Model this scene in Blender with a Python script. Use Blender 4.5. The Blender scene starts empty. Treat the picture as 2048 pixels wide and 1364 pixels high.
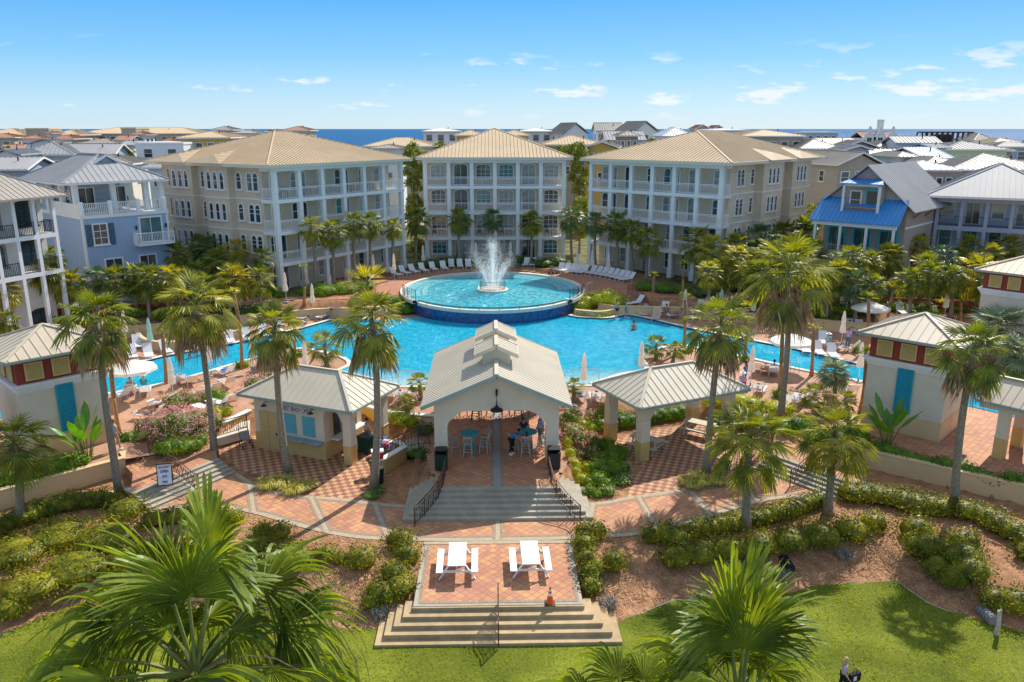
import bpy, math, random
from mathutils import Vector, Matrix, noise
R = random.Random(7)
rad = math.radians
sc = bpy.context.scene
COL = sc.collection
# ---------------------------------------------------------------- camera
F = 1593.0; H = 17.4; CX = -.12; PITCH = rad(14.94); YAW = rad(1.35)
cam = bpy.data.cameras.new('camera'); cam.lens = 28; cam.sensor_width = 36
cam.clip_start = .3; cam.clip_end = 60000
co = bpy.data.objects.new('camera', cam); COL.objects.link(co)
co.location = (CX, 0, H); co.rotation_euler = (math.pi/2-PITCH, 0, -YAW)
sc.camera = co
sc.render.resolution_x = 1024; sc.render.resolution_y = 682
# ---------------------------------------------------------------- sky and sun
SAZ = rad(34); SEL = rad(43)
sunv = Vector((math.sin(SAZ)*math.cos(SEL), math.cos(SAZ)*math.cos(SEL), math.sin(SEL)))
w = bpy.data.worlds.new('World'); sc.world = w; w.use_nodes = True
nt = w.node_tree; nt.nodes.clear()
def nn(t, **k):
    n = nt.nodes.new(t)
    for a, b in k.items(): setattr(n, a, b)
    return n
out = nn('ShaderNodeOutputWorld'); bg = nn('ShaderNodeBackground'); bg.inputs[1].default_value = .13
sky = nn('ShaderNodeTexSky', sky_type='NISHITA', sun_disc=False)
sky.sun_elevation = SEL; sky.sun_rotation = SAZ; sky.air_density = 1.0; sky.dust_density = .25; sky.ozone_density = 2.2; sky.altitude = 50
hs = nn('ShaderNodeHueSaturation'); hs.inputs['Saturation'].default_value = 1.28; hs.inputs['Value'].default_value = 1.0
nt.links.new(sky.outputs[0], hs.inputs['Color'])
tc = nn('ShaderNodeTexCoord'); sx = nn('ShaderNodeSeparateXYZ'); nt.links.new(tc.outputs['Generated'], sx.inputs[0])
def mth(op, a, b=None, c=None):
    n = nn('ShaderNodeMath', operation=op)
    for i, v in enumerate((a, b, c)):
        if v is None: continue
        if isinstance(v, (int, float)): n.inputs[i].default_value = v
        else: nt.links.new(v, n.inputs[i])
    return n.outputs[0]
az = mth('ARCTAN2', sx.outputs[0], sx.outputs[1]); el = sx.outputs[2]
cb = nn('ShaderNodeCombineXYZ')
nt.links.new(mth('MULTIPLY', az, 17), cb.inputs[0]); nt.links.new(mth('MULTIPLY', el, 62), cb.inputs[1]); cb.inputs[2].default_value = 3.3
nz = nn('ShaderNodeTexNoise'); nz.inputs['Scale'].default_value = 1; nz.inputs['Detail'].default_value = 6; nz.inputs['Roughness'].default_value = .55
nt.links.new(cb.outputs[0], nz.inputs['Vector'])
def ramp(v, a, b):
    n = nn('ShaderNodeMapRange', interpolation_type='SMOOTHSTEP'); nt.links.new(v, n.inputs[0]); n.inputs[1].default_value = a; n.inputs[2].default_value = b
    return n.outputs[0]
thr = mth('MULTIPLY_ADD', az, .09, nz.outputs[0])
dens = ramp(thr, .58, .70)
win = mth('MULTIPLY', ramp(el, .004, .03), mth('SUBTRACT', 1, ramp(el, .055, .105)))
cm = mth('MULTIPLY', mth('MULTIPLY', dens, win), .75)
mx = nn('ShaderNodeMix', data_type='RGBA'); nt.links.new(cm, mx.inputs['Factor'])
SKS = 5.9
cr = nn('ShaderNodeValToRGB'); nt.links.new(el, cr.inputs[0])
for i_, (q_, c_) in enumerate([(0, (.58,.77,.92)), (.03, (.45,.72,.94)), (.08, (.20,.56,.94)), (.15, (.07,.40,.92)), (.45, (.42,.54,.70)), (1, (.52,.57,.64))]):  # upper stops, above the view, are brightened as added fill light
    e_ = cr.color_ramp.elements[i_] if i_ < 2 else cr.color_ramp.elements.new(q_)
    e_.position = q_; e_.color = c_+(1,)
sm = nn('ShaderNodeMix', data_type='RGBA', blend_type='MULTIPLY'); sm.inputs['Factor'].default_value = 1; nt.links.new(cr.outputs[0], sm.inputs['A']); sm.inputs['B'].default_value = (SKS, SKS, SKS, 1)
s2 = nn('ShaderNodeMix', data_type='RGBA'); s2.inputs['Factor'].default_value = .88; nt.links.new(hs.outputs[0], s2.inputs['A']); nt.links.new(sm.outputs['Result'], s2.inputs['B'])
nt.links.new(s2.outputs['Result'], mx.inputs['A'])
mx.inputs['B'].default_value = (5.7, 5.75, 5.8, 1)
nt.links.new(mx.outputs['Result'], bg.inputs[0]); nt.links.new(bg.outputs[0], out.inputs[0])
sl = bpy.data.lights.new('sun', 'SUN'); sl.energy = 4.6; sl.angle = rad(.5); sl.color = (1, .93, .82)
so = bpy.data.objects.new('sun', sl); COL.objects.link(so); so.rotation_euler = sunv.to_track_quat('Z', 'Y').to_euler()
sc.view_settings.view_transform = 'Standard'; sc.view_settings.look = 'None'; sc.view_settings.gamma = 1
sc.view_settings.exposure = .42
sc.render.engine = 'CYCLES'
sc.cycles.max_bounces = 6; sc.cycles.diffuse_bounces = 3; sc.cycles.transparent_max_bounces = 12
# ---------------------------------------------------------------- survey helpers (pixel of the 2048 wide photo -> world)
def _ray(u, v):
    a = (u-1024)/F; b = (v-682)/F
    sp, cp, sy, cy = math.sin(PITCH), math.cos(PITCH), math.sin(YAW), math.cos(YAW)
    return Vector((sy*cp+cy*a-sy*sp*b, cy*cp-sy*a-cy*sp*b, -sp-cp*b))
def G(u, v, z=0.):
    d = _ray(u, v); t = (z-H)/d.z
    return Vector((CX+d.x*t, d.y*t, z))
def P(u, v, Y):
    d = _ray(u, v); t = Y/d.y
    return Vector((CX+d.x*t, Y, H+d.z*t))
def depth(p):
    return (p[1]*math.cos(YAW)+(p[0]-CX)*math.sin(YAW))*math.cos(PITCH)+(H-p[2])*math.sin(PITCH)
def M_(px, p): return px*depth(p)/F            # pixels -> metres at p
def ss(t): t = max(0., min(1., t)); return t*t*(3-2*t)
def lerp_tab(tab, x):
    if x <= tab[0][0]: return tab[0][1]
    for (a, b), (c, d) in zip(tab, tab[1:]):
        if x <= c: return b+(d-b)*(x-a)/(c-a)
    return tab[-1][1]
YB0 = [(-60, 26), (-18.5, 26.2), (-17, 27.9), (-12, 27.6), (-5.6, 26.3), (-3, 26.2), (4.5, 26.4), (6.8, 27.8), (11.3, 28.1), (13.2, 28.8), (16.5, 29), (17.1, 27.1), (19.6, 25.4), (60, 22)]
YB1 = [(-60, 34.9), (-23.4, 34.9), (-19.2, 38.6), (-17, 39.6), (-15, 46), (-7.5, 47.5), (-5.2, 45), (-3.9, 40), (-3.3, 36.4), (3.3, 36.4), (3.9, 39), (5.6, 46), (12.4, 49), (14.5, 46), (16.8, 39.8), (19.9, 38.8), (25.05, 34.4), (60, 34.4)]
YB2 = [(-60, 64), (-30, 66), (-22, 70), (-16, 72.5), (-11, 73), (-8.6, 75), (8.6, 75), (11, 73), (16, 72.5), (22, 70), (30, 66), (60, 64)]
def gz(x, y):
    y0 = lerp_tab(YB0, x); y1 = lerp_tab(YB1, x); y2 = lerp_tab(YB2, x)
    w1 = 2.2 if abs(x) < 17 else .5
    z = -.75+.75*ss((y-y0)/3)+.9*ss((y-(y1-w1+(.65 if abs(x) > 18.8 else 0)))/w1)
    z += 1.2*ss((y-(y2-2.2))/2.2)
    if y > 160: z -= 9*ss((y-200)/200)
    return z
def T(u, v):
    d = _ray(u, v); t = 15.
    while t < 600:
        p = Vector((CX, 0, H))+d*t
        if p.z <= gz(p.x, p.y): break
        t += .1 if t < 130 else 2
    p.z = gz(p.x, p.y); return p
# ---------------------------------------------------------------- mesh helpers
class MB:
    def __init__(s): s.v = []; s.f = []; s.m = []; s.T = Matrix.Identity(4)
    def add(s, vs, fs, m=0):
        o = len(s.v); s.v += [tuple(s.T @ Vector(v)) for v in vs]
        s.f += [tuple(i+o for i in f) for f in fs]; s.m += [m]*len(fs); return s
    def box(s, x0, y0, z0, x1, y1, z1, m=0):
        v = [(x0,y0,z0),(x1,y0,z0),(x1,y1,z0),(x0,y1,z0),(x0,y0,z1),(x1,y0,z1),(x1,y1,z1),(x0,y1,z1)]
        return s.add(v, [(0,3,2,1),(4,5,6,7),(0,1,5,4),(1,2,6,5),(2,3,7,6),(3,0,4,7)], m)
    def prism(s, pts, z0, z1, m=0, side=None):
        n = len(pts); area = sum(pts[i][0]*pts[(i+1)%n][1]-pts[(i+1)%n][0]*pts[i][1] for i in range(n))
        if area < 0: pts = pts[::-1]
        v = [(p[0],p[1],z0) for p in pts]+[(p[0],p[1],z1) for p in pts]
        s.add(v, [tuple(range(n))[::-1], tuple(range(n, 2*n))], m)
        return s.add(v, [(i,(i+1)%n,(i+1)%n+n,i+n) for i in range(n)], m if side is None else side)
    def bar(s, a, b, w, h=None, m=0, up=(0,0,1)):
        a = Vector(a); b = Vector(b); h = h or w; d = b-a
        if d.length < 1e-6: return s
        d.normalize(); u = Vector(up)
        if abs(d.dot(u)) > .98: u = Vector((0,1,0))
        r = d.cross(u).normalized(); u = r.cross(d)
        v = []
        for c in (a, b):
            for i, j in ((-1,-1),(1,-1),(1,1),(-1,1)): v.append(c+r*(w/2*i)+u*(h/2*j))
        return s.add(v, [(0,1,2,3),(7,6,5,4),(0,4,5,1),(1,5,6,2),(2,6,7,3),(3,7,4,0)], m)
    def tube(s, pts, r, n=6, m=0, cap=True):
        pts = [Vector(p) for p in pts]; rs = r if isinstance(r, (list, tuple)) else [r]*len(pts); v = []; f = []
        for i, p in enumerate(pts):
            d = (pts[min(i+1,len(pts)-1)]-pts[max(i-1,0)]).normalized()
            u = Vector((0,0,1)) if abs(d.z) < .9 else Vector((0,1,0))
            a = d.cross(u).normalized(); b = a.cross(d)
            for k in range(n):
                t = 2*math.pi*k/n; v.append(p+(a*math.cos(t)+b*math.sin(t))*rs[i])
        for i in range(len(pts)-1):
            for k in range(n): f.append((i*n+k, i*n+(k+1)%n, (i+1)*n+(k+1)%n, (i+1)*n+k))
        if cap: f += [tuple(range(n))[::-1], tuple(range((len(pts)-1)*n, len(pts)*n))]
        return s.add(v, f, m)
    def lathe(s, prof, n=12, m=0, c=(0,0), ph=0):
        v = []; f = []
        for r, z in prof:
            for k in range(n):
                t = 2*math.pi*k/n+ph; v.append((c[0]+r*math.cos(t), c[1]+r*math.sin(t), z))
        for i in range(len(prof)-1):
            for k in range(n): f.append((i*n+k, i*n+(k+1)%n, (i+1)*n+(k+1)%n, (i+1)*n+k))
        f += [tuple(range(n))[::-1], tuple(range((len(prof)-1)*n, len(prof)*n))]
        return s.add(v, f, m)
    def mesh(s, name, mats, smooth=False):
        me = bpy.data.meshes.new(name); me.from_pydata(s.v, [], s.f)
        for q in (mats if isinstance(mats, (list, tuple)) else [mats]): me.materials.append(q)
        me.polygons.foreach_set('material_index', s.m)
        if smooth: me.polygons.foreach_set('use_smooth', [True]*len(s.f))
        me.update(); return me
def put(name, me, parent=None, loc=(0,0,0), rz=0, scale=None, label=None):
    o = bpy.data.objects.new(name, me); COL.objects.link(o)
    o.location = loc; o.rotation_euler = (0,0,rz)
    if scale is not None: o.scale = (scale,)*3 if isinstance(scale, (int, float)) else scale
    if parent: o.parent = parent
    if label: o['label'] = label
    return o
def tag(o, label, cat, group=None):
    o['label'] = label; o['category'] = cat
    if group: o['group'] = group
    return o
def thing(name, label, cat, loc=(0,0,0), rz=0, group=None):
    o = put(name, None, None, loc, rz); o.empty_display_size = .3
    return tag(o, label, cat, group)
def struct(name, me, kind='structure', loc=(0,0,0)):
    o = put(name, me, None, loc); o['kind'] = kind; return o
def copy_tree(o, loc=None, rz=None, label=None, parent=None, group=None):
    c = o.copy(); COL.objects.link(c)
    if parent: c.parent = parent
    if loc is not None: c.location = loc
    if rz is not None: c.rotation_euler = (0,0,rz)
    if label: c['label'] = label
    if group: c['group'] = group
    for ch in KIDS.get(o.name, []):
        KIDS.setdefault(c.name, []).append(copy_tree(ch, parent=c))
    return c
KIDS = {}
def kid(name, me, parent, loc=(0,0,0), rz=0, scale=None, label=None):
    o = put(name, me, parent, loc, rz, scale, label); KIDS.setdefault(parent.name, []).append(o); return o
# ---------------------------------------------------------------- materials
MAT = {}
def S(mt):
    t = mt.node_tree
    def n(ty, **k):
        q = t.nodes.new(ty)
        for a, b in k.items(): setattr(q, a, b)
        return q
    def l(a, b): t.links.new(a, b)
    return t, n, l
def mat(name, col, rough=.7, var=.12, scale=3., col2=None, bump=0., bscale=40., spec=.3, metal=0., rnd=0., transl=0., coord='Object', stain=0.):
    if name in MAT: return MAT[name]
    mt = bpy.data.materials.new(name); mt.use_nodes = True; MAT[name] = mt
    t, n, l = S(mt); b = t.nodes['Principled BSDF']
    b.inputs['Roughness'].default_value = rough; b.inputs['Metallic'].default_value = metal; b.inputs['Specular IOR Level'].default_value = spec
    c1 = tuple(c*(1-var) for c in col)+(1,); c2 = tuple(min(1, c*(1+var)) for c in (col2 or col))+(1,)
    tcn = n('ShaderNodeTexCoord'); nz = n('ShaderNodeTexNoise'); nz.inputs['Scale'].default_value = scale; nz.inputs['Detail'].default_value = 5
    l(tcn.outputs[coord], nz.inputs['Vector'])
    mr = n('ShaderNodeMapRange'); mr.inputs[1].default_value = .3; mr.inputs[2].default_value = .7; l(nz.outputs[0], mr.inputs[0])
    mx = n('ShaderNodeMix', data_type='RGBA'); mx.inputs['A'].default_value = c1; mx.inputs['B'].default_value = c2; l(mr.outputs[0], mx.inputs['Factor'])
    c = mx.outputs['Result']
    if rnd:
        oi = n('ShaderNodeObjectInfo'); h = n('ShaderNodeHueSaturation')
        m1 = n('ShaderNodeMapRange'); l(oi.outputs['Random'], m1.inputs[0]); m1.inputs[3].default_value = .5-rnd*.05; m1.inputs[4].default_value = .5+rnd*.04; l(m1.outputs[0], h.inputs['Hue'])
        m2 = n('ShaderNodeMapRange'); l(oi.outputs['Random'], m2.inputs[0]); m2.inputs[3].default_value = 1+rnd*.5; m2.inputs[4].default_value = 1-rnd*.5; l(m2.outputs[0], h.inputs['Value'])
        l(c, h.inputs['Color']); c = h.outputs[0]
    if stain:
        n2 = n('ShaderNodeTexNoise'); n2.inputs['Scale'].default_value = scale*.17; n2.inputs['Detail'].default_value = 8; n2.inputs['Roughness'].default_value = .7; l(tcn.outputs[coord], n2.inputs['Vector'])
        r2 = n('ShaderNodeMapRange'); l(n2.outputs[0], r2.inputs[0]); r2.inputs[1].default_value = .35; r2.inputs[2].default_value = .65; r2.inputs[3].default_value = 1-stain; r2.inputs[4].default_value = 1
        h2 = n('ShaderNodeHueSaturation'); l(c, h2.inputs['Color']); l(r2.outputs[0], h2.inputs['Value']); c = h2.outputs[0]
    l(c, b.inputs['Base Color'])
    if bump:
        nb = n('ShaderNodeTexNoise'); nb.inputs['Scale'].default_value = bscale; nb.inputs['Detail'].default_value = 4; l(tcn.outputs[coord], nb.inputs['Vector'])
        bp = n('ShaderNodeBump'); bp.inputs['Strength'].default_value = bump; bp.inputs['Distance'].default_value = .05; l(nb.outputs[0], bp.inputs['Height']); l(bp.outputs[0], b.inputs['Normal'])
    if transl:
        tr = n('ShaderNodeBsdfTranslucent'); h3 = n('ShaderNodeHueSaturation'); h3.inputs['Hue'].default_value = .478; h3.inputs['Saturation'].default_value = 1.15; h3.inputs['Value'].default_value = 2.1
        l(c, h3.inputs['Color']); l(h3.outputs[0], tr.inputs[0]); ms = n('ShaderNodeMixShader'); ms.inputs[0].default_value = transl
        l(b.outputs[0], ms.inputs[1]); l(tr.outputs[0], ms.inputs[2]); l(ms.outputs[0], t.nodes['Material Output'].inputs[0])
    return mt
def paver(name, size, rot, c1, c2, grout, gw=.03, checker=False, rough=.75):
    mt = bpy.data.materials.new(name); mt.use_nodes = True; MAT[name] = mt
    t, n, l = S(mt); b = t.nodes['Principled BSDF']; b.inputs['Roughness'].default_value = rough; b.inputs['Specular IOR Level'].default_value = .25
    tcn = n('ShaderNodeTexCoord'); mp = n('ShaderNodeMapping'); mp.inputs['Rotation'].default_value = (0,0,rot); l(tcn.outputs['Object'], mp.inputs[0])
    br = n('ShaderNodeTexBrick', offset=0 if checker != 'run' else .5); br.inputs['Scale'].default_value = 1; br.inputs['Brick Width'].default_value = size if checker != 'run' else size*2; br.inputs['Row Height'].default_value = size
    br.inputs['Mortar Size'].default_value = gw*size; br.inputs['Mortar Smooth'].default_value = .2; br.inputs['Bias'].default_value = 0
    l(mp.outputs[0], br.inputs[0]); br.inputs['Mortar'].default_value = grout+(1,)
    if checker is True:
        ck = n('ShaderNodeTexChecker'); ck.inputs['Scale'].default_value = 1/size; l(mp.outputs[0], ck.inputs[0]); ck.inputs['Color1'].default_value = c1+(1,); ck.inputs['Color2'].default_value = c2+(1,)
        l(ck.outputs[0], br.inputs['Color1']); 
        h0 = n('ShaderNodeHueSaturation'); h0.inputs['Value'].default_value = .8; l(ck.outputs[0], h0.inputs['Color']); l(h0.outputs[0], br.inputs['Color2'])
    else:
        br.inputs['Color1'].default_value = c1+(1,); br.inputs['Color2'].default_value = c2+(1,)
    nz = n('ShaderNodeTexNoise'); nz.inputs['Scale'].default_value = .5; nz.inputs['Detail'].default_value = 8; nz.inputs['Roughness'].default_value = .65; l(tcn.outputs['Object'], nz.inputs['Vector'])
    mr = n('ShaderNodeMapRange'); l(nz.outputs[0], mr.inputs[0]); mr.inputs[1].default_value = .3; mr.inputs[2].default_value = .7; mr.inputs[3].default_value = .78; mr.inputs[4].default_value = 1.12
    h = n('ShaderNodeHueSaturation'); l(br.outputs[0], h.inputs['Color']); l(mr.outputs[0], h.inputs['Value']); l(h.outputs[0], b.inputs['Base Color'])
    bp = n('ShaderNodeBump'); bp.inputs['Strength'].default_value = .5; bp.inputs['Distance'].default_value = .01; bp.invert = True; l(br.outputs[1], bp.inputs['Height']); l(bp.outputs[0], b.inputs['Normal'])
    return mt
def siding(name, col, pitch=.15, vertical=False):
    mt = mat(name, col, .65, .06, 2)
    t, n, l = S(mt); b = t.nodes['Principled BSDF']; tcn = n('ShaderNodeTexCoord'); s = n('ShaderNodeSeparateXYZ'); l(tcn.outputs['Object'], s.inputs[0])
    if vertical:
        a = n('ShaderNodeMath', operation='ADD'); l(s.outputs[0], a.inputs[0]); l(s.outputs[1], a.inputs[1]); src = a.outputs[0]
    else: src = s.outputs[2]
    d = n('ShaderNodeMath', operation='DIVIDE'); l(src, d.inputs[0]); d.inputs[1].default_value = pitch
    fr = n('ShaderNodeMath', operation='FRACT'); l(d.outputs[0], fr.inputs[0])
    bp = n('ShaderNodeBump'); bp.inputs['Strength'].default_value = .8; bp.inputs['Distance'].default_value = .02; l(fr.outputs[0], bp.inputs['Height']); l(bp.outputs[0], b.inputs['Normal'])
    return mt
stucco = lambda n, c: mat(n, c, .85, .05, 1.2, bump=.25, bscale=60, stain=.1)
CREAM = stucco('cream stucco', (.72, .61, .46)); OCHRE = stucco('ochre stucco', (.62, .42, .15)); CONDO = stucco('condo stucco', (.72, .59, .45)); CONDO2 = stucco('condo band stucco', (.62, .50, .36))
PEACH = stucco('peach wall stucco', (.72, .53, .30))
WHITE = mat('white painted trim', (.80, .80, .80), .5, .04, 2, stain=.06); WHITER = mat('bright white paint', (.86, .86, .86), .45, .02, 4)
ROOFT = mat('tan metal roofing', (.66, .51, .34), .5, .05, .6, spec=.15, stain=.12); ROOFG = mat('grey beige metal roofing', (.63, .57, .47), .5, .05, .6, spec=.1, stain=.12)
ROOFW = mat('pale galvalume roofing', (.40, .40, .415), .6, .06, .5, spec=.12, stain=.12); ROOFD = mat('weathered grey roofing', (.38, .34, .30), .5, .06, .5, stain=.15)
ROOFB = mat('blue metal roofing', (.05, .26, .60), .4, .05, .5, spec=.5); TILE = mat('terracotta roof tile', (.40, .21, .14), .85, .25, 6, bump=.5, bscale=9)
RED = stucco('brick red stucco', (.33, .06, .045)); AQUA = mat('aqua painted shutter', (.02, .33, .46), .5, .05, 3); AQUA2 = mat('pale teal shutter', (.14, .47, .53), .5, .05, 3)
LOUV = mat('yellow louvre paint', (.64, .47, .19), .5, .05, 3); GLASS = mat('dark window glass', (.035, .06, .075), .08, .3, .8, spec=.9, rnd=.5); GLASST = mat('teal window glass', (.04, .20, .22), .08, .3, .8, spec=.9, rnd=.6)
IRON = mat('dark bronze railing metal', (.09, .045, .035), .5, .1, 8); BLACK = mat('black metal', (.02, .02, .022), .45, .1, 8)
CONC = mat('concrete step', (.44, .40, .32), .85, .1, 2.5, bump=.2, stain=.25); STONE = mat('pale coping stone', (.72, .68, .60), .8, .08, 3, bump=.15, stain=.12)
MULCH = mat('pine straw mulch', (.46, .23, .12), .95, .4, 2.2, col2=(.36, .19, .10), bump=1., bscale=26, coord='Object', stain=.3)
TRUNK = mat('grey palm bark', (.30, .25, .19), .95, .3, 9, bump=.9, bscale=30); BOOT = mat('brown palm boots', (.30, .19, .10), .95, .4, 8, bump=1., bscale=20); BARE = mat('bare orange palm bark', (.44, .24, .10), .9, .2, 6, bump=.5)
LEAF = mat('palm leaf', (.075, .125, .014), .42, .4, 2.5, col2=(.22, .24, .035), spec=.35, rnd=.35, transl=.32)
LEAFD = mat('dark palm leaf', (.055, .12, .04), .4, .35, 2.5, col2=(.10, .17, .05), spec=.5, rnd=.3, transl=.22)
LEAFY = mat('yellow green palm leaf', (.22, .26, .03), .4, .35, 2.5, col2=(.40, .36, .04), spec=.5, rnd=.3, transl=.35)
LEAFG = mat('bright foreground palm leaf', (.08, .14, .018), .42, .35, 1.3, col2=(.20, .25, .035), spec=.28, transl=.36)
LEAFS = mat('silver green palm leaf', (.16, .22, .13), .45, .25, 2, col2=(.26, .32, .18), transl=.2)
DEAD = mat('dead palm leaf', (.34, .23, .12), .9, .4, 5, col2=(.42, .31, .18), transl=.12); STEM = mat('palm leaf stem', (.17, .19, .04), .5, .2, 5)
HEDGE = mat('hedge leaf', (.08, .105, .006), .5, .5, 1.6, col2=(.22, .215, .014), spec=.2, rnd=.15, transl=.25); SHRUB = mat('green shrub leaf', (.05, .13, .01), .5, .35, 2, col2=(.13, .24, .02), spec=.25, rnd=.3, transl=.25)
LIME = mat('lime shrub leaf', (.30, .36, .02), .5, .3, 2, col2=(.42, .45, .03), transl=.25, rnd=.15); PINK = mat('pink blossom', (.70, .28, .32), .7, .3, 5, col2=(.80, .46, .46), transl=.2)
DARKL = mat('dark shrub leaf', (.035, .075, .02), .45, .35, 2, col2=(.07, .12, .025), transl=.15, rnd=.3); TREEL = mat('tree leaf', (.09, .15, .02), .5, .4, 1, col2=(.20, .24, .03), rnd=.3, transl=.25)
RUST = mat('bronze young leaf', (.36, .15, .06), .5, .3, 4, transl=.2); TWIG = mat('dry grey twig', (.30, .27, .24), .9, .3, 6)
SLING = mat('white sling fabric', (.74, .76, .80), .7, .05, 6, transl=.15); SLINGT = mat('tan sling fabric', (.55, .42, .32), .8, .1, 6, transl=.15); CANV = mat('off white canvas', (.72, .68, .62), .85, .06, 3, transl=.3); CANVG = mat('pale green canvas', (.46, .60, .55), .85, .06, 3, transl=.3)
TEAL = mat('turquoise table paint', (.02, .36, .45), .5, .08, 4); STOOLM = mat('greyed wood', (.42, .40, .33), .75, .15, 10); DSTOOL = mat('dark wood', (.07, .06, .05), .6, .1, 10)
PLANK = mat('weathered picnic plank', (.58, .52, .42), .75, .12, 6, bump=.2)
CURT = mat('curtained window glass', (.30, .31, .30), .15, .35, 1.5, spec=.8, rnd=.4)
# ================================================================ the setting
def frange(a, b, s):
    n = max(1, int(round((b-a)/s))); return [a+(b-a)*i/n for i in range(n+1)]
def strip(name, mt, xs, f0, f1, ny, zf, off=0., kind='structure'):
    mb = MB(); v = []; f = []
    for i, x in enumerate(xs):
        a, b = f0(x), f1(x)
        for j in range(ny+1):
            y = a+(b-a)*j/ny; v.append((x, y, zf(x, y)+off))
    for i in range(len(xs)-1):
        for j in range(ny):
            p = i*(ny+1)+j; f.append((p, p+ny+1, p+ny+2, p+1))
    mb.add(v, f); return struct(name, mb.mesh(name, mt, True), kind)
XS = frange(-70, 70, .5)
grassm = mat('lawn grass', (.13, .19, .015), .85, .25, .35, col2=(.27, .30, .035), bump=1., bscale=70, spec=.15, stain=.22)
def lawn_detail():
    t, n, l = S(grassm); b = t.nodes['Principled BSDF']; src = b.inputs['Base Color'].links[0].from_socket
    tcn = n('ShaderNodeTexCoord'); nz = n('ShaderNodeTexNoise'); nz.inputs['Scale'].default_value = 9; nz.inputs['Detail'].default_value = 8; nz.inputs['Roughness'].default_value = .8; l(tcn.outputs['Object'], nz.inputs['Vector'])
    mr = n('ShaderNodeMapRange'); l(nz.outputs[0], mr.inputs[0]); mr.inputs[1].default_value = .3; mr.inputs[2].default_value = .7; mr.inputs[3].default_value = .6; mr.inputs[4].default_value = 1.4
    h = n('ShaderNodeHueSaturation'); l(src, h.inputs['Color']); l(mr.outputs[0], h.inputs['Value']); l(h.outputs[0], b.inputs['Base Color'])
lawn_detail()
def mulch_detail():
    t, n, l = S(MULCH); b = t.nodes['Principled BSDF']; src = b.inputs['Base Color'].links[0].from_socket
    tcn = n('ShaderNodeTexCoord'); nz = n('ShaderNodeTexNoise'); nz.inputs['Scale'].default_value = 14; nz.inputs['Detail'].default_value = 8; nz.inputs['Roughness'].default_value = .85; nz.inputs['Distortion'].default_value = 1.5; l(tcn.outputs['Object'], nz.inputs['Vector'])
    mr = n('ShaderNodeMapRange'); l(nz.outputs[0], mr.inputs[0]); mr.inputs[1].default_value = .35; mr.inputs[2].default_value = .65; mr.inputs[3].default_value = .35; mr.inputs[4].default_value = 1.9
    h = n('ShaderNodeHueSaturation'); l(src, h.inputs['Color']); l(mr.outputs[0], h.inputs['Value']); l(h.outputs[0], b.inputs['Base Color'])
mulch_detail()
def interp_ok(x, y):      # inside the curved walkway or the patios
    ax = abs(x)
    lo = lerp_tab([(0,31.4),(3.2,31.4),(6.1,31.7),(8.6,32.6),(11.6,34.2),(13.9,35),(16.5,34.6),(60,34.6)], ax)
    return y > lo-.05
wob = lambda x: .25*noise.noise((x*.45, 3.1, 0))+.12*noise.noise((x*1.7, 7.1, 0))
yb0 = lambda x: lerp_tab(YB0, x)+wob(x)
def gzn(x, y):
    z = gz(x, y)
    if y < 34 and -.73 < z < -.02: z += .10*noise.noise((x*.7, y*.7, 0))
    return z
strip('lawn', grassm, XS, lambda x: 2., yb0, 60, lambda x, y: -.75+.05*noise.noise((x*.2, y*.2, 5)))
strip('planting_ground', MULCH, XS, yb0, lambda x: 130., 190, gzn, -.006)
strip_later = 1
farm = mat('far ground', (.10, .12, .05), .95, .4, .05, col2=(.28, .24, .16))
strip('far_ground', farm, frange(-420, 420, 20), lambda x: 128., lambda x: 430., 30, gz, -.05)
mb = MB()
mb.box(-420, -30, -1.2, -69, 129, .6); mb.box(69, -30, -1.2, 420, 129, .6); struct('side_ground', mb.mesh('side_ground', farm))
bkm = mat('back garden ground', (.05, .08, .02), .95, .4, .6, col2=(.16, .15, .06))
strip('garden_ground', bkm, frange(-60, 60, 2), lambda x: 89.5 if abs(x) < 9 else 87.5 if abs(x) < 18 else 74, lambda x: 131., 20, gzn, .03)
strip('garden_ground', bkm, frange(-60, -23, 1), lambda x: lerp_tab(YB2, x)+5.6, lambda x: 76., 4, gzn, .03); strip('garden_ground', bkm, frange(24, 60, 1), lambda x: lerp_tab(YB2, x)+5.6, lambda x: 76., 4, gzn, .03)
# grass and straw
r_ = random.Random(2); mb = MB(); vs = []; fs = []
for i in range(62000):
    y = 6+23.5*math.sqrt(r_.random()); x = r_.uniform(-.62, .66)*(y+4)
    if y > yb0(x)-.02 or (-4.9 < x < 4.9 and y > 25.0): continue
    z = -.75+.05*noise.noise((x*.2, y*.2, 5)); a = r_.uniform(0, 6.28); h = r_.uniform(.03, .075)*(1.5 if noise.noise((x*.6, y*.6, 2)) > .2 else 1); c, s = math.cos(a)*.022, math.sin(a)*.022; dx, dy = r_.uniform(-.03,.03), r_.uniform(-.03,.03); o = len(vs)
    vs += [(x-c, y-s, z-.01), (x+c, y+s, z-.01), (x+dx, y+dy, z+h)]; fs.append((o, o+1, o+2))
mb.v = vs; mb.f = fs; mb.m = [0]*len(fs)
gb = mat('grass blade', (.10, .20, .012), .6, .4, 9, col2=(.34, .38, .05), spec=.2, transl=.3); o_ = struct('grass', mb.mesh('grass', gb), 'stuff')
mb = MB(); vs = []; fs = []
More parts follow.
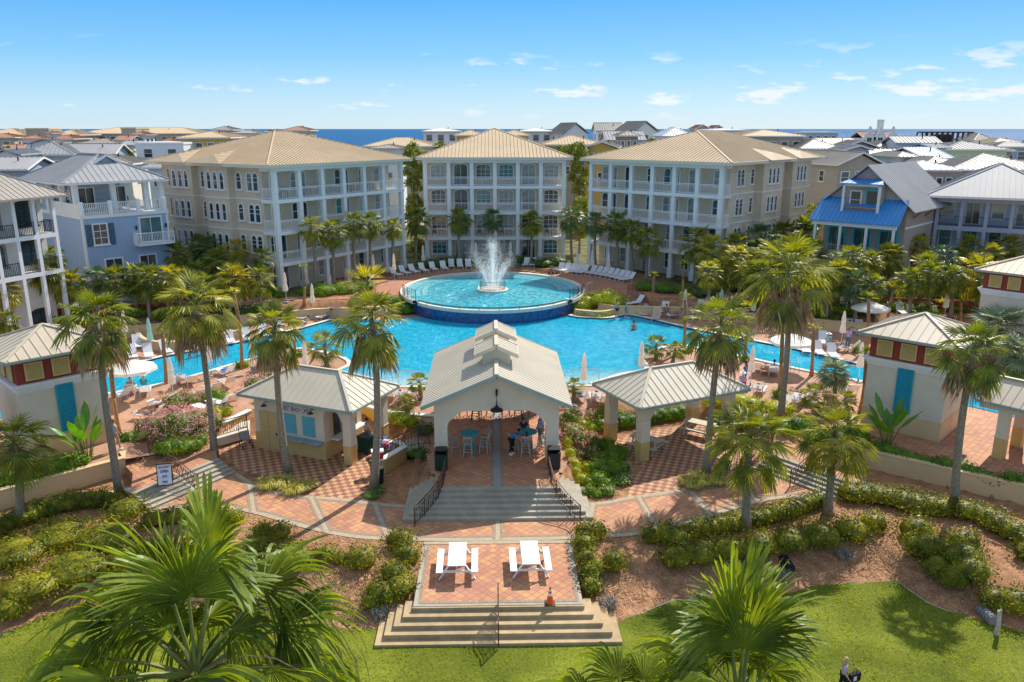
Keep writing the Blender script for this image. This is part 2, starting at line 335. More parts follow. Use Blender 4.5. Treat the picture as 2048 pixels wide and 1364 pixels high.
for i in range(52000):
    y = r_.uniform(25, 39); x = r_.uniform(-.58, .62)*(y+3); z = gzn(x, y)
    if y < yb0(x)+.02 or z > .86 or (abs(x) < 3.3 and y < 36) or (26 < y and z > -.02 and z < .1 and interp_ok(x, y)): continue
    a = r_.uniform(0, 6.28); L = r_.uniform(.05, .13); c, s = math.cos(a)*L, math.sin(a)*L; o = len(vs); w_ = .012; h = r_.uniform(.01, .05)
    vs += [(x-c, y-s, z+.004), (x-s*w_/L, y+c*w_/L, z+h), (x+c, y+s, z+.004+h*.4), (x+s*w_/L, y-c*w_/L, z+h)]; fs.append((o, o+1, o+2, o+3))
mb.v = vs; mb.f = fs; mb.m = [0]*len(fs)
struct('pine_straw', mb.mesh('pine_straw', mat('straw needle', (.30, .15, .07), .9, .5, 7, col2=(.68, .42, .24))), 'stuff')
# sea
seam = bpy.data.materials.new('sea water'); seam.use_nodes = True
t, n, l = S(seam); b = t.nodes['Principled BSDF']; b.inputs['Base Color'].default_value = (.0, .075, .22, 1); b.inputs['Roughness'].default_value = .3; b.inputs['IOR'].default_value = 1.12
tcn = n('ShaderNodeTexCoord'); nz = n('ShaderNodeTexNoise'); nz.inputs['Scale'].default_value = .12; nz.inputs['Detail'].default_value = 6; nz.inputs['Roughness'].default_value = .7; l(tcn.outputs['Object'], nz.inputs['Vector'])
bp = n('ShaderNodeBump'); bp.inputs['Strength'].default_value = 1.; bp.inputs['Distance'].default_value = 3.5; l(nz.outputs[0], bp.inputs['Height']); l(bp.outputs[0], b.inputs['Normal'])
mb = MB(); mb.add([(-30000, 330, -9.2), (30000, 330, -9.2), (30000, 45000, -9.2), (-30000, 45000, -9.2)], [(0,1,2,3)]); struct('sea', mb.mesh('sea', seam))
# paving
def sheet(name, pts, z, mt, th=0.):
    mb = MB()
    if th: mb.prism([(p[0], p[1]) for p in pts], z-th, z)
    else:
        pp = [(p[0], p[1], z) for p in pts]
        ar = sum(pp[i][0]*pp[(i+1)%len(pp)][1]-pp[(i+1)%len(pp)][0]*pp[i][1] for i in range(len(pp)))
        if ar < 0: pp = pp[::-1]
        mb.add(pp, [tuple(range(len(pp)))])
    return struct(name, mb.mesh(name, mt))
def px(z, *a): return [G(u, v, z) for u, v in a]
def smooth(pts, k=6):
    out = []; n = len(pts)
    for i in range(n-1):
        p0 = Vector(pts[max(i-1,0)]); p1 = Vector(pts[i]); p2 = Vector(pts[i+1]); p3 = Vector(pts[min(i+2,n-1)])
        for j in range(k):
            s = j/k; out.append(.5*((2*p1)+(p2-p0)*s+(2*p0-5*p1+4*p2-p3)*s*s+(3*p1-p0-3*p2+p3)*s**3))
    out.append(Vector(pts[-1])); return out
def ribbon(mb, pts, wd, z, m=0, off=0.):
    pts = [Vector((p[0], p[1], 0)) for p in pts]; v = []; nn_ = len(pts)
    for i, p in enumerate(pts):
        d = (pts[min(i+1,nn_-1)]-pts[max(i-1,0)]).normalized(); r = Vector((d.y, -d.x, 0))
        for s in (-.5, .5): q = p+r*(off+s*wd); v.append((q.x, q.y, z))
    return mb.add(v, [(2*i, 2*i+1, 2*i+3, 2*i+2) for i in range(nn_-1)], m)
W1 = paver('diamond pavers', .30, rad(45), (.60, .31, .15), (.46, .20, .14), (.27, .18, .12), .05)
W2 = paver('checker pavers', .29, rad(24.6), (.60, .37, .18), (.36, .13, .10), (.30, .19, .14), .05, True)
W2b = paver('checker pavers turned', .29, rad(-24.6), (.60, .37, .18), (.36, .13, .10), (.30, .19, .14), .05, True)
W3 = paver('pool deck pavers', .13, rad(8), (.52, .30, .19), (.43, .22, .145), (.32, .22, .16), .06, 'run')
W3b = paver('red deck pavers', .13, rad(8), (.52, .25, .15), (.42, .17, .11), (.30, .19, .14), .06, 'run')
BORD = mat('border pavers', (.42, .34, .24), .85, .12, 5, bump=.2); BORD2 = mat('small border bricks', (.30, .24, .18), .85, .25, 9, bump=.2)
lowp = smooth([(-16.45,34.6),(-13.9,35.0),(-11.6,34.3),(-8.6,32.7),(-6.1,31.75),(-3.2,31.45),(0,31.4),(3.2,31.45),(6.1,31.75),(8.6,32.7),(11.6,34.3),(13.9,35.2),(16.45,35.1)])
upp = smooth([(13.7,38.8),(11.84,37.0),(8.3,35.95),(6.35,35.4),(4.4,34.8),(0,34.7),(-4.4,34.8),(-7.14,35.5),(-9.9,36.1),(-11.84,37),(-13.65,38.75)])
sheet('walkway', [(p[0], p[1]) for p in lowp+upp], .012, W1)
mb = MB(); ribbon(mb, lowp, .3, .018, 0, -.1); ribbon(mb, lowp, .14, .019, 1, -.34); ribbon(mb, upp, .26, .018, 0, -.05); ribbon(mb, upp, .14, .019, 1, -.26)
def interp(pl, x): 
    for a, c in zip(pl, pl[1:]):
        if (a[0]-x)*(c[0]-x) <= 0 and a[0] != c[0]: return a[1]+(c[1]-a[1])*(x-a[0])/(c[0]-a[0])
for xl, xu in ((-11.4,-12.6),(-7.6,-9.1),(-4.8,-5.9),(0,0),(3.9,4.6),(7.2,6.9),(9.9,9.6),(12.6,12.2)):
    yl, yu = interp(lowp, xl), interp(upp, xu)
    if yl and yu: 
        a = Vector((xl, yl+.05, 0)); c = Vector((xu, yu-.05, 0)); ribbon(mb, [a, c], .2, .0225, 0); ribbon(mb, [a, c], .1, .0235, 1, .17); ribbon(mb, [a, c], .1, .0235, 1, -.17)
struct('walkway_border', mb.mesh('walkway_border', [BORD, BORD2]))
sheet('cafe_patio', px(0, (436,900),(500,862),(640,820),(790,838),(803,895),(792,930),(768,955),(742,990),(700,1002),(622,995),(560,960),(520,950),(478,940)), .009, W2)
sheet('gazebo_patio', px(0, (1208,890),(1250,872),(1440,836),(1600,868),(1650,905),(1545,940),(1460,968),(1330,988),(1255,1000),(1262,955),(1290,935),(1228,912)), .009, W2b)
# picnic terrace with steps to the lawn
mb = MB(); mb.box(-3.22, 26.5, -1.0, 3.2, 31.35, .002)
struct('terrace_base', mb.mesh('terrace_base', CONC))
sheet('terrace_paving', [(-2.95,26.75),(2.93,26.75),(2.93,31.3),(-2.95,31.3)], .007, W1)
mb = MB()
for s in (-1, 1): ribbon(mb, [(s*3.0, 26.7), (s*3.0, 31.3)], .12, .012, 1)
ribbon(mb, [(-3, 26.72), (3, 26.72)], .14, .0125, 1); ribbon(mb, [(-3.2, 31.2), (3.2, 31.2)], .25, .0245, 0)
struct('terrace_border', mb.mesh('terrace_border', [BORD, BORD2]))
STEPB = mat('brown concrete step', (.52, .38, .22), .85, .12, 3, bump=.3, stain=.3)
t_ = thing('terrace_steps', 'wide brown concrete steps going down from the picnic terrace to the lawn', 'steps', (0, 26.4, -.75))
for k in range(4):
    e = .31*k; mb = MB()
    mb.box(-3.26-e, -.02-.33*k, -.2, 3.24+e, .06 if k == 0 else .7, .75-.15*(k+1)+.15 if False else .75-.15*k-.001*k)
    if k: pass
    kid('step', mb.mesh('step', STEPB), t_)
mb = MB(); mb.box(-4.5, -1.34, -.2, 4.48, .9, .12); kid('step', mb.mesh('step', STEPB), t_)
# pool deck
deck_hi = lambda x: lerp_tab(YB2, x)-2.25
strip('pool_deck', W3, frange(-34, 34, .25), lambda x: lerp_tab(YB1, x)+.02, deck_hi, 12, lambda x, y: .9, .01)
strip('upper_deck', W3b, frange(-17, 17, .25), lambda x: max(lerp_tab(YB2, x), 76.5+math.sqrt(max(0, 9.1**2-(x+.2)**2)) if abs(x+.2) < 9.1 else 0), lambda x: 87.4-abs(x)*.22, 8, lambda x, y: 2.1, .012)
for s_ in (-1, 1): strip('upper_side_deck', W3, frange(17, 34, .25) if s_ > 0 else frange(-34, -17, .25), lambda x: lerp_tab(YB2, x)+.4, lambda x: lerp_tab(YB2, x)+5.5, 6, lambda x, y: 2.1, .012)
# water
def water(name, c1, c2, y0=None, y1=None, cst=.5, shal=None):
    mt = bpy.data.materials.new(name); mt.use_nodes = True
    t, n, l = S(mt); b = t.nodes['Principled BSDF']; b.inputs['Roughness'].default_value = .05; b.inputs['Specular IOR Level'].default_value = .25
    tcn = n('ShaderNodeTexCoord'); wn = n('ShaderNodeTexNoise'); wn.inputs['Scale'].default_value = .9; l(tcn.outputs['Object'], wn.inputs[0])
    ad = n('ShaderNodeVectorMath', operation='MULTIPLY_ADD'); l(wn.outputs['Color'], ad.inputs[0]); ad.inputs[1].default_value = (1.2,)*3; l(tcn.outputs['Object'], ad.inputs[2])
    vo = n('ShaderNodeTexVoronoi', feature='SMOOTH_F1'); vo.inputs['Scale'].default_value = 2.6; l(ad.outputs[0], vo.inputs[0])
    mr = n('ShaderNodeMapRange'); l(vo.outputs[0], mr.inputs[0]); mr.inputs[1].default_value = .25; mr.inputs[2].default_value = .75; mr.inputs[4].default_value = cst
    mx = n('ShaderNodeMix', data_type='RGBA'); mx.inputs['A'].default_value = c1+(1,); mx.inputs['B'].default_value = c2+(1,); l(mr.outputs[0], mx.inputs['Factor']); c = mx.outputs['Result']  # cell pattern paints the caustic light net into the water colour
    if shal:
        s = n('ShaderNodeSeparateXYZ'); l(tcn.outputs['Object'], s.inputs[0]); m2 = n('ShaderNodeMapRange', interpolation_type='SMOOTHSTEP'); l(s.outputs[1], m2.inputs[0]); m2.inputs[1].default_value = y0; m2.inputs[2].default_value = y1; m2.inputs[3].default_value = 1; m2.inputs[4].default_value = 0
        ab = n('ShaderNodeMath', operation='ABSOLUTE'); l(s.outputs[0], ab.inputs[0]); lt = n('ShaderNodeMath', operation='LESS_THAN'); l(ab.outputs[0], lt.inputs[0]); lt.inputs[1].default_value = 10.5
        mm = n('ShaderNodeMath', operation='MULTIPLY'); l(m2.outputs[0], mm.inputs[0]); l(lt.outputs[0], mm.inputs[1])
        m3 = n('ShaderNodeMix', data_type='RGBA'); l(c, m3.inputs['A']); m3.inputs['B'].default_value = shal+(1,); l(mm.outputs[0], m3.inputs['Factor']); c = m3.outputs['Result']
    l(c, b.inputs['Base Color'])
    nz = n('ShaderNodeTexNoise'); nz.inputs['Scale'].default_value = 4.5; nz.inputs['Detail'].default_value = 3; nz.inputs['Roughness'].default_value = .7; l(tcn.outputs['Object'], nz.inputs[0])
    bp = n('ShaderNodeBump'); bp.inputs['Strength'].default_value = 1; bp.inputs['Distance'].default_value = .2; l(nz.outputs[0], bp.inputs['Height']); l(bp.outputs[0], b.inputs['Normal'])
    return mt
POOLW = water('pool water', (.0, .38, .62), (.05, .68, .90), 50.3, 54.5, .55, (.42, .66, .72))
POOLU = water('round pool water', (.0, .40, .56), (.22, .62, .68), cst=.7)
up_e = px(.95, (212,744),(330,714),(470,688),(600,659),(660,642),(740,640))
arc = [Vector((-.2+9.05*math.cos(a), 76.5+9.05*math.sin(a), .95)) for a in [rad(226+i*5.5) for i in range(17)]]
rt = smooth(px(.95, (1137,632),(1160,636),(1215,638),(1262,632),(1370,656),(1500,682),(1600,702),(1740,736)), 4)
rt2 = [Vector((34, 45.5, .95)), Vector((31.5, 42.5, .95))]
lo_r = smooth(px(.95, (1740,765),(1620,742),(1500,716),(1405,697),(1352,689),(1308,700),(1283,716),(1290,738),(1240,748),(1180,768)), 4)
lo_l = smooth(px(.95, (800,770),(730,757),(676,745),(700,730),(690,716),(640,702),(592,697),(500,718),(345,762),(215,787)), 4)
lf2 = [Vector((-31.5, 42.5, .95)), Vector((-34, 45.5, .95))]
pool = up_e+arc+rt+rt2+lo_r+[Vector((6.2,50.2,.95)), Vector((-6.2,50.2,.95))]+lo_l+lf2
sheet('pool_water', pool, .95, POOLW)
def kerb(name, pts, wd, z0, z1, mt, off=0, closed=False):
    mb = MB(); pts = [Vector((p[0], p[1], 0)) for p in pts]; v = []; n_ = len(pts)
    for i, p in enumerate(pts):
        a = pts[(i-1)%n_] if closed else pts[max(i-1,0)]; c = pts[(i+1)%n_] if closed else pts[min(i+1,n_-1)]
        d = (c-a).normalized(); r = Vector((d.y,-d.x,0)); q = p+r*(off-wd/2); s = p+r*(off+wd/2)
        v += [(q.x,q.y,z0),(s.x,s.y,z0),(s.x,s.y,z1),(q.x,q.y,z1)]
    f = []
    for i in range(n_ if closed else n_-1):
        j = (i+1)%n_
        for k in range(4): f.append((i*4+k, j*4+k, j*4+(k+1)%4, i*4+(k+1)%4))
    mb.add(v, f); return mb.mesh(name, mt)
kb = lambda nm, pts, off=0, z1=1.0, wd=.32: struct(nm, kerb(nm, pts, wd, .88, z1, STONE, off))
kb('pool_coping', up_e, -.1, 1.08, .4); kb('pool_coping', rt, -.1, 1.08, .4); kb('pool_coping', lo_r, -.1); kb('pool_coping', lo_l, -.1); kb('pool_coping', [(6.5,50.15),(-6.5,50.15)], 0, .965)
TILEB = mat('navy pool tile', (.01, .05, .16), .2, .25, 3, col2=(.015, .09, .28), spec=.6, bump=.3, bscale=12)
tl = lambda nm, pts: struct(nm, kerb(nm, pts, .04, .90, 1.06, mat('waterline tile', (.05,.06,.10), .3, .2, 8), .1))
tl('waterline_tile', up_e); tl('waterline_tile', rt)
# round pool
CPX, CPY = -.2, 76.5
mb = MB(); N = 96
CEL = 1.02; circ = lambda r, z: [(CPX+r*.955*math.cos(2*math.pi*k/N), CPY+r*CEL*math.sin(2*math.pi*k/N), z) for k in range(N)]
mb.add(circ(9.0, .9)+circ(9.0, 2.12), [(k,(k+1)%N,(k+1)%N+N,k+N) for k in range(N)]); struct('round_pool_wall', mb.mesh('round_pool_wall', TILEB, True))
mb = MB(); mb.add(circ(8.98, 2.15), [tuple(range(N))]); struct('round_pool_water', mb.mesh('round_pool_water', POOLU))
weir = [(CPX+8.9*.955*math.cos(rad(a)), CPY+8.9*CEL*math.sin(rad(a))) for a in range(218, 326, 4)]
struct('round_pool_weir', kerb('round_pool_weir', weir, .3, 1.9, 2.19, STONE))
back = [(CPX+9.15*.955*math.cos(rad(a)), CPY+9.15*CEL*math.sin(rad(a))) for a in range(-36, 218, 4)]
struct('round_pool_coping', kerb('round_pool_coping', back, .45, 2.0, 2.32, STONE))
for r in (7.9, 7.3, 6.7):
    pts = [(CPX+r*.955*math.cos(rad(a)), CPY+r*CEL*math.sin(rad(a))) for a in range(0, 200, 4)]
    mb = MB(); ribbon(mb, pts, .10, 2.162, 0); struct('pool_step_line', mb.mesh('pool_step_line', mat('pool step tile', (.02,.22,.36), .3, .1, 4)))
mb = MB(); mb.add([(CPX+r*.955*math.cos(rad(a)), CPY+r*CEL*math.sin(rad(a)), 2.156) for a in range(0, 204, 4) for r in (6.75, 8.95)], [(2*i, 2*i+1, 2*i+3, 2*i+2) for i in range(50)])
struct('pool_shallow_ledge', mb.mesh('pool_shallow_ledge', water('shallow ledge water', (.10, .52, .62), (.40, .72, .74), cst=.8)))
# second pool at the right edge
sheet('far_pool_water', [(30.2,42.6),(34,38.5),(44,44),(38,52)], .97, POOLW) if False else None
# steps at the pavilion
t_ = thing('pavilion_steps', 'wide grey concrete steps with stepped ends in front of the open pavilion', 'steps', (0, 0, 0))
for k in range(6):
    mb = MB(); y0 = 33.15+.30*k; e = .26*k; mb.box(-4.35+e, y0, -.05, 4.35-e, 36.4+.01*k, .15*(k+1)+(.001 if k < 5 else .012)); kid('step', mb.mesh('step', CONC), t_)
mb = MB(); ribbon(mb, [(0, 34.9), (0, 47.5)], .34, .93, 0); ribbon(mb, [(.25, 34.9), (.25, 47.5)], .14, .931, 1); ribbon(mb, [(-.25, 34.9), (-.25, 47.5)], .14, .931, 1)
struct('pavilion_floor_band', mb.mesh('pavilion_floor_band', [mat('grey band pavers', (.30,.30,.30), .8, .1, 3), BORD2]))
sheet('pavilion_floor', [(-3.05,34.95),(3.05,34.95),(3.05,47.6),(-3.05,47.6)], .922, W1)
# side stairs left and right
for s in (-1, 1):
    t_ = thing('side_steps', 'grey side steps rising from the walkway beside the %s tower, %s' % (('left', 'next to the A-frame sign') if s < 0 else ('right', 'behind the long clipped hedge')), 'steps', (0,0,0), 0, 'side steps up from the curved walkway')
    a = Vector((16.37, 34.61, 0)); c = Vector((13.62, 38.71, 0)); nrm = Vector((.83, .557, 0))
    if s > 0: a = Vector((16.45, 34.9, 0))
    for k in range(5):
        q = [a+nrm*.29*k, c+nrm*.29*k, c+nrm*1.9, a+nrm*1.9]
        mb = MB(); mb.prism([(s*p.x, p.y) for p in q], -.1, .11*(k+1)+.001*k); kid('step', mb.mesh('step', CONC), t_)
    q = [a+nrm*1.42, c+nrm*1.42, Vector((15.6, 41.5, 0)), Vector((17.5, 44.5, 0)), Vector((19.6, 44.5, 0)), Vector((18.6, 40.6, 0)), Vector((19.1, 38.4, 0)), Vector((18.4, 37.6, 0))]
    zz = [.56, .56, .7, .93, .93, .8, .6, .56]
    mb = MB(); v = [(s*p.x, p.y, z) for p, z in zip(q, zz)]+[(s*p.x, p.y, z-1.0) for p, z in zip(q, zz)]; k = len(q)
    f = [tuple(range(k))]+[(i, (i+1)%k, (i+1)%k+k, i+k) for i in range(k)]
    mb.add(v, f); struct('side_path', mb.mesh('side_path', W1))
# straight concrete path by the right retaining wall and left one
for s, pts in ((1, [(17.3,37.9),(21,34.6),(26,30.2)]), (-1, [(-17.6,37.4),(-20.3,35.8),(-26,31.5)])):
    mb = MB(); ribbon(mb, pts, .55, .014, 0); struct('service_path', mb.mesh('service_path', mat('pale concrete', (.6,.55,.46), .85, .08, 2)))
# ================================================================ architecture helpers
def seg_clip(poly, p, d):
    # 2D: clip infinite line p + t d by convex polygon (list of 2D) -> t0, t1
    t0, t1 = -1e9, 1e9; n = len(poly); ar = sum(poly[i][0]*poly[(i+1)%n][1]-poly[(i+1)%n][0]*poly[i][1] for i in range(n)); sg = 1 if ar > 0 else -1
    for i in range(n):
        a = poly[i]; b = poly[(i+1)%n]; nx, ny = -(b[1]-a[1])*sg, (b[0]-a[0])*sg
        num = (p[0]-a[0])*nx+(p[1]-a[1])*ny; den = d[0]*nx+d[1]*ny
        if abs(den) < 1e-9:
            if num < 0: return None
            continue
        t = -num/den
        if den > 0: t0 = max(t0, t)
        else: t1 = min(t1, t)
    return (t0, t1) if t1-t0 > .05 else None
def roof_face(mb, pts, sp=.42, h=.035, w=.026, th=.08, m=0):
    """a roof plane (eave edge first: pts[0]-pts[1]) with standing seams running up the slope"""
    pts = [Vector(p) for p in pts]; e = (pts[1]-pts[0]).normalized(); nrm = (pts[1]-pts[0]).cross(pts[2]-pts[0]).normalized()
    if nrm.z < 0: nrm = -nrm
    s = nrm.cross(e).normalized()
    if s.z < 0: s = -s
    n = len(pts); dn = Vector((0,0,-th))
    v = [tuple(p) for p in pts]+[tuple(p+dn) for p in pts]
    mb.add(v, [tuple(range(n)), tuple(range(n, 2*n))[::-1]]+[(i, i+n, (i+1)%n+n, (i+1)%n) for i in range(n)], m)
    q = [((p-pts[0]).dot(e), (p-pts[0]).dot(s)) for p in pts]; x0 = min(a[0] for a in q); x1 = max(a[0] for a in q)
    k = max(1, int((x1-x0)/sp)); st = (x1-x0)/k
    for i in range(k):
        x = x0+st*(i+.5); c = seg_clip(q, (x, 0), (0, 1))
        if not c: continue
        a = pts[0]+e*x+s*c[0]+nrm*h*.5; b = pts[0]+e*x+s*(c[1]-.01)+nrm*h*.5
        mb.bar(a, b, w, h, m, up=nrm)
def hip_roof(x0, y0, x1, y1, z, rise, sp=.42, ridge=None, fascia=.18, caps=True, h=.03, w=.022, m=0, axis=None, th=.08):
    mb = MB(); W_, D_ = x1-x0, y1-y0
    axis = axis or ('x' if W_ >= D_ else 'y')
    if axis == 'x':
        i = D_/2 if ridge is None else (W_-ridge)/2; cy = (y0+y1)/2; a = (x0+i, cy, z+rise); b = (x1-i, cy, z+rise)
        fs = [[(x0,y0,z),(x1,y0,z),b,a],[(x1,y1,z),(x0,y1,z),a,b],[(x0,y1,z),(x0,y0,z),a],[(x1,y0,z),(x1,y1,z),b]]
        hips = [((x0,y0,z),a),((x0,y1,z),a),((x1,y0,z),b),((x1,y1,z),b),(a,b)]
    else:
        i = W_/2 if ridge is None else (D_-ridge)/2; cx = (x0+x1)/2; a = (cx, y0+i, z+rise); b = (cx, y1-i, z+rise)
        fs = [[(x0,y0,z),(x1,y0,z),a],[(x1,y1,z),(x0,y1,z),b],[(x0,y1,z),(x0,y0,z),a,b],[(x1,y0,z),(x1,y1,z),b,a]]
        hips = [((x0,y0,z),a),((x1,y0,z),a),((x0,y1,z),b),((x1,y1,z),b),(a,b)]
    for f in fs: roof_face(mb, f, sp, h, w, th, m)
    if caps:
        for p, q in hips:
            p = Vector(p)+Vector((0,0,.03)); q = Vector(q)+Vector((0,0,.03)); mb.bar(p, q, .16, .06, m)
    if fascia:
        for p, q in (((x0,y0),(x1,y0)),((x1,y0),(x1,y1)),((x1,y1),(x0,y1)),((x0,y1),(x0,y0))):
            mb.bar((p[0],p[1],z-fascia/2-th*.4), (q[0],q[1],z-fascia/2-th*.4), .07, fascia, 1)
        mb.box(x0+.05, y0+.05, z-fascia-.02, x1-.05, y1-.05, z-fascia+.02, 1)
    return mb
def gable_roof(x0, y0, x1, y1, z, rise, axis='y', sp=.42, fascia=.14, h=.03, w=.022, m=0, th=.10):
    mb = MB()
    if axis == 'y':
        cx = (x0+x1)/2; a = (cx,y0,z+rise); b = (cx,y1,z+rise)
        fs = [[(x0,y1,z),(x0,y0,z),a,b],[(x1,y0,z),(x1,y1,z),b,a]]
        ends = [((x0,y0,z),a),((x1,y0,z),a),((x0,y1,z),b),((x1,y1,z),b)]
    else:
        cy = (y0+y1)/2; a = (x0,cy,z+rise); b = (x1,cy,z+rise)
        fs = [[(x0,y0,z),(x1,y0,z),b,a],[(x1,y1,z),(x0,y1,z),a,b]]
        ends = [((x0,y0,z),a),((x0,y1,z),a),((x1,y0,z),b),((x1,y1,z),b)]
    for f in fs: roof_face(mb, f, sp, h, w, th, m)
    mb.bar(Vector(a)+Vector((0,0,.03)), Vector(b)+Vector((0,0,.03)), .2, .07, m)
    for p, q in ends: mb.bar(Vector(p)-Vector((0,0,th*.5+.02)), Vector(q)-Vector((0,0,th*.5+.02)), .06, fascia+.05, 1)
    for f in fs: mb.bar(Vector(f[0])-Vector((0,0,.09)), Vector(f[1])-Vector((0,0,.09)), .06, fascia, 1)
    return mb
# --- windows: local frame, x across, outward -y, origin at the sill centre
WINM = {}
def arch_pts(w, h, arch):
    if not arch: return [(-w/2,0),(w/2,0),(w/2,h),(-w/2,h)]
    r = arch; pts = [(-w/2,0),(w/2,0)]
    for k in range(9):
        t = math.pi*k/8; pts.append((w/2*math.cos(t), h-r+r*math.sin(t)))
    return pts
def window_mesh(w, h, arch=0, mull=(1,1), trim=.12, fm=None, gm=None, key=None, sill=True, deep=.06):
    key = (w, h, arch, mull, trim, fm.name, gm.name)
    if key in WINM: return WINM[key]
    o = arch_pts(w+2*trim, h+trim+(0 if arch else 0), arch*(1+2*trim/w) if arch else 0); i = arch_pts(w, h, arch)
    o = [(x, y-(trim if k < 2 else 0)) for k, (x, y) in enumerate(o)] if not sill else o
    mb = MB(); n = len(i)
    vo = [(x, -deep, y) for x, y in o]; vi = [(x, -deep, y+(.04 if k < 2 else 0)) for k, (x, y) in enumerate(i)]
    vb = [(x, .02, y) for x, y in o]; vg = [(x, .0, y+(.04 if k < 2 else 0)) for k, (x, y) in enumerate(i)]
    v = vo+vi+vb+vg; f = []
    for k in range(n):
        j = (k+1)%n
        f += [(k, j, j+n, k+n), (k, k+2*n, j+2*n, j), (k+n, j+n, j+3*n, k+3*n)]
    mb.add(v, f)
    if sill: mb.box(-w/2-trim-.06, -deep-.08, -.12, w/2+trim+.06, .01, .0)
    for k in range(1, mull[0]+1):
        x = -w/2+w*k/(mull[0]+1); mb.box(x-.025, -.035, .04, x+.025, -.006, h-(arch*.15 if arch else 0)-.01)
    for k in range(1, mull[1]+1):
        z = h*k/(mull[1]+1); mb.box(-w/2+.01, -.033, z-.025, w/2-.01, -.0065, z+.025)
    fr = mb.mesh('window', fm)
    g = MB(); g.add([(x, -.004, y) for x, y in i], [tuple(range(n))]); gl = g.mesh('pane', gm)
    WINM[key] = (fr, gl); return WINM[key]
def window(parent, x, z, w, h, arch=0, mull=(1,1), trim=.12, fm=None, gm=None, y=0., rz=0, name='window', sill=True):
    fr, gl = window_mesh(w, h, arch, mull, trim, fm or WHITE, gm or GLASS, sill=sill)
    o = kid(name, fr, parent, (x, y, z), rz); kid('pane', gl, o); return o
def face_rz(nx, ny): return math.atan2(nx, -ny)     # window's -y turned to the normal (nx, ny)
def railing_mesh(L, h=1.0, sp=.13, mt=WHITE, post=.05, bw=.022, deco=False, slope=0.):
    mb = MB(); Z = lambda x: slope*x
    mb.bar((0,0,h), (L,0,h+Z(L)), .05, .05); mb.bar((0,0,.1), (L,0,.1+Z(L)), .035, .035)
    if deco: mb.bar((0,0,h-.14), (L,0,h-.14+Z(L)), .025, .025)
    k = max(2, int(L/sp))
    for i in range(k+1):
        x = L*i/k; ww = post if i in (0, k) else bw
        mb.bar((x,0,0 if i in (0,k) else .1+0*Z(x))if not slope else (x,0,Z(x)+(0 if i in (0,k) else .1)), (x,0,h+Z(x)), ww, ww)
    return mb.mesh('railing', mt)
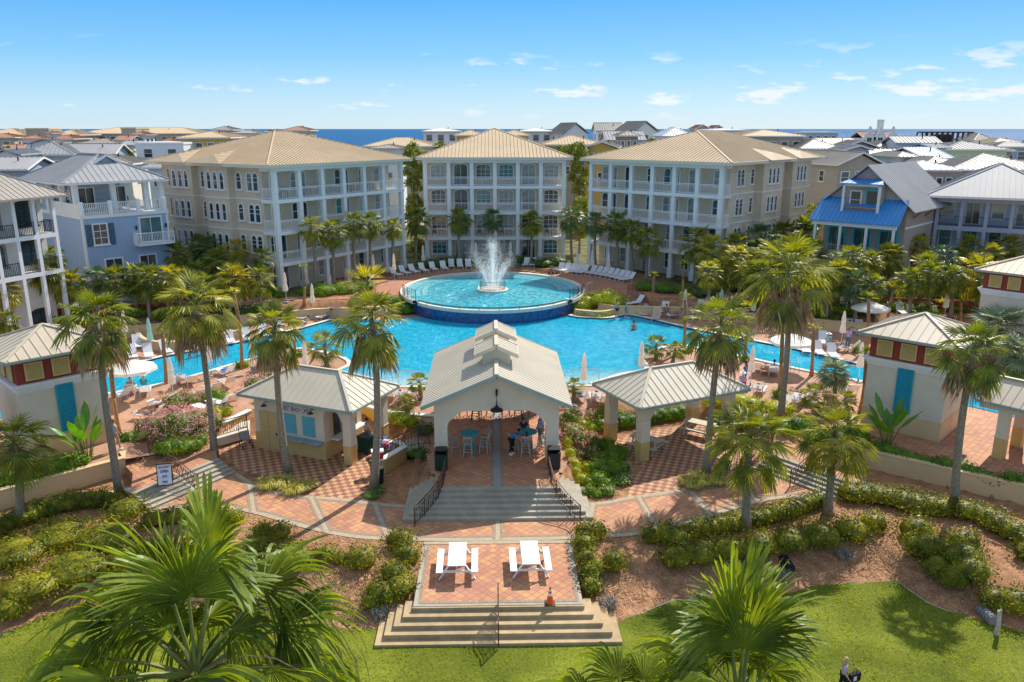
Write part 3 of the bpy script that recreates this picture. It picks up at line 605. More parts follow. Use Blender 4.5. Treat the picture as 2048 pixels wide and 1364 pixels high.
# ================================================================ the three apartment buildings
ARCHK = ((.75,1.7,.2), (.75,1.7,.2))
def condo(label, origin, rz, Wd, Dp, nb, z0, fh, side, wins_side, doors, depth_b=1.9):
    """origin: front left corner. local x along the front, y into the building"""
    t = thing('apartment_building', label, 'building', origin, rz, 'four storey apartment buildings round the pool')
    top = fh*4; cw = .42
    # body: behind the balconies
    mb = MB(); mb.box(.25, depth_b, -1, Wd-.25, Dp, top, 0)
    for zz in (fh, 2*fh, 3*fh): mb.box(.21, depth_b-.04, zz-.12, Wd-.21, Dp+.04, zz+.03, 1); 
    for zz in (fh+1.9, 2*fh+1.9, 3*fh+1.9): mb.box(.235, depth_b+.3, zz, Wd-.235, Dp+.015, zz+.05, 1)
    if side:                                   # bay projections on the visible side
        sx = .25 if side < 0 else Wd-.25
        for (a, b, pr) in wins_side['bays']:
            x0, x1 = (sx-pr, sx) if side < 0 else (sx, sx+pr)
            mb.box(x0, a, -1, x1, b, top-.01, 0)
            for zz in (fh, 2*fh, 3*fh): mb.box(x0-(.03 if side < 0 else 0), a-.03, zz-.10, x1+(.03 if side > 0 else 0), b+.03, zz+.02, 1)
    kid('wall', mb.mesh('wall', [CONDO, WHITE]), t)
    ov = .75; x0, x1 = -ov, Wd+ov
    if side < 0: x0 -= .5
    elif side > 0: x1 += .5
    rise = 2.9 if side else 3.2
    kid('roof', hip_roof(x0, -ov, x1, Dp+ov, top+.28, rise, .42, fascia=.26, w=.05, h=.06).mesh('roof', [ROOFT, mat('cream gutter', (.62,.60,.50), .5, .03, 2)]), t)
    mb = MB(); mb.box(.0, .0, top-.38, Wd, .35, top+.02); mb.box(0, .35, top-.38, .35, depth_b, top+.02); mb.box(Wd-.35, .35, top-.38, Wd, depth_b, top+.02); kid('beam', mb.mesh('beam', WHITE), t)
    for k in (1, 2, 3):
        mb = MB(); mb.box(-.05, -.05, k*fh-.34, Wd+.05, depth_b+.0, k*fh); kid('balcony_slab', mb.mesh('balcony_slab', WHITE), t)
    bay = (Wd-cw)/nb; cm_ = {}
    for k in range(4):
        a = k*fh; b = (k+1)*fh-.34 if k < 3 else top-.38
        m1 = MB(); m1.box(-cw/2, 0, a, cw/2, cw, b)
        if k == 0: m1.box(-cw/2-.06, -.06, a-.6, cw/2+.06, cw+.06, a+.9)
        me = m1.mesh('column', WHITE)
        for i in range(nb+1): kid('column', me, t, (cw/2+bay*i, 0, 0))
        for sx_ in ((0, Wd) if side else ()):
            pass
    rl = railing_mesh(bay-cw, 1.0, .17, WHITER, .04, .022, True)
    rs = railing_mesh(depth_b-cw-.05, 1.0, .14, WHITER, .04, .028, True)
    for k in (1, 2, 3):
        for i in range(nb): kid('balcony_railing', rl, t, (cw+bay*i, .12, k*fh))
        for xx in (.12, Wd-.12): kid('balcony_railing', rs, t, (xx, cw, k*fh), math.pi/2)
    for k in range(4):
        for i in range(nb):
            cx = cw/2+bay*(i+.5); kind = doors[(i+(k//2 if side else 0)) % len(doors)]
            z = k*fh; gm = (GLASS, GLASST, CURT, GLASS, CURT)[(k*7+i*3+int(Wd)) % 5]
            if kind == 'D': window(t, cx, z+.02, min(1.5, bay*.62), 2.35, .28, (1,0), .14, WHITE, gm, depth_b, name='door', sill=False)
            elif kind == 'd': window(t, cx-.15, z+.02, .85, 2.3, .22, (0,0), .12, WHITE, gm, depth_b, name='door', sill=False); 
            elif kind == 'W': window(t, cx, z+.72, min(1.6, bay*.68), 1.6, .25, (2,2), .12, WHITE, gm, depth_b)
            elif kind == 'w': window(t, cx+.1, z+.7, .95, 1.6, .2, (0,1), .12, WHITE, gm, depth_b)
            elif kind == 'x': window(t, cx-.6, z+.7, .7, 1.6, .2, (0,1), .1, WHITE, gm, depth_b); window(t, cx+.45, z+.02, .85, 2.3, .22, (0,0), .12, WHITE, gm, depth_b, name='door', sill=False)
    for xx in (-.06, Wd+.06): kid('downpipe', MB().tube([(xx, .5, -.5), (xx, .5, top+.1)], .05, 6).mesh('downpipe', mat('cream gutter', (.62,.60,.50))), t)
    for k in (1, 2, 3):
        for i in range(nb):
            if (k*5+i*3+int(Wd)) % 3: continue
            fx = cw/2+bay*(i+.5); m_ = MB(); m_.box(fx-.75, .7, k*fh+.4, fx-.3, 1.15, k*fh+.45); m_.box(fx-.75, 1.12, k*fh+.4, fx-.3, 1.17, k*fh+.95); m_.box(fx+.0, .75, k*fh+.68, fx+.6, 1.3, k*fh+.72); [m_.box(x_, y_, k*fh, x_+.04, y_+.04, k*fh+.68) for x_ in (fx-.75, fx-.34, fx+.02, fx+.54) for y_ in (.78, 1.1)]
            q_ = put('balcony_furniture', m_.mesh('balcony_furniture', (BLACK, DSTOOL, TWIG)[(k+i) % 3]), None, Matrix.Translation(origin) @ Matrix.Rotation(rz, 4, 'Z') @ Vector((0,0,0)), rz)
            tag(q_, 'chair and small table on the %s balcony, bay %s from the left, %s building' % (('second floor', 'third floor', 'top floor')[k-1], ('one','two','three','four','five','six')[i], {-1:'left',1:'right',0:'middle'}[side]), 'furniture', 'balcony furniture')
    if side:
        rzw = face_rz(side, 0)
        for (yy, pr, kind) in wins_side['wins']:
            xx = (.25-pr) if side < 0 else (Wd-.25+pr); xx += side*.01
            for k in range(4):
                z = k*fh
                if kind == 'T':
                    for d in (-.95, 0, .95): window(t, xx, z+.75, .5, 1.6, .25, (0,1), .12, WHITE, GLASS, yy+d, rzw)
                elif kind == 'P':
                    for d in (-.42, .42): window(t, xx, z+.7, .62, 1.65, .31, (0,1), .14, WHITE, GLASS, yy+d, rzw)
                    mb_ = MB(); 
                elif kind == 'S': window(t, xx, z+.8, .62, 1.55, .31 if k != 9 else 0, (0,1), .12, WHITE, GLASS, yy, rzw)
                elif kind == 'N': window(t, xx, z+.7, .32, 1.75, .16, (0,1), .1, WHITE, GLASS, yy, rzw)
        # small hip roofs of the bays
        for (a, b, pr) in wins_side['bays']:
            sx = -ov-.5 if side < 0 else Wd+ov+.5
            mb = MB(); z = top+.30; xa = sx; mid = (a+b)/2; oa = (xa+side*.35, a-.5, z); ob = (xa+side*.35, b+.5, z); r1 = (xa-side*.9, mid, z+.72); r2 = (xa-side*3.4, mid, z+1.12)
            for f in ((oa, ob, r1), (oa, r1, r2), (ob, r2, r1)): roof_face(mb, f, .42, .03, .03, .07, 0)
            kid('bay_roof', mb.mesh('bay_roof', [ROOFT]), t)
    # balcony things: a few clocks/lamps fused as wall lamps
    return t
fhC = 2.95
bL = condo('cream four storey building left of the fountain pool, its long side facing left', (-20.2, 74.8, 2.15), math.atan2(15.1, 10.2), 18.2, 17, 6, 2.15, fhC, -1,
    {'bays': [(5.9, 9.5, .7), (11.3, 14.9, .7)], 'wins': [(3.2, 0, 'P'), (5.15, 0, 'S'), (7.7, .7, 'T'), (10.4, 0, 'S'), (13.1, .7, 'T'), (15.9, 0, 'N')]}, 'xdxwxw')
bR = condo('cream four storey building right of the fountain pool, its long side facing right', (10.6, 90.2, 2.15), math.atan2(-11.2, 11.8), 16.3, 22, 6, 2.15, fhC, 1,
    {'bays': [(7.6, 12.4, .9), (14.8, 19.4, .9)], 'wins': [(4.2, 0, 'P'), (6.8, 0, 'S'), (10.0, .9, 'T'), (13.6, 0, 'S'), (17.1, .9, 'T'), (20.8, 0, 'S')]}, 'wxdwxd')
bC = condo('cream four storey building straight behind the fountain, with its front facing the pool', (-8.1, 93.6, 2.15), 0, 16.4, 22, 6, 2.15, fhC, 0, {}, 'WDWWDW')
# ================================================================ open pavilion in the middle
def wall_opening(pts, y0, y1, mt_i=0):
    """prism of polygon pts in the xz plane between y0 and y1"""
    mb = MB(); n = len(pts); ar = sum(pts[i][0]*pts[(i+1)%n][1]-pts[(i+1)%n][0]*pts[i][1] for i in range(n))
    if ar < 0: pts = pts[::-1]
    v = [(x, y0, z) for x, z in pts]+[(x, y1, z) for x, z in pts]
    mb.add(v, [tuple(range(n)), tuple(range(n, 2*n))[::-1]]+[(i, i+n, (i+1)%n+n, (i+1)%n) for i in range(n)], mt_i)
    return mb
Lf = .9
pv = thing('open_pavilion', 'open cream pavilion with gabled metal roof and two ridge cupolas above the steps', 'pavilion', (0, 0, 0))
OFF = mat('pavilion cream plaster', (.74, .66, .53), .85, .05, 1.5, bump=.2, stain=.08)
GREENF = mat('grey green fascia', (.30, .38, .36), .6, .06, 2)
gp = [(-3.15,1.9+Lf-.0),(-3.15,4.22),(0,5.66),(3.15,4.22),(3.15,1.9+Lf)]
for yy in (37.75, 45.7):
    inner = [(2.5,1.9+Lf),(2.5,2.85),(2.42,3.12),(1.95,3.55),(1.62,3.70),(-1.62,3.70),(-1.95,3.55),(-2.42,3.12),(-2.5,2.85),(-2.5,1.9+Lf)]
    kid('gable_wall', wall_opening(gp+inner, yy, yy+.62).mesh('gable_wall', OFF), pv)
for x in (-3.15, 2.5):
    for yy in (37.75, 45.7):
        mb = MB(); mb.box(x, yy, Lf+.93, x+.65, yy+.62, 1.9+Lf, 0); mb.box(x-.03, yy-.03, Lf+.85, x+.68, yy+.65, Lf+.93, 0); mb.box(x+.002, yy+.002, Lf-.3, x+.648, yy+.618, Lf+.85, 1)
        kid('column', mb.mesh('column', [OFF, OCHRE]), pv)
    mb = MB(); mb.box(x+.04, 38.37, 3.5, x+.61, 45.7, 4.1); kid('beam', mb.mesh('beam', OFF), pv)
kid('roof', gable_roof(-3.72, 37.0, 3.72, 46.9, 4.18, 1.62, 'y', .30, h=.025, w=.02).mesh('roof', [ROOFG, GREENF]), pv)
mb = MB(); mb.add([(-3.1,38.4,4.2),(3.1,38.4,4.2),(0,38.4,5.5),(-3.1,45.7,4.2),(3.1,45.7,4.2),(0,45.7,5.5)], [(0,2,5,3),(1,4,5,2)]); kid('ceiling', mb.mesh('ceiling', OFF), pv)
for yc in (40.4, 43.8):
    mb = MB(); mb.T = Matrix.Translation((0, yc, 0))
    mb.prism([(-.72,-.7),(.72,-.7),(.72,.7),(-.72,.7)], 5.2, 6.22); c = kid('cupola', mb.mesh('cupola', OFF), pv)
    mb = wall_opening([(-.72,6.22),(.72,6.22),(0,6.56)], yc-.7, yc+.7); kid('gable', mb.mesh('gable', OFF), c)
    kid('cupola_roof', gable_roof(-1.12, yc-1.0, 1.12, yc+1.0, 6.14, .50, 'y', .30, h=.025, w=.02).mesh('cupola_roof', [ROOFG, OFF]), c)
lp = kid('pendant_lamp', MB().tube([(0,37.62,4.75),(0,37.4,4.72),(0,37.35,4.3),(0,37.35,4.16)], .03, 6).box(-.05,37.6,4.55,.05,37.75,4.85).mesh('pendant_lamp', BLACK), pv)
kid('lamp_shade', MB().lathe([(.03,4.16),(.08,4.10),(.12,4.02),(.30,3.93),(.33,3.86),(.31,3.86),(.1,3.98)], 16, c=(0,37.35)).mesh('lamp_shade', BLACK), lp)
kid('bulb', MB().lathe([(.02,3.84),(.06,3.87),(.06,3.93)], 10, c=(0,37.35)).mesh('bulb', mat('warm bulb glass', (.7,.5,.25), .3)), lp)
# railings curving down the pavilion steps
def rail_panel(pts, h, mt, name, label, cat, group=None, sp=.13, cross=True):
    mb = MB(); pts = [Vector(p) for p in pts]; up = Vector((0,0,h))
    for a, b in zip(pts, pts[1:]):
        mb.bar(a+up, b+up, .045, .035); mb.bar(a+Vector((0,0,.12)), b+Vector((0,0,.12)), .03, .03); mb.bar(a+up*.82, b+up*.82, .022, .022)
        n_ = max(1, int((b-a).length/sp))
        for i in range(n_): mb.bar(a.lerp(b, i/n_)+Vector((0,0,.12)), a.lerp(b, i/n_)+up*.82, .02, .02)
        for i in range(0, n_-1, 3) if cross else ():
            p = a.lerp(b, i/n_); q = a.lerp(b, min(1, (i+2)/n_)); mb.bar(p+Vector((0,0,.12)), q+up*.82, .016, .016); mb.bar(q+Vector((0,0,.12)), p+up*.82, .016, .016)
    for p in [pts[0], pts[-1]]+pts[2:-2:3]: mb.bar(p-Vector((0,0,.05)), p+up, .045, .045)
    o = put(name, mb.mesh(name, mt)); return tag(o, label, cat, group)
for s in (-1, 1):
    pp = smooth([(s*2.55, 36.2, .92), (s*2.62, 34.9, .80), (s*2.9, 34.1, .47), (s*3.55, 33.2, .05), (s*3.75, 32.75, .02)], 3)
    rail_panel(pp, .92, IRON, 'handrail', 'dark bronze handrail curving down the %s side of the pavilion steps' % ('left' if s < 0 else 'right'), 'railing', 'railings of the pavilion steps')
rail_panel([(-.02, 26.55, 0), (-.02, 25.2, -.6), (-.02, 24.9, -.62)], .92, IRON, 'handrail', 'single thin bronze handrail in the middle of the terrace steps', 'railing')
rail_panel(smooth([(-3.6, 40.2, .9), (-4.6, 40.3, .75), (-5.6, 40.1, .35), (-6.1, 39.9, .05)], 3), .95, IRON, 'handrail', 'dark handrail beside the pavilion going down to the cafe patio', 'railing')
sm = MB()
st2 = thing('cafe_side_steps', 'small steps between the pavilion and the cafe patio', 'steps')
for k in range(5):
    mb = MB(); mb.box(-5.9+.42*k, 40.3, -.1, -3.3, 41.9, .18*(k+1)+.001*k); kid('step', mb.mesh('step', CONC), st2)
# low planter walls with white caps by the cafe
def wall_thing(name, pts, z0, z1, th, mt, label, cat='wall', cap=None, group=None, capm=None):
    t = thing(name, label, cat, (0,0,0), 0, group)
    kid('wall_face', kerb('wall_face', pts, th, z0, z1, mt), t)
    if cap: kid('cap', kerb('cap', pts, th+.1, z1, z1+cap, capm or STONE), t)
    return t
wall_thing('planter_wall', [(-6.6,41.0),(-5.4,40.9),(-5.0,40.2),(-5.9,38.6),(-6.5,38.2)], -.1, .78, .25, OCHRE, 'low ochre planter wall with a white cap right of the cafe', cap=.07, capm=WHITE)
wall_thing('planter_wall', [(-10.5,46.8),(-8.0,46.4),(-6.4,45.2),(-4.2,44.6),(-3.5,44.5)], .0, .95, .25, mat('sunny yellow stucco', (.72,.46,.10), .8, .05, 2), 'bright yellow retaining wall behind the cafe', cap=.07, capm=WHITE)
wall_thing('retaining_wall', [(-19.7,39.5),(-19.3,38.7),(-23.4,35.0),(-28,30.6),(-34,25)], -.1, .95, .25, PEACH, 'long yellow retaining wall in front of the left tower', cap=.05, capm=PEACH)
wall_thing('retaining_wall', [(19.6,39.5),(19.6,38.8),(25.05,34.4),(30,30),(34,26.6)], -.1, .95, .25, PEACH, 'long yellow retaining wall in front of the right tower', cap=.05, capm=PEACH)
wall_thing('ramp_wall', px(.9, (330,905),(400,870),(500,822)), .0, .95, .25, OCHRE, 'low sloping ochre wall along the ramp left of the cafe', cap=.06, capm=WHITE)
rail_panel([tuple(p) for p in px(.6, (300,915),(330,900),(420,880),(495,858))], .9, IRON, 'handrail', 'bronze handrail along the ramp behind the pink bush', 'railing')
mb = MB(); mb.prism([(p.x, p.y) for p in px(.5, (262,888),(330,880),(500,842),(498,862),(420,884),(300,905))], .1, .56); struct('ramp', mb.mesh('ramp', mat('pale concrete', (.6,.55,.46))))
for s, lb in ((-1, 'left'), (1, 'right')):
    b = Vector((s*15.0, 36.66, .05)); nrm = Vector((s*.83, .557, 0))
    pts = [b-nrm*.35, b, b+nrm*1.35+Vector((0,0,.5)), b+nrm*2.0+Vector((0,0,.53))]
    rail_panel(pts, .92, IRON, 'handrail', 'bronze lattice handrail in the middle of the %s side steps' % lb, 'railing', 'handrails on the side steps')
# ================================================================ beach cafe
cf = thing('beach_cafe', 'cream and ochre beach cafe kiosk with hipped metal roof and teal shutters', 'cafe', (-9.9, 42.6, 0), rad(-24.6))
CW = mat('cafe cream stucco', (.76, .65, .50), .85, .04, 1.5, bump=.2, stain=.06); YW_ = mat('cafe ochre stucco', (.66, .46, .18), .85, .05, 1.5, bump=.2, stain=.08)
mb = MB(); mb.box(-3.15, -1.85, -.1, 1.55, 1.75, 1.0, 1); mb.box(-3.12, -1.82, 1.0, 1.52, 1.72, 3.18, 0); kid('wall', mb.mesh('wall', [CW, YW_]), cf)
kid('roof', hip_roof(-3.75, -2.4, 3.75, 2.35, 3.3, 1.25, .42, ridge=2.9, fascia=.12).mesh('roof', [ROOFG, GREENF]), cf)
for (x, y) in ((2.75,-1.85),(2.75,1.35)):
    mb = MB(); mb.box(x, y, 1.15, x+.5, y+.5, 3.2, 0); mb.box(x-.03, y-.03, 1.08, x+.53, y+.53, 1.15, 0); mb.box(x-.01, y-.01, -.1, x+.51, y+.51, 1.08, 1); kid('column', mb.mesh('column', [CW, YW_]), cf)
ar_ = [(1.5,3.2),(1.5,3.0),(1.6,2.75),(2.0,3.0),(2.3,2.9),(2.75,2.2),(2.75,3.2)]
kid('arch', wall_opening([(1.5,3.2),(1.5,2.6),(1.75,3.0),(2.1,3.02),(2.45,2.8),(2.76,2.2),(2.76,3.2)], -1.8, -1.4).mesh('arch', CW), cf)
kid('arch', wall_opening([(1.5,3.2),(1.5,3.0),(2.1,3.02),(2.45,2.8),(2.76,2.2),(2.76,3.2)], 1.38, 1.78).mesh('arch', CW), cf)
mb = wall_opening([(-1.4,3.2),(-1.4,2.2),(-1.1,2.8),(-.6,3.0),(.6,3.0),(1.1,2.8),(1.4,2.2),(1.4,3.2)], 0, .4); m2 = mb.mesh('arch', CW); kid('arch', m2, cf, (3.2, -.02, 0), rad(90))
DOORM = mat('ochre painted door', (.58, .42, .18), .5, .05, 3)
mb = MB(); mb.box(-2.75, -1.9, 0, -1.45, -1.84, 2.3); 
for i in range(2):
    for j in range(3): mb.box(-2.67+.66*i, -1.93, .15+.72*j, -2.13+.66*i, -1.9, .75+.72*j)
d = kid('door', mb.mesh('door', DOORM), cf); kid('handle', MB().box(-1.62,-1.97,1.0,-1.56,-1.93,1.15).mesh('handle', BLACK), d)
for x in (-1.1, .15):
    mb = MB(); mb.box(x, -1.88, 1.25, x+.8, -1.82, 2.35)
    for k in range(14): mb.box(x+.06, -1.9, 1.3+.072*k, x+.74, -1.88, 1.34+.072*k)
    kid('shutter', mb.mesh('shutter', AQUA2), cf)
mb = MB(); mb.box(-1.3, -2.32, 1.02, 1.5, -1.83, 1.09); [mb.bar((x,-1.86,.75),(x,-2.2,1.0),.05) for x in (-1,.2,1.2)]; kid('counter', mb.mesh('counter', mat('blue grey shelf', (.30,.36,.42), .5)), cf)
mb = MB(); mb.box(1.55, -1.3, 1.02, 2.05, 1.5, 1.09); kid('counter', mb.mesh('counter', WHITE), cf)
w_ = window(cf, 1.56, 1.12, 2.2, 1.35, 0, (2,0), .06, LOUV, GLASS, .0, rad(90), sill=False)
mb = MB(); mb.box(-3.1, -1.87, 3.0, 1.5, -1.83, 3.17); kid('trim', mb.mesh('trim', CW), cf)
def text_mesh(s, size, mt, sx=1., ext=.004, sp=1.):
    c = bpy.data.curves.new('lettering', 'FONT'); c.body = s; c.size = size; c.extrude = ext; c.align_x = 'CENTER'; c.space_character = sp; c.offset = size*.018
    o = bpy.data.objects.new('lettering', c); COL.objects.link(o)
    dg = bpy.context.evaluated_depsgraph_get(); me = bpy.data.meshes.new_from_object(o.evaluated_get(dg)); bpy.data.objects.remove(o)
    me.materials.clear(); me.materials.append(mt)
    for v in me.vertices: v.co.x *= sx
    return me
MAROON = mat('maroon lettering', (.13, .01, .03), .5)
sg = kid('sign', MB().box(-1.5, -1.95, 2.52, .75, -1.90, 2.96).mesh('sign', WHITE), cf)
kid('sign_border', MB().box(-1.47,-1.956,2.55,.72,-1.950,2.57).box(-1.47,-1.956,2.91,.72,-1.950,2.93).mesh('sign_border', MAROON), sg)
lt = kid('lettering', text_mesh("SEACREST BEACH CAFE", .34, MAROON, .58, .004, 1.05), sg, (-.375, -1.957, 2.62)); lt.rotation_euler = (math.pi/2, 0, 0)
for x in (-2.1, 1.0):
    l_ = kid('wall_lamp', MB().tube([(x,-1.84,2.85),(x,-2.1,2.95),(x,-2.2,2.85)], .02, 6).mesh('wall_lamp', BLACK), cf)
    kid('lamp_shade', MB().lathe([(.03,2.88),(.08,2.82),(.18,2.74),(.17,2.74)], 12, c=(x,-2.2)).mesh('lamp_shade', mat('dark green enamel', (.03,.08,.06), .35)), l_)
# ================================================================ gazebo with picnic tables
gzb = thing('picnic_gazebo', 'open hip roofed gazebo on cream and ochre columns over picnic tables', 'gazebo', (9.9, 42.75, 0), rad(24.6))
kid('roof', hip_roof(-3.75, -2.35, 3.75, 2.35, 3.3, 1.25, .40, ridge=2.9, fascia=.12).mesh('roof', [ROOFG, GREENF]), gzb)
for x in (-3.2, 2.65):
    for y in (-1.85, 1.3):
        mb = MB(); mb.box(x, y, 1.15, x+.55, y+.55, 2.3, 0); mb.box(x-.03, y-.03, 1.08, x+.58, y+.58, 1.15, 0); mb.box(x-.01, y-.01, -.1, x+.56, y+.56, 1.08, 1); kid('column', mb.mesh('column', [CW, YW_]), gzb)
for y in (-1.85, 1.3):
    kid('arch', wall_opening([(-3.2,3.2),(-3.2,2.3),(-2.65,2.3),(-2.3,2.75),(-1.9,2.98),(1.9,2.98),(2.3,2.75),(2.65,2.3),(3.2,2.3),(3.2,3.2)], y+.06, y+.49).mesh('arch', CW), gzb)
for x in (-3.2, 2.65):
    me = wall_opening([(-1.3,3.2),(-1.3,2.3),(-1.0,2.75),(-.6,2.96),(.6,2.96),(1.0,2.75),(1.3,2.3),(1.3,3.2)], 0, .43).mesh('arch', CW)
    kid('arch', me, gzb, (x+.49, 0, 0), rad(90))
# ================================================================ towers
def louvre(w, h, mt, key, n_=14):
    mb = MB(); fr = .07
    mb.box(-w/2, -.06, 0, w/2, -.04, h); mb.box(-w/2, -.10, 0, -w/2+fr, -.06, h); mb.box(w/2-fr, -.10, 0, w/2, -.06, h); mb.box(-w/2+fr, -.10, 0, w/2-fr, -.06, fr); mb.box(-w/2+fr, -.10, h-fr, w/2-fr, -.06, h)
    for k in range(n_):
        z = fr+(h-2*fr)*(k+.5)/n_; mb.bar((-w/2+fr, -.075, z), (w/2-fr, -.075, z), .06, .02, up=(0,-.6,.8))
    return mb.mesh(key, mt)
def tower(label, loc, rz, zb, hgt=1., shut=(-1,), roofm=None):
    t = thing('changing_tower', label, 'tower', loc, rz, 'red banded towers by the pool')
    a = 2.08; TW = mat('tower off white stucco', (.74, .67, .54), .88, .05, 1.2, bump=.35, bscale=70, stain=.08)
    mb = MB(); mb.box(-a, -a, zb+1.1, a, a, 4.6, 0); mb.box(-a-.03, -a-.03, zb-1, a+.03, a+.03, zb+1.1, 2)
    kid('wall', mb.mesh('wall', [TW, WHITE, PEACH]), t)
    mb = MB()
    for e, z0, z1 in ((.05,4.55,4.68),(.10,4.68,4.8),(.18,4.8,4.92),(.24,4.92,5.0)): mb.box(-a-e, -a-e, z0, a+e, a+e, z1)
    kid('cornice', mb.mesh('cornice', WHITE), t)
    r = a-.02; kid('band', MB().box(-r, -r, 5.0, r, r, 6.3).mesh('band', RED), t)
    lv = louvre(.84, .92, LOUV, 'louvre', 11); 
    for (nx, ny) in ((0,-1),(-1,0),(1,0),(0,1)):
        z_ = face_rz(nx, ny); tx, ty = -ny, nx
        for q in (-1.25, 0, 1.25): kid('louvre', lv, t, (nx*r+tx*q, ny*r+ty*q, 5.14), z_)
    sh = louvre(.85, 2.55, AQUA, 'shutter', 22)
    for s in shut:
        nx, ny = {-1: (-1, 0), 0: (0, -1)}[s]; kid('shutter', sh, t, (nx*a, ny*a, zb+1.2), face_rz(nx, ny))
    kid('roof', hip_roof(-2.62, -2.62, 2.62, 2.62, 6.4, 1.05, .44, fascia=.12).mesh('roof', [ROOFT if roofm is None else roofm, GREENF]), t)
    return t
tower('cream tower with red louvred band and aqua shutter at the left by bird of paradise', (-23.9, 41.3, 0), rad(45), .9, shut=(0,), roofm=mat('beige metal roofing', (.58,.50,.39), .5, .05, .6, spec=.2, stain=.1))
tower('cream tower with red louvred band and aqua shutter at the right behind the palm', (24.0, 42.8, 0), rad(45), .9, shut=(-1,), roofm=MAT['beige metal roofing'])
q = P(2040, 560, 56.5); tower('distant small red banded tower cut by the right picture edge', (q.x+1.0, 57.5, .9), rad(40), .0, shut=())
# arcade roofs beside the towers
def arcade(label, loc, rz, L):
    t = thing('arcade', label, 'arcade', loc, rz, 'low arcades beside the towers')
    mb = gable_roof(-.4, -1.7, L, 1.7, 3.0, .95, 'x', .44, fascia=.14); kid('roof', mb.mesh('roof', [MAT['beige metal roofing'], GREENF]), t)
    x = .9
    while x < L:
        for y in (-1.45, 1.0):
            mb = MB(); mb.box(x-.25, y, 1.2, x+.25, y+.45, 2.55, 0); mb.box(x-.28, y-.03, 1.13, x+.28, y+.48, 1.2, 0); mb.box(x-.26, y-.01, -.2, x+.26, y+.46, 1.13, 1); kid('column', mb.mesh('column', [CW, YW_]), t)
        x += 3.0
    mb = MB(); mb.box(-.3, -1.45, 2.55, L-.1, -1.0, 2.9); mb.box(-.3, 1.0, 2.55, L-.1, 1.45, 2.9); kid('beam', mb.mesh('beam', CW), t)
    return t
arcade('low metal roofed arcade on columns joined to the right tower', (26.4, 39.2, .9), rad(-52), 14)
arcade('low metal roofed arcade joined to the left tower, mostly out of frame', (-26.2, 37.9, .9), rad(-128), 12)
sheet('arcade_floor', [(20.2,39.6),(25.5,34.9),(34,27),(44,33),(30,48),(22,47)], .918, W1)
# ================================================================ vegetation
Z3 = Vector((0,0,1))
def fan(mb, o, d, nrm, Rr, nb, spread, droop, rg, m=0, seg=3, fuse=.45, jit=.06, curl=0., lf=.28):
    d = d.normalized(); s = d.cross(nrm).normalized(); nrm = s.cross(d); da = 2*spread/nb
    ts = (0, fuse, .76, 1) if seg == 3 else [0]+[fuse*(1+0)]+[fuse+(1-fuse)*k/(seg-1) for k in range(1, seg)]
    for k in range(nb):
        a = -spread+da*(k+.5)+rg.uniform(-jit, jit)*da*3; dr = d*math.cos(a)+s*math.sin(a); L = Rr*(1-lf+lf*math.cos(a*.8))*rg.uniform(.88, 1.06)
        sd = (s*math.cos(a)-d*math.sin(a)); wf = fuse*L*math.tan(da/2)*1.02; dp = droop*rg.uniform(.6, 1.5); pl = (nrm*(.018*Rr if k % 2 else -.018*Rr))
        prev = None; v = []
        for t in ts:
            p = o+dr*(L*t)-Z3*(dp*Rr*max(0, t-fuse*.6)**1.7)+nrm*(-curl*abs(math.sin(a))*L*t)
            if t > fuse and dp > .6: p -= dr*(L*(t-fuse)**2*dp*.45)
            w_ = (wf*t/fuse) if t <= fuse else wf*(1-(t-fuse)/(1-fuse))**.8
            if t in (0,): v.append([p])
            elif t >= .999: v.append([p])
            else: v.append([p-sd*w_+pl, p+sd*w_-pl*1.0])
        vs = []; idx = []
        for q in v: idx.append(list(range(len(vs), len(vs)+len(q)))); vs += q
        fs = []
        for a_, b_ in zip(idx, idx[1:]):
            if len(a_) == 1: fs.append((a_[0], b_[0], b_[1]))
            elif len(b_) == 1: fs.append((a_[0], b_[0], a_[1]))
            else: fs.append((a_[0], b_[0], b_[1], a_[1]))
        mb.add(vs, fs, m)
def crown_mesh(name, rg, n, pl, Rr, nb, els, spread, droop, leaf, seg=3, pr=.012, fuse=.5):
    mb = MB()
    for i in range(n):
        az = i*2.39996+rg.uniform(-.25, .25); f = i/(n-1); el = rad(els[0]+(els[1]-els[0])*f**.9+rg.uniform(-9, 9))
        h = Vector((math.cos(az), math.sin(az), 0)); d0 = h*math.cos(el)+Z3*math.sin(el); e2 = el-rad(22+16*f); d1 = h*math.cos(e2)+Z3*math.sin(e2)
        L = pl*rg.uniform(.8, 1.15)*(.75+.35*f if els[0] > 60 else 1); p0 = Z3*(.10*(1-f)); p1 = p0+d0*L*.55; p2 = p1+d1*L*.5
        mb.tube([p0, p1, p2], [pr*1.5, pr, pr*.8], 3, 1, False)
        nr = (d1.cross(h.cross(Z3))); nr = Z3-d1*d1.z if abs(d1.z) < .97 else -h
        nr = nr+Vector((rg.uniform(-.5,.5), rg.uniform(-.5,.5), 0))*.6
        fan(mb, p2, d1, nr, Rr*rg.uniform(.85, 1.1)*(.8 if f < .12 else 1), nb, spread, droop*(.4+1.0*f), rg, 0, seg, fuse)
    return mb.mesh(name, [leaf, STEM])
def skirt_mesh(name, rg, n=26, L=.85):
    mb = MB()
    for i in range(n):
        az = i*2.4; h = Vector((math.cos(az), math.sin(az), 0)); p0 = h*.04-Z3*.02; p1 = h*rg.uniform(.18,.34)-Z3*rg.uniform(.1,.25)
        d = (h*.18-Z3).normalized(); mb.tube([p0, p1], .01, 3, 0, False); fan(mb, p1, d, h, L*rg.uniform(.6, 1.05), 9, .55, .15, rg, 0, 3, .35, .2)
    return mb.mesh(name, [DEAD])
rg = random.Random(3)
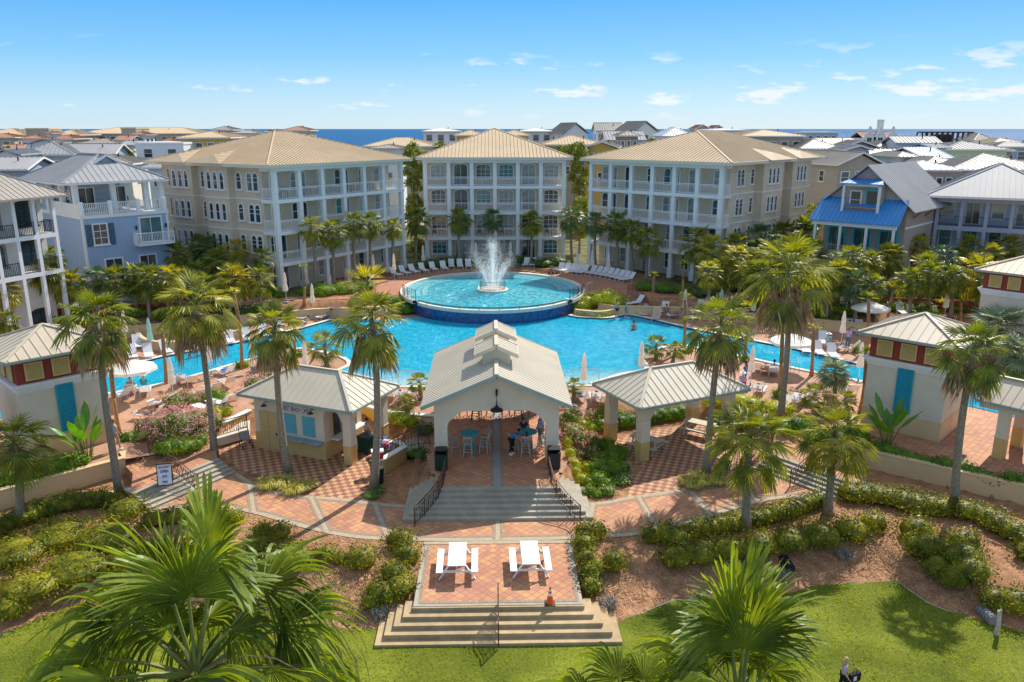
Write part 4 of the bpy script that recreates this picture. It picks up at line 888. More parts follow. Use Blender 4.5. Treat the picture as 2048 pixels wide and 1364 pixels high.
WASH = [crown_mesh('crown', random.Random(20+i), 25, .62, .60, 24, (88, -30), 1.75, .55, l_) for i, l_ in enumerate((LEAF, LEAF, LEAF))]
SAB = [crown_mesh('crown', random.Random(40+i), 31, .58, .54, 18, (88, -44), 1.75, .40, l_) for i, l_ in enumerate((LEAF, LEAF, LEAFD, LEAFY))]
SABN = [crown_mesh('crown', random.Random(60+i), 34, .64, .55, 28, (88, -42), 1.9, .42, LEAF, 4, fuse=.36) for i in range(2)]
SMALL = [crown_mesh('crown', random.Random(80+i), 9, .45, .75, 12, (88, 48), .8, .12, (LEAFY, LEAF)[i]) for i in range(2)]
SILV = crown_mesh('crown', random.Random(90), 34, .5, .6, 20, (84, -40), 1.9, .3, LEAFS)
PINDO = crown_mesh('crown', random.Random(91), 22, .45, .5, 16, (80, -20), 1.5, .2, LEAF)
SKIRT = [skirt_mesh('dead_fronds', random.Random(95+i)) for i in range(2)]
NP = [0]
def front(b, u, v):
    while True:
        b = T(u, v); yf = (74.8+(b.x+20.2)*1.48) if b.x < 0 else (90.2-(b.x-10.6)*.95)
        if (abs(b.x) < 9.5 and b.y < 91.5) or (abs(b.x) >= 9.5 and b.y < yf-2.6): return b
        v += 2
def palm(kind, base, crown, Rpx, label, skirt=None, lean=0., cat='palm tree', group='tall palms', trunk_r=None, base_w=None):
    b = base if isinstance(base, Vector) else T(*base); NP[0] += 1; r_ = random.Random(NP[0]*13)
    c = P(crown[0], crown[1], b.y+lean) if not isinstance(crown, Vector) else crown
    Rm = M_(Rpx, c); t = thing('palm_tree', label, cat, b, 0, group); q = c-b
    tr = trunk_r or {'W': .19, 'S': .17, 'D': .17, 'Y': .16, 'N': .20, 'B': .17}.get(kind, .15)
    n = 9; pts = []; bend = Vector((r_.uniform(-.25,.25), r_.uniform(-.1,.1), 0))*min(1, q.length/8)
    for i in range(n+1):
        s = i/n; pts.append(q*s+bend*math.sin(math.pi*s)-Z3*(.15 if i == 0 else 0))
    rs = [tr*(1.45 if i == 0 else 1.15 if i == 1 else 1-.25*i/n) for i in range(n+1)]
    mb = MB()
    if kind in 'BX':
        mb.tube(pts[:6], [r*1.0 for r in rs[:6]], 8, 1); mb.tube(pts[5:], [r*1.25 for r in rs[5:]], 8, 2, True)
    else: mb.tube(pts, rs, 8, 0)
    if kind in 'SDYNB':
        a = .55 if kind != 'N' else .5; zr = tr*1.15
        for k in range(70 if kind == 'N' else 46):
            s = a+(1-a)*k/(70 if kind == 'N' else 46); az = k*2.4; p = q*s+bend*math.sin(math.pi*s); h = Vector((math.cos(az), math.sin(az), 0)); e = p+h*(zr*(.9+.9*(s-a)/(1-a)))+Z3*.16
            sd = Vector((-h.y, h.x, 0))*.055; mb.add([p+h*zr*.6-sd, p+h*zr*.6+sd, e+sd*.6, e-sd*.6], [(0,1,2,3)], 2)
    kid('trunk', mb.mesh('trunk', [TRUNK, BARE, BOOT], True), t)
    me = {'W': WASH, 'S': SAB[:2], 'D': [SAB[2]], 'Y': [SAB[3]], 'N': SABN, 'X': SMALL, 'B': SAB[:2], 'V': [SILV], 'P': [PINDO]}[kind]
    kid('crown', me[NP[0] % len(me)], t, q-Z3*(0 if kind in 'XB' else .1), r_.uniform(0, 6.28), Rm/(1.02 if kind != 'X' else .95))
    if skirt or kind == 'W': kid('dead_fronds', SKIRT[NP[0] % 2], t, q-Z3*.35, r_.uniform(0, 6), Rm*(skirt or 1.25))
    return t
g1 = 'tall fan palms on the near terraces'
for a in (
 ('W', (240,990), (193,640), 78, 'tall fan palm with brown dead skirt rising before the left tower'),
 ('W', (430,920), (392,612), 78, 'tall fan palm with brown skirt beside the pink bush'),
 ('W', (577,950), (550,655), 66, 'tall fan palm standing in front of the cafe sign'),
 ('W', (747,978), (744,640), 78, 'tall fan palm in the mulch left of the open pavilion'),
 ('W', (1412,950), (1440,652), 74, 'tall fan palm rising beside the gazebo roof'),
 ('W', (1560,838), (1577,545), 92, 'tallest fan palm, its trunk crossing the right pool arm'),
 ('W', (1908,1022), (1948,700), 74, 'fan palm with long dead skirt in front of the right tower')): palm(*a, group=g1)
g2 = 'thick cabbage palms on the near slopes'
for a in (
 ('N', (38,1052), (28,890), 78, 'dark cabbage palm at the left edge below the tower'),
 ('N', (1492,1062), (1500,880), 92, 'broad cabbage palm whose trunk rises from the hedge right of the gazebo'),
 ('N', (1655,1030), (1668,872), 84, 'broad cabbage palm in front of the right side steps')): palm(*a, group=g2)
sq = 'cabbage palms before the apartment buildings'
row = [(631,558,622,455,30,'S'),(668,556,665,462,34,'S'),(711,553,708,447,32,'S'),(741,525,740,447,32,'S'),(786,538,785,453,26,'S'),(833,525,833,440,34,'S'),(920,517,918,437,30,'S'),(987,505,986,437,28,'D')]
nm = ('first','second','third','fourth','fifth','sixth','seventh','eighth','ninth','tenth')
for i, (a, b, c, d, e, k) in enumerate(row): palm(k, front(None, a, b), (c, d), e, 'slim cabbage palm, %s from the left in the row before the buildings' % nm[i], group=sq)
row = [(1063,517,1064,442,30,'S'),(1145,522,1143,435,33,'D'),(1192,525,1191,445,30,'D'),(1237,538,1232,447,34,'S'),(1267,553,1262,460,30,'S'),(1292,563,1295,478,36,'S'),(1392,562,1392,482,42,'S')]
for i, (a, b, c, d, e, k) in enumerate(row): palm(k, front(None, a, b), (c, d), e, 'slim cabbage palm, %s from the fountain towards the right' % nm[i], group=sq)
lg = 'palms crowding the left of the pool'
for a in (
 ('B', (148,530), (146,466), 32, 'stout palm before the corner of the blue house'),
 ('S', (158,590), (156,528), 42, 'bushy palm low in front of the blue house'), ('S', (208,590), (206,520), 26, 'small slim palm under the blue house window'),
 ('Y', (72,676), (60,552), 44, 'yellowish palm beside the white balconied house'), ('Y', (15,700), (8,582), 38, 'yellow palm cut by the left picture edge'),
 ('S', (262,590), (260,528), 34, 'palm between the blue house and the pool terrace, left of two'), ('S', (300,640), (296,560), 44, 'palm with curved trunk behind the blue loungers'),
 ('S', (335,575), (333,508), 46, 'full palm under the small balcony of the blue house'), ('S', (398,540), (397,455), 42, 'full palm against the left building wall, right of two'),
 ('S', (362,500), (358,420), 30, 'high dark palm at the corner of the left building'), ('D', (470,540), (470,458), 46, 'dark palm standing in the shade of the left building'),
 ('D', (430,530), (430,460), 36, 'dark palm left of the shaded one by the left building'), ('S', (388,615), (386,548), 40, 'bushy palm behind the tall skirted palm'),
 ('Y', (476,625), (470,560), 40, 'golden green palm by the curved yellow wall'), ('S', (440,590), (432,520), 34, 'mid green palm under the left building corner'),
 ('S', (128,640), (140,565), 40, 'tousled palm behind the left tower roof'), ('Y', (235,600), (232,560), 30, 'low yellow palm behind the left terrace'),
 ('S', (20,720), (12,640), 30, 'palm peeping over the left tower roof')): palm(*a, group=lg)
rg_ = 'palms crowding the right of the pool'
for a in (
 ('S', (1475,575), (1475,497), 44, 'full palm at the right end of the fountain deck'), ('S', (1462,600), (1450,540), 36, 'low palm beside the right curved wall'),
 ('D', (1522,560), (1521,475), 38, 'dark palm by the corner of the right building'), ('S', (1567,545), (1567,468), 38, 'pale green palm beside the right building'),
 ('S', (1614,540), (1612,455), 34, 'green palm under the narrow windows of the right building'), ('S', (1600,590), (1598,520), 42, 'bushy palm left of the blue roofed house'),
 ('S', (1650,400), (1650,358), 20, 'small palm between the right building and the gabled house'), ('Y', (1660,630), (1674,548), 42, 'yellow tinged palm in front of the blue porch roof'),
 ('S', (1690,615), (1706,516), 38, 'palm in front of the blue porch steps'), ('S', (1772,600), (1783,515), 34, 'palm before the board walled side of the blue roofed house'),
 ('D', (1835,570), (1834,487), 32, 'dark palm between the blue roofed and the lavender house'), ('S', (1855,605), (1853,534), 42, 'full palm in front of the lavender house left bay'),
 ('Y', (1950,625), (1955,546), 54, 'round golden palm in front of the lavender house'), ('S', (2034,560), (2034,500), 34, 'palm at the right edge before the lavender house'),
 ('S', (1430,560), (1428,500), 32, 'palm filling the gap right of the parasols'), ('S', (1545,600), (1540,505), 38, 'palm just behind the tallest fan palm'),
 ('S', (1740,560), (1742,490), 30, 'distant palm before the porch of the blue roofed house'), ('S', (1640,490), (1640,430), 30, 'palm high beside the far corner of the right building'),
 ('S', (1655,560), (1650,500), 32, 'palm left below the blue porch roof')): palm(*a, group=rg_)
for a in (('V', (1995,730), (2000,655), 66, 'silvery broad palm behind the right tower'), ('V', (2040,760), (2035,700), 50, 'second silvery palm at the right edge')): palm(*a, group='silvery palms')
for a in (('P', (655,735), (650,692), 50, 'short bushy fan palm on the left pool island'), ('P', (1312,720), (1312,692), 36, 'multi stemmed fan palm on the right pool island'), ('P', (1345,728), (1350,700), 30, 'second small fan palm on the right pool island'), 
 ('V', (1668,812), (1670,742), 40, 'drooping fan palm left of the right tower'), ('P', (1640,830), (1630,790), 40, 'low fan palm clump below the drooping palm'), ('P', (1700,850), (1690,800), 34, 'low fan palm against the right tower'),
 ('P', (842,800), (838,764), 32, 'spiky sago palm at the left eave of the pavilion'), ('P', (1150,805), (1147,772), 30, 'spiky sago palm at the right eave of the pavilion'), ('P', (815,830), (812,802), 26, 'low spiky palm in the cafe planter')): palm(*a, group='short bushy palms', cat='palm')
sp_ = 'newly planted palms with bare orange trunks'
for a in (
 ((238,868), (222,735), 26, 'young palm with orange trunk beside the left tower'), ((333,768), (325,668), 16, 'slender young palm by the left pool ladder'), ((484,738), (468,590), 18, 'slender young palm on the left island bed'),
 ((608,612), (608,540), 14, 'young palm with ringed trunk before the left building'), ((590,712), (588,660), 16, 'short young palm beside the left island'), ((1308,622), (1308,553), 12, 'young palm with pineapple trunk by the right pool steps'),
 ((1366,592), (1368,530), 12, 'young palm by the curved wall at the right'), ((1367,700), (1370,600), 18, 'young palm on the right island bed'), ((1488,722), (1492,620), 22, 'young palm with orange trunk behind the gazebo palm'),
 ((1559,792), (1565,668), 14, 'thin young palm next to the tallest palm trunk'), ((1623,752), (1627,660), 16, 'young palm beside the right pool ladder'), ((1732,698), (1737,600), 20, 'young palm under the open white umbrella'),
 ((1775,646), (1786,582), 24, 'stout young palm by the lounger row at the right'), ((1720,828), (1733,715), 22, 'young palm leaning by the right tower wall'), ((1615,660), (1616,590), 16, 'silver stemmed young palm behind the right wall'),
 ((1921,645), (1922,605), 12, 'small young palm behind the right tower roof'), ((1885,625), (1888,615), 22, 'tiny palm tuft above the right tower roof'), ((25,650), (25,625), 18, 'tiny palm above the left tower roof'), ((55,655), (56,640), 20, 'second tiny palm above the left tower roof'),
 ((520,620), (520,590), 16, 'small palm near the left building lawn chairs'), ((700,600), (735,575), 50, 'leafy spreading palm at the left rim of the fountain deck')):
    palm('X', a[0], a[1], a[2], a[3], group=sp_, trunk_r=.13, cat='young palm')
ORD = nm+('eleventh','twelfth','thirteenth','fourteenth','fifteenth','sixteenth','seventeenth','eighteenth','nineteenth','twentieth')
ra_ = random.Random(17)
for side_, (ua, ub) in (('left', (-20, 530)), ('right', (1405, 2050))):
    for rk, (vc, vb, rp, k_) in enumerate(((455, 75, 30, 11), (502, 85, 35, 13), (556, 80, 37, 12))):
        for i in range(k_):
            u = ua+(ub-ua)*(i+.5)/k_+ra_.uniform(-16, 16); v = vc+ra_.uniform(-14, 14)
            if side_ == 'left' and rk == 0 and 120 < u < 340: continue
            if side_ == 'left' and rk == 0 and u < 120: continue
            if side_ == 'right' and rk == 0 and u > 1640: continue
            if rk == 1 and 1640 < u < 1830 and v < 512: v = 522
            if side_ == 'left' and rk == 1 and u < 90: continue
            palm(ra_.choice('SSSDY' if rk else 'SSD'), (u+ra_.uniform(-6, 6), v+vb+(48 if u < 130 else 0)), (u, v), rp*ra_.uniform(.85, 1.15), 'cabbage palm %s from the left in the %s rank of the %s palm crowd' % (ORD[i], ('back', 'middle', 'front')[rk], side_), group='crowded palms by the pool houses')
# --- foreground palms seen from above
def near_palm(label, heart, ground, fronds, seed, dead=()):
    h = heart; b = Vector(ground); t = thing('palm_tree', label, 'palm tree', b, 0, 'palms rising in front of the camera'); r_ = random.Random(seed)
    q = h-b; pts = [q*(i/10)+Vector((.2*math.sin(i*.5), 0, 0))*(1-i/10) for i in range(11)]
    mb = MB(); mb.tube(pts, [.24-.006*i for i in range(11)], 10)
    kid('trunk', mb.mesh('trunk', [TRUNK], True), t)
    mb = MB()
    for k in range(60):
        az = k*2.4; p = q+Vector((math.cos(az)*.12, math.sin(az)*.12, -.9+k*.014)); e = p+Vector((math.cos(az)*.2, math.sin(az)*.2, .28)); s = Vector((-math.sin(az), math.cos(az), 0))*.07
        mb.add([p-s, p+s, e+s*.5, e-s*.5], [(0,1,2,3)])
    kid('leaf_boots', mb.mesh('leaf_boots', BOOT), t)
    for (az, el, pl, Rr, tilt, dr) in fronds:
        pl *= 1.28; Rr *= 1.27; az = rad(az); el = rad(el); hh = Vector((math.sin(az), math.cos(az), 0)); d0 = hh*math.cos(el)+Z3*math.sin(el); e2 = el-rad(tilt); d1 = hh*math.cos(e2)+Z3*math.sin(e2)
        mb = MB(); p1 = q+d0*pl*.5; p2 = p1+(d0+d1).normalized()*pl*.5; mb.tube([q, p1, p2], [.05, .032, .022], 5, 1, False)
        nr = Z3-d1*d1.z if abs(d1.z) < .96 else -hh
        fan(mb, p2, d1, nr+Vector((r_.uniform(-.3,.3), r_.uniform(-.3,.3), 0)), Rr, 66, 1.85, dr*1.25, r_, 0, 7, .44, .05, 0., .42)
        kid('frond', mb.mesh('frond', [LEAFG, STEM]), t)
    for (az, el, pl, Rr) in ((20, -30, .8, .9), (-30, -38, .8, .9), (75, -35, .9, .9), (-80, -40, .8, .9), (140, -30, .8, .9)):
        az = rad(az); el = rad(el); hh = Vector((math.sin(az), math.cos(az), 0)); d0 = hh*math.cos(el)+Z3*math.sin(el); d1 = (hh*.25-Z3).normalized(); mb = MB(); mb.tube([q, q+d0*pl], [.03,.02], 4); fan(mb, q+d0*pl, d1, hh, Rr, 22, .8, .3, r_, 0, 4, .35, .15); kid('dead_frond', mb.mesh('dead_frond', DEAD), t)
    for (az, L) in dead:
        az = rad(az); hh = Vector((math.sin(az), math.cos(az), 0)); mb = MB()
        pp = [q+hh*L*s+Z3*(.9*math.sin(s*2.2)*L*.4-.25*s*s*L) for s in (0,.2,.4,.6,.8,1)]; mb.tube(pp, [.02,.016,.014,.012,.01,.006], 4)
        for s in (.55,.75,.9,1): p = q+hh*L*s+Z3*(.9*math.sin(s*2.2)*L*.4-.25*s*s*L); mb.tube([p, p+hh*.1-Z3*.25, p+hh*.14-Z3*.7], [.012,.02,.004], 4)
        kid('seed_stalk', mb.mesh('seed_stalk', DEAD), t)
hL = P(392, 1352, 11.0)
near_palm('huge fan palm crown filling the bottom left of the picture', hL, (hL.x-.3, hL.y, -.75),
 [(-12, 80, 1.05, 1.45, -16, .3), (30, 72, 1.45, 1.35, -6, .35), (-42, 58, 1.15, 1.5, -2, .5), (58, 48, 1.3, 1.3, 8, .7), (-75, 40, 1.1, 1.5, 10, .8), (84, 34, 1.25, 1.4, 14, .9), (-100, 26, 1.15, 1.4, 18, 1.0), (110, 24, 1.2, 1.3, 18, 1.0), (0, 46, 1.15, 1.1, 24, .8),
  (35, 22, 1.25, 1.2, 26, 1.1), (-50, 14, 1.2, 1.25, 28, 1.2), (80, 4, 1.3, 1.2, 24, 1.2), (-130, 30, 1.1, 1.3, 20, .9), (160, 40, 1.0, 1.3, 20, .8), (10, 64, .7, 1.0, 40, .9), (70, 60, .7, 1.0, 40, .9), (-60, 62, .7, 1.0, 40, .9), (-10, 30, .8, 1.0, 36, 1.), (-85, -4, 1.1, 1.2, 24, 1.2), (0, 4, 1.2, 1.2, 30, 1.3), (-20, -22, 1.0, 1.2, 30, 1.2), (50, -18, 1.1, 1.2, 28, 1.2), (120, -5, 1.2, 1.2, 24, 1.1), (-165, 15, 1.1, 1.2, 22, 1.)], 5, ((78, 2.4), (96, 2.2), (108, 2.5)))
hR = P(1478, 1408, 11.2)
near_palm('big fan palm crown at the bottom right, close to the camera', hR, (hR.x+.2, hR.y, -.75),
 [(-38, 76, 1.05, 1.45, -12, .3), (8, 84, .8, 1.25, -4, .2), (32, 68, 1.0, 1.3, -6, .4), (-70, 44, .8, 1.1, 14, .8), (68, 42, .6, .9, 16, .9), (0, 46, .9, 1.05, 22, .8), (-110, 30, .9, 1.1, 20, .9), (130, 22, .7, .9, 22, 1.),
  (-30, 14, .9, 1.1, 28, 1.2), (30, 14, .8, .95, 28, 1.2), (-75, 0, .9, 1.05, 26, 1.2), (85, 2, .6, .85, 24, 1.2), (175, 40, .9, 1.2, 20, .8), (20, 62, .6, .9, 40, .9), (-50, 60, .6, .9, 40, .9), (5, -20, .8, 1.1, 30, 1.2)], 9)
hB = P(1265, 1450, 9.6)
near_palm('fan palm just peeping in at the bottom edge right of the steps', hB, (hB.x, hB.y, -.75), [(-20, 52, .5, .85, 24, .8), (28, 48, .5, .85, 24, .8), (70, 36, .6, .9, 22, .9), (-70, 30, .6, .9, 22, .9), (120, 30, .8, 1., 20, .9), (-130, 30, .8, 1., 20, .9), (180, 50, .7, .9, 20, .8)], 11)
# --- bird of paradise
def bird(label, base, n, hgt):
    b = T(*base); t = thing('bird_of_paradise', label, 'plant', b, 0, 'bird of paradise plants by the towers'); r_ = random.Random(int(b.x*7))
    for k in range(n):
        az = k*2.4; lean = r_.uniform(.15,.55); h = Vector((math.cos(az), math.sin(az), 0)); L = hgt*r_.uniform(.6, 1.)
        p0 = h*.15; p1 = p0+h*lean*L*.4+Z3*L*.55; mb = MB(); mb.tube([p0, p1], [.035,.02], 4, 1, False)
        d = (h*lean*1.3+Z3).normalized(); s = d.cross(h).normalized(); ll = L*.5; pts = []
        for i, wv in enumerate((.05,.17,.23,.22,.15,.02)):
            c = p1+d*ll*i/5+h*lean*.5*ll*(i/5)**2; pts.append((c-s*wv+h*.04, c, c+s*wv+h*.04))
        v = [p for tr in pts for p in tr]; f = []
        for i in range(5): o = i*3; f += [(o,o+1,o+4,o+3), (o+1,o+2,o+5,o+4)]
        mb.add(v, f, 0); kid('leaf', mb.mesh('leaf', [mat('banana leaf', (.09,.24,.03), .35, .2, 2, spec=.5, transl=.3), STEM]), t)
bird('large paddle leaved bird of paradise against the left tower', (175,925), 15, 2.9); bird('dark paddle leaved bird of paradise against the right tower', (1772,895), 15, 2.7)
# --- leafy shrubs
def leafy(mb, ells, size, dens, r_, mw=((0, 1.),), core=True, cm=0):
    for (cx, cy, cz, rx, ry, rz) in ells:
        A = 2*math.pi*((rx*ry)**1.6/1+(rx*rz)**1.6+(ry*rz)**1.6)**(1/1.6)/3**(1/1.6)*1.15; n = int(A*dens)
        for _ in range(n):
            z = r_.uniform(-.25, 1); a = r_.uniform(0, 6.2832); q = math.sqrt(max(0, 1-z*z)); d = Vector((q*math.cos(a), q*math.sin(a), z))
            k = 1+.24*noise.noise((d.x*2.3+cx, d.y*2.3+cy, d.z*2.3))+.14*noise.noise((d.x*6+cx, d.y*6+cy, d.z*6))+r_.uniform(-.24, .10)
            p = Vector((cx+d.x*rx*k, cy+d.y*ry*k, cz+d.z*rz*k))
            if any(((p.x-e[0])/e[3])**2+((p.y-e[1])/e[4])**2+((p.z-e[2])/e[5])**2 < .75 for e in ells if e[0] != cx or e[1] != cy): continue
            nv = (d+Vector((r_.uniform(-1,1), r_.uniform(-1,1), r_.uniform(-1,1)))*.75).normalized(); u = nv.cross(Vector((r_.uniform(-1,1), r_.uniform(-1,1), r_.uniform(-1,1)))).normalized(); w_ = nv.cross(u); s = size*r_.uniform(.6, 1.25)
            x = min(.999, max(0, r_.random()*.62+.38*(.5+.9*noise.noise((p.x*.9+cx, p.y*.9, p.z*.9+3))))); m = 0
            for mi, pr in mw:
                m = mi
                if x < pr: break
                x -= pr
            mb.add([p-u*s*.5, p-w_*s*.27, p+u*s*.5, p+w_*s*.27], [(0,1,2,3)], m)
        if core:
            c = .70; pr = [(math.cos(t_)*c, math.sin(t_)*c) for t_ in (-.4, -.1, .25, .6, .95, 1.25, 1.5)]
            v = [(cx+rr*rx*math.cos(6.2832*k/12), cy+rr*ry*math.sin(6.2832*k/12), cz+zz*rz) for rr, zz in pr for k in range(12)]
            f = [(i*12+k, i*12+(k+1)%12, (i+1)*12+(k+1)%12, (i+1)*12+k) for i in range(6) for k in range(12)]+[tuple(range(72, 84))]
            mb.add(v, f, cm)
def shrub(name, label, blobs, mats, mw=((0, 1.),), size=.1, dens=110, cat='shrub', group=None, lift=.35):
    """blobs: (u, v, half width px, height m) - v at the foot of the plant"""
    bs = []; 
    for (u, v, wpx, hm) in blobs:
        p = T(u, v); r = M_(wpx, p); bs.append((p, r, hm))
    if len(bs) > 2 and size < .12:
        nb_ = []
        for i_, (p_, r_a, h_a) in enumerate(bs):
            nb_.append((p_, r_a, h_a))
            for (q_, r_b, h_b) in bs[i_+1:]:
                if (p_-q_).length < (r_a+r_b)*1.35: m_ = (p_+q_)/2+Vector((.2*noise.noise(p_*3), .2*noise.noise(q_*3), 0)); m_.z = gz(m_.x, m_.y); nb_.append((m_, (r_a+r_b)*.52, (h_a+h_b)*.48))
        bs = nb_
    o = bs[0][0]; mb = MB(); r_ = random.Random(int(abs(o.x*31+o.y*17)))
    ells = [(p.x-o.x, p.y-o.y, p.z-o.z+hm*lift, r, r*.9, hm*(1-lift)) for p, r, hm in bs]
    leafy(mb, ells, size, dens, r_, mw)
    q = put(name, mb.mesh(name, mats), None, o); return tag(q, label, cat, group)
def hedge(label, pts, wd, h, mats=(HEDGE,), mw=((0, 1.),), group='clipped hedges', size=.125, dens=100, name='hedge'):
    ps = smooth([Vector(T(u, v)) for u, v in pts], 8); o = ps[0]; ells = []; acc = 9
    last = None; r_ = random.Random(len(pts)*7+int(abs(o.x)))
    for p in ps:
        if last is None or (p-last).length > wd*.24: ells.append((p.x-o.x, p.y-o.y, gz(p.x, p.y)-o.z+h*.35, wd*.5*r_.uniform(.85,1.15), wd*.5*r_.uniform(.85,1.15), h*.65*r_.uniform(.9,1.08))); last = p
    mb = MB(); leafy(mb, ells, size, dens, r_, mw, cm=0); q = put(name, mb.mesh(name, list(mats)), None, o); return tag(q, label, 'hedge', group)
HM = (HEDGE, DARKL, SHRUB, RUST); HW = ((0, .62), (1, .2), (2, .16), (3, .02))
hedge('yellow green hedge running along the foot of the left yellow wall', [(-60,1095),(40,1050),(110,1025),(180,1010),(222,1012)], 1.5, .85, HM, HW)
hedge('hedge at the lower end of the left side steps', [(300,1050),(350,1045),(400,1030)], 1.1, .7, HM, HW)
hedge('long clipped hedge curving along the walkway towards the right steps', [(1385,1072),(1450,1062),(1520,1048),(1600,1025),(1640,1008)], 1.25, .8, HM, HW)
hedge('dark hedge in shade at the foot of the right side steps', [(1700,1000),(1760,1005),(1830,1020),(1890,1030)], 1.9, .95, HM, HW)
hedge('long clipped hedge below the right yellow wall', [(1905,1030),(1960,1045),(2020,1075),(2100,1120)], 1.6, .95, HM, HW)
hedge('dark hedge on top of the right yellow wall', [(1760,905),(1830,930),(1920,955),(2000,980),(2070,1000)], 1.1, .6, (SHRUB, DARKL), ((0,.6),(1,.4)))
hedge('leafy hedge on top of the left yellow wall', [(-20,985),(50,965),(110,945),(170,930)], 1.2, .8, (SHRUB, LIME), ((0,.8),(1,.2)))
mg = 'mounded bushes on the mulch slope'
for lb, bl in (
 ('round clipped bush at the foot of the tall left palm', [(253,1030,44,.75)]), ('huge low spreading bush mass at the lower left', [(120,1085,70,.8),(210,1090,75,.85),(30,1120,75,.8),(150,1150,85,.8),(60,1190,70,.8),(260,1130,55,.7),(20,1230,45,.7)]),
 ('bush partly hidden behind the big left palm', [(560,1120,45,.8),(590,1130,38,.8),(520,1110,40,.8)]), ('dark low bush under the big left palm', [(540,1175,40,.7),(500,1150,40,.7)]), ('bush at the left edge of the walkway by the terrace', [(560,1072,30,.6),(525,1070,26,.6)]),
 ('bush at the top left corner of the picnic terrace', [(800,1095,36,.8)]), ('lone bush left of the picnic terrace row', [(722,1130,42,.75)]), ('bushes in a row down the left side of the terrace', [(815,1125,34,.75),(790,1160,36,.75),(800,1190,38,.8),(765,1200,42,.75),(745,1215,26,.6)]),
 ('square cut bush at the top right corner of the terrace', [(1172,1080,30,.85),(1195,1078,24,.85),(1170,1105,28,.8)]), ('bushes going down the right side of the terrace', [(1172,1135,26,.75),(1178,1160,24,.75),(1180,1190,26,.8),(1188,1150,24,.7)]), ('lone bush right of the terrace row', [(1228,1140,30,.75)]),
 ('round bush at the start of the right hedge', [(1302,1085,26,.8),(1335,1082,34,.85),(1360,1090,30,.7)]), ('long bush mass under the broad cabbage palms', [(1350,1130,40,.8),(1400,1120,50,.8),(1460,1110,48,.8),(1520,1105,45,.85),(1580,1095,48,.85),(1640,1085,50,.9),(1700,1075,46,.9),(1745,1060,34,.8)]),
 ('tall bright bush left of the palm shadow', [(1830,1075,42,.95),(1855,1110,45,.9),(1870,1150,34,.8),(1840,1110,40,.9)]), ('big bright bush right of the palm shadow', [(1920,1130,50,.95),(1940,1160,46,.9),(1905,1175,36,.8),(1925,1100,40,.9)]),
 ('dark bush near the old drain pipe at the right edge', [(1985,1215,34,.8),(2030,1220,45,.85)]), ('low bush at the far right mulch edge', [(2060,1120,40,.8)])):
    shrub('bush', lb, [(u_, v_, w_*1.08, h_*1.12) for u_, v_, w_, h_ in bl], list(HM), HW, .135, 95, 'bush', mg)
bg_ = 'round lime bushes beside the pavilion'
for i, (u, v, wpx) in enumerate(((1163,968,19),(1150,940,17),(1140,915,15),(1150,955,14),(1135,895,12),(1172,945,12))): shrub('lime_bush', 'small round lime green bush, %s up from the pavilion steps' % nm[i], [(u, v, wpx, .62)], [LIME, SHRUB], ((0,.85),(1,.15)), .06, 260, 'bush', bg_)
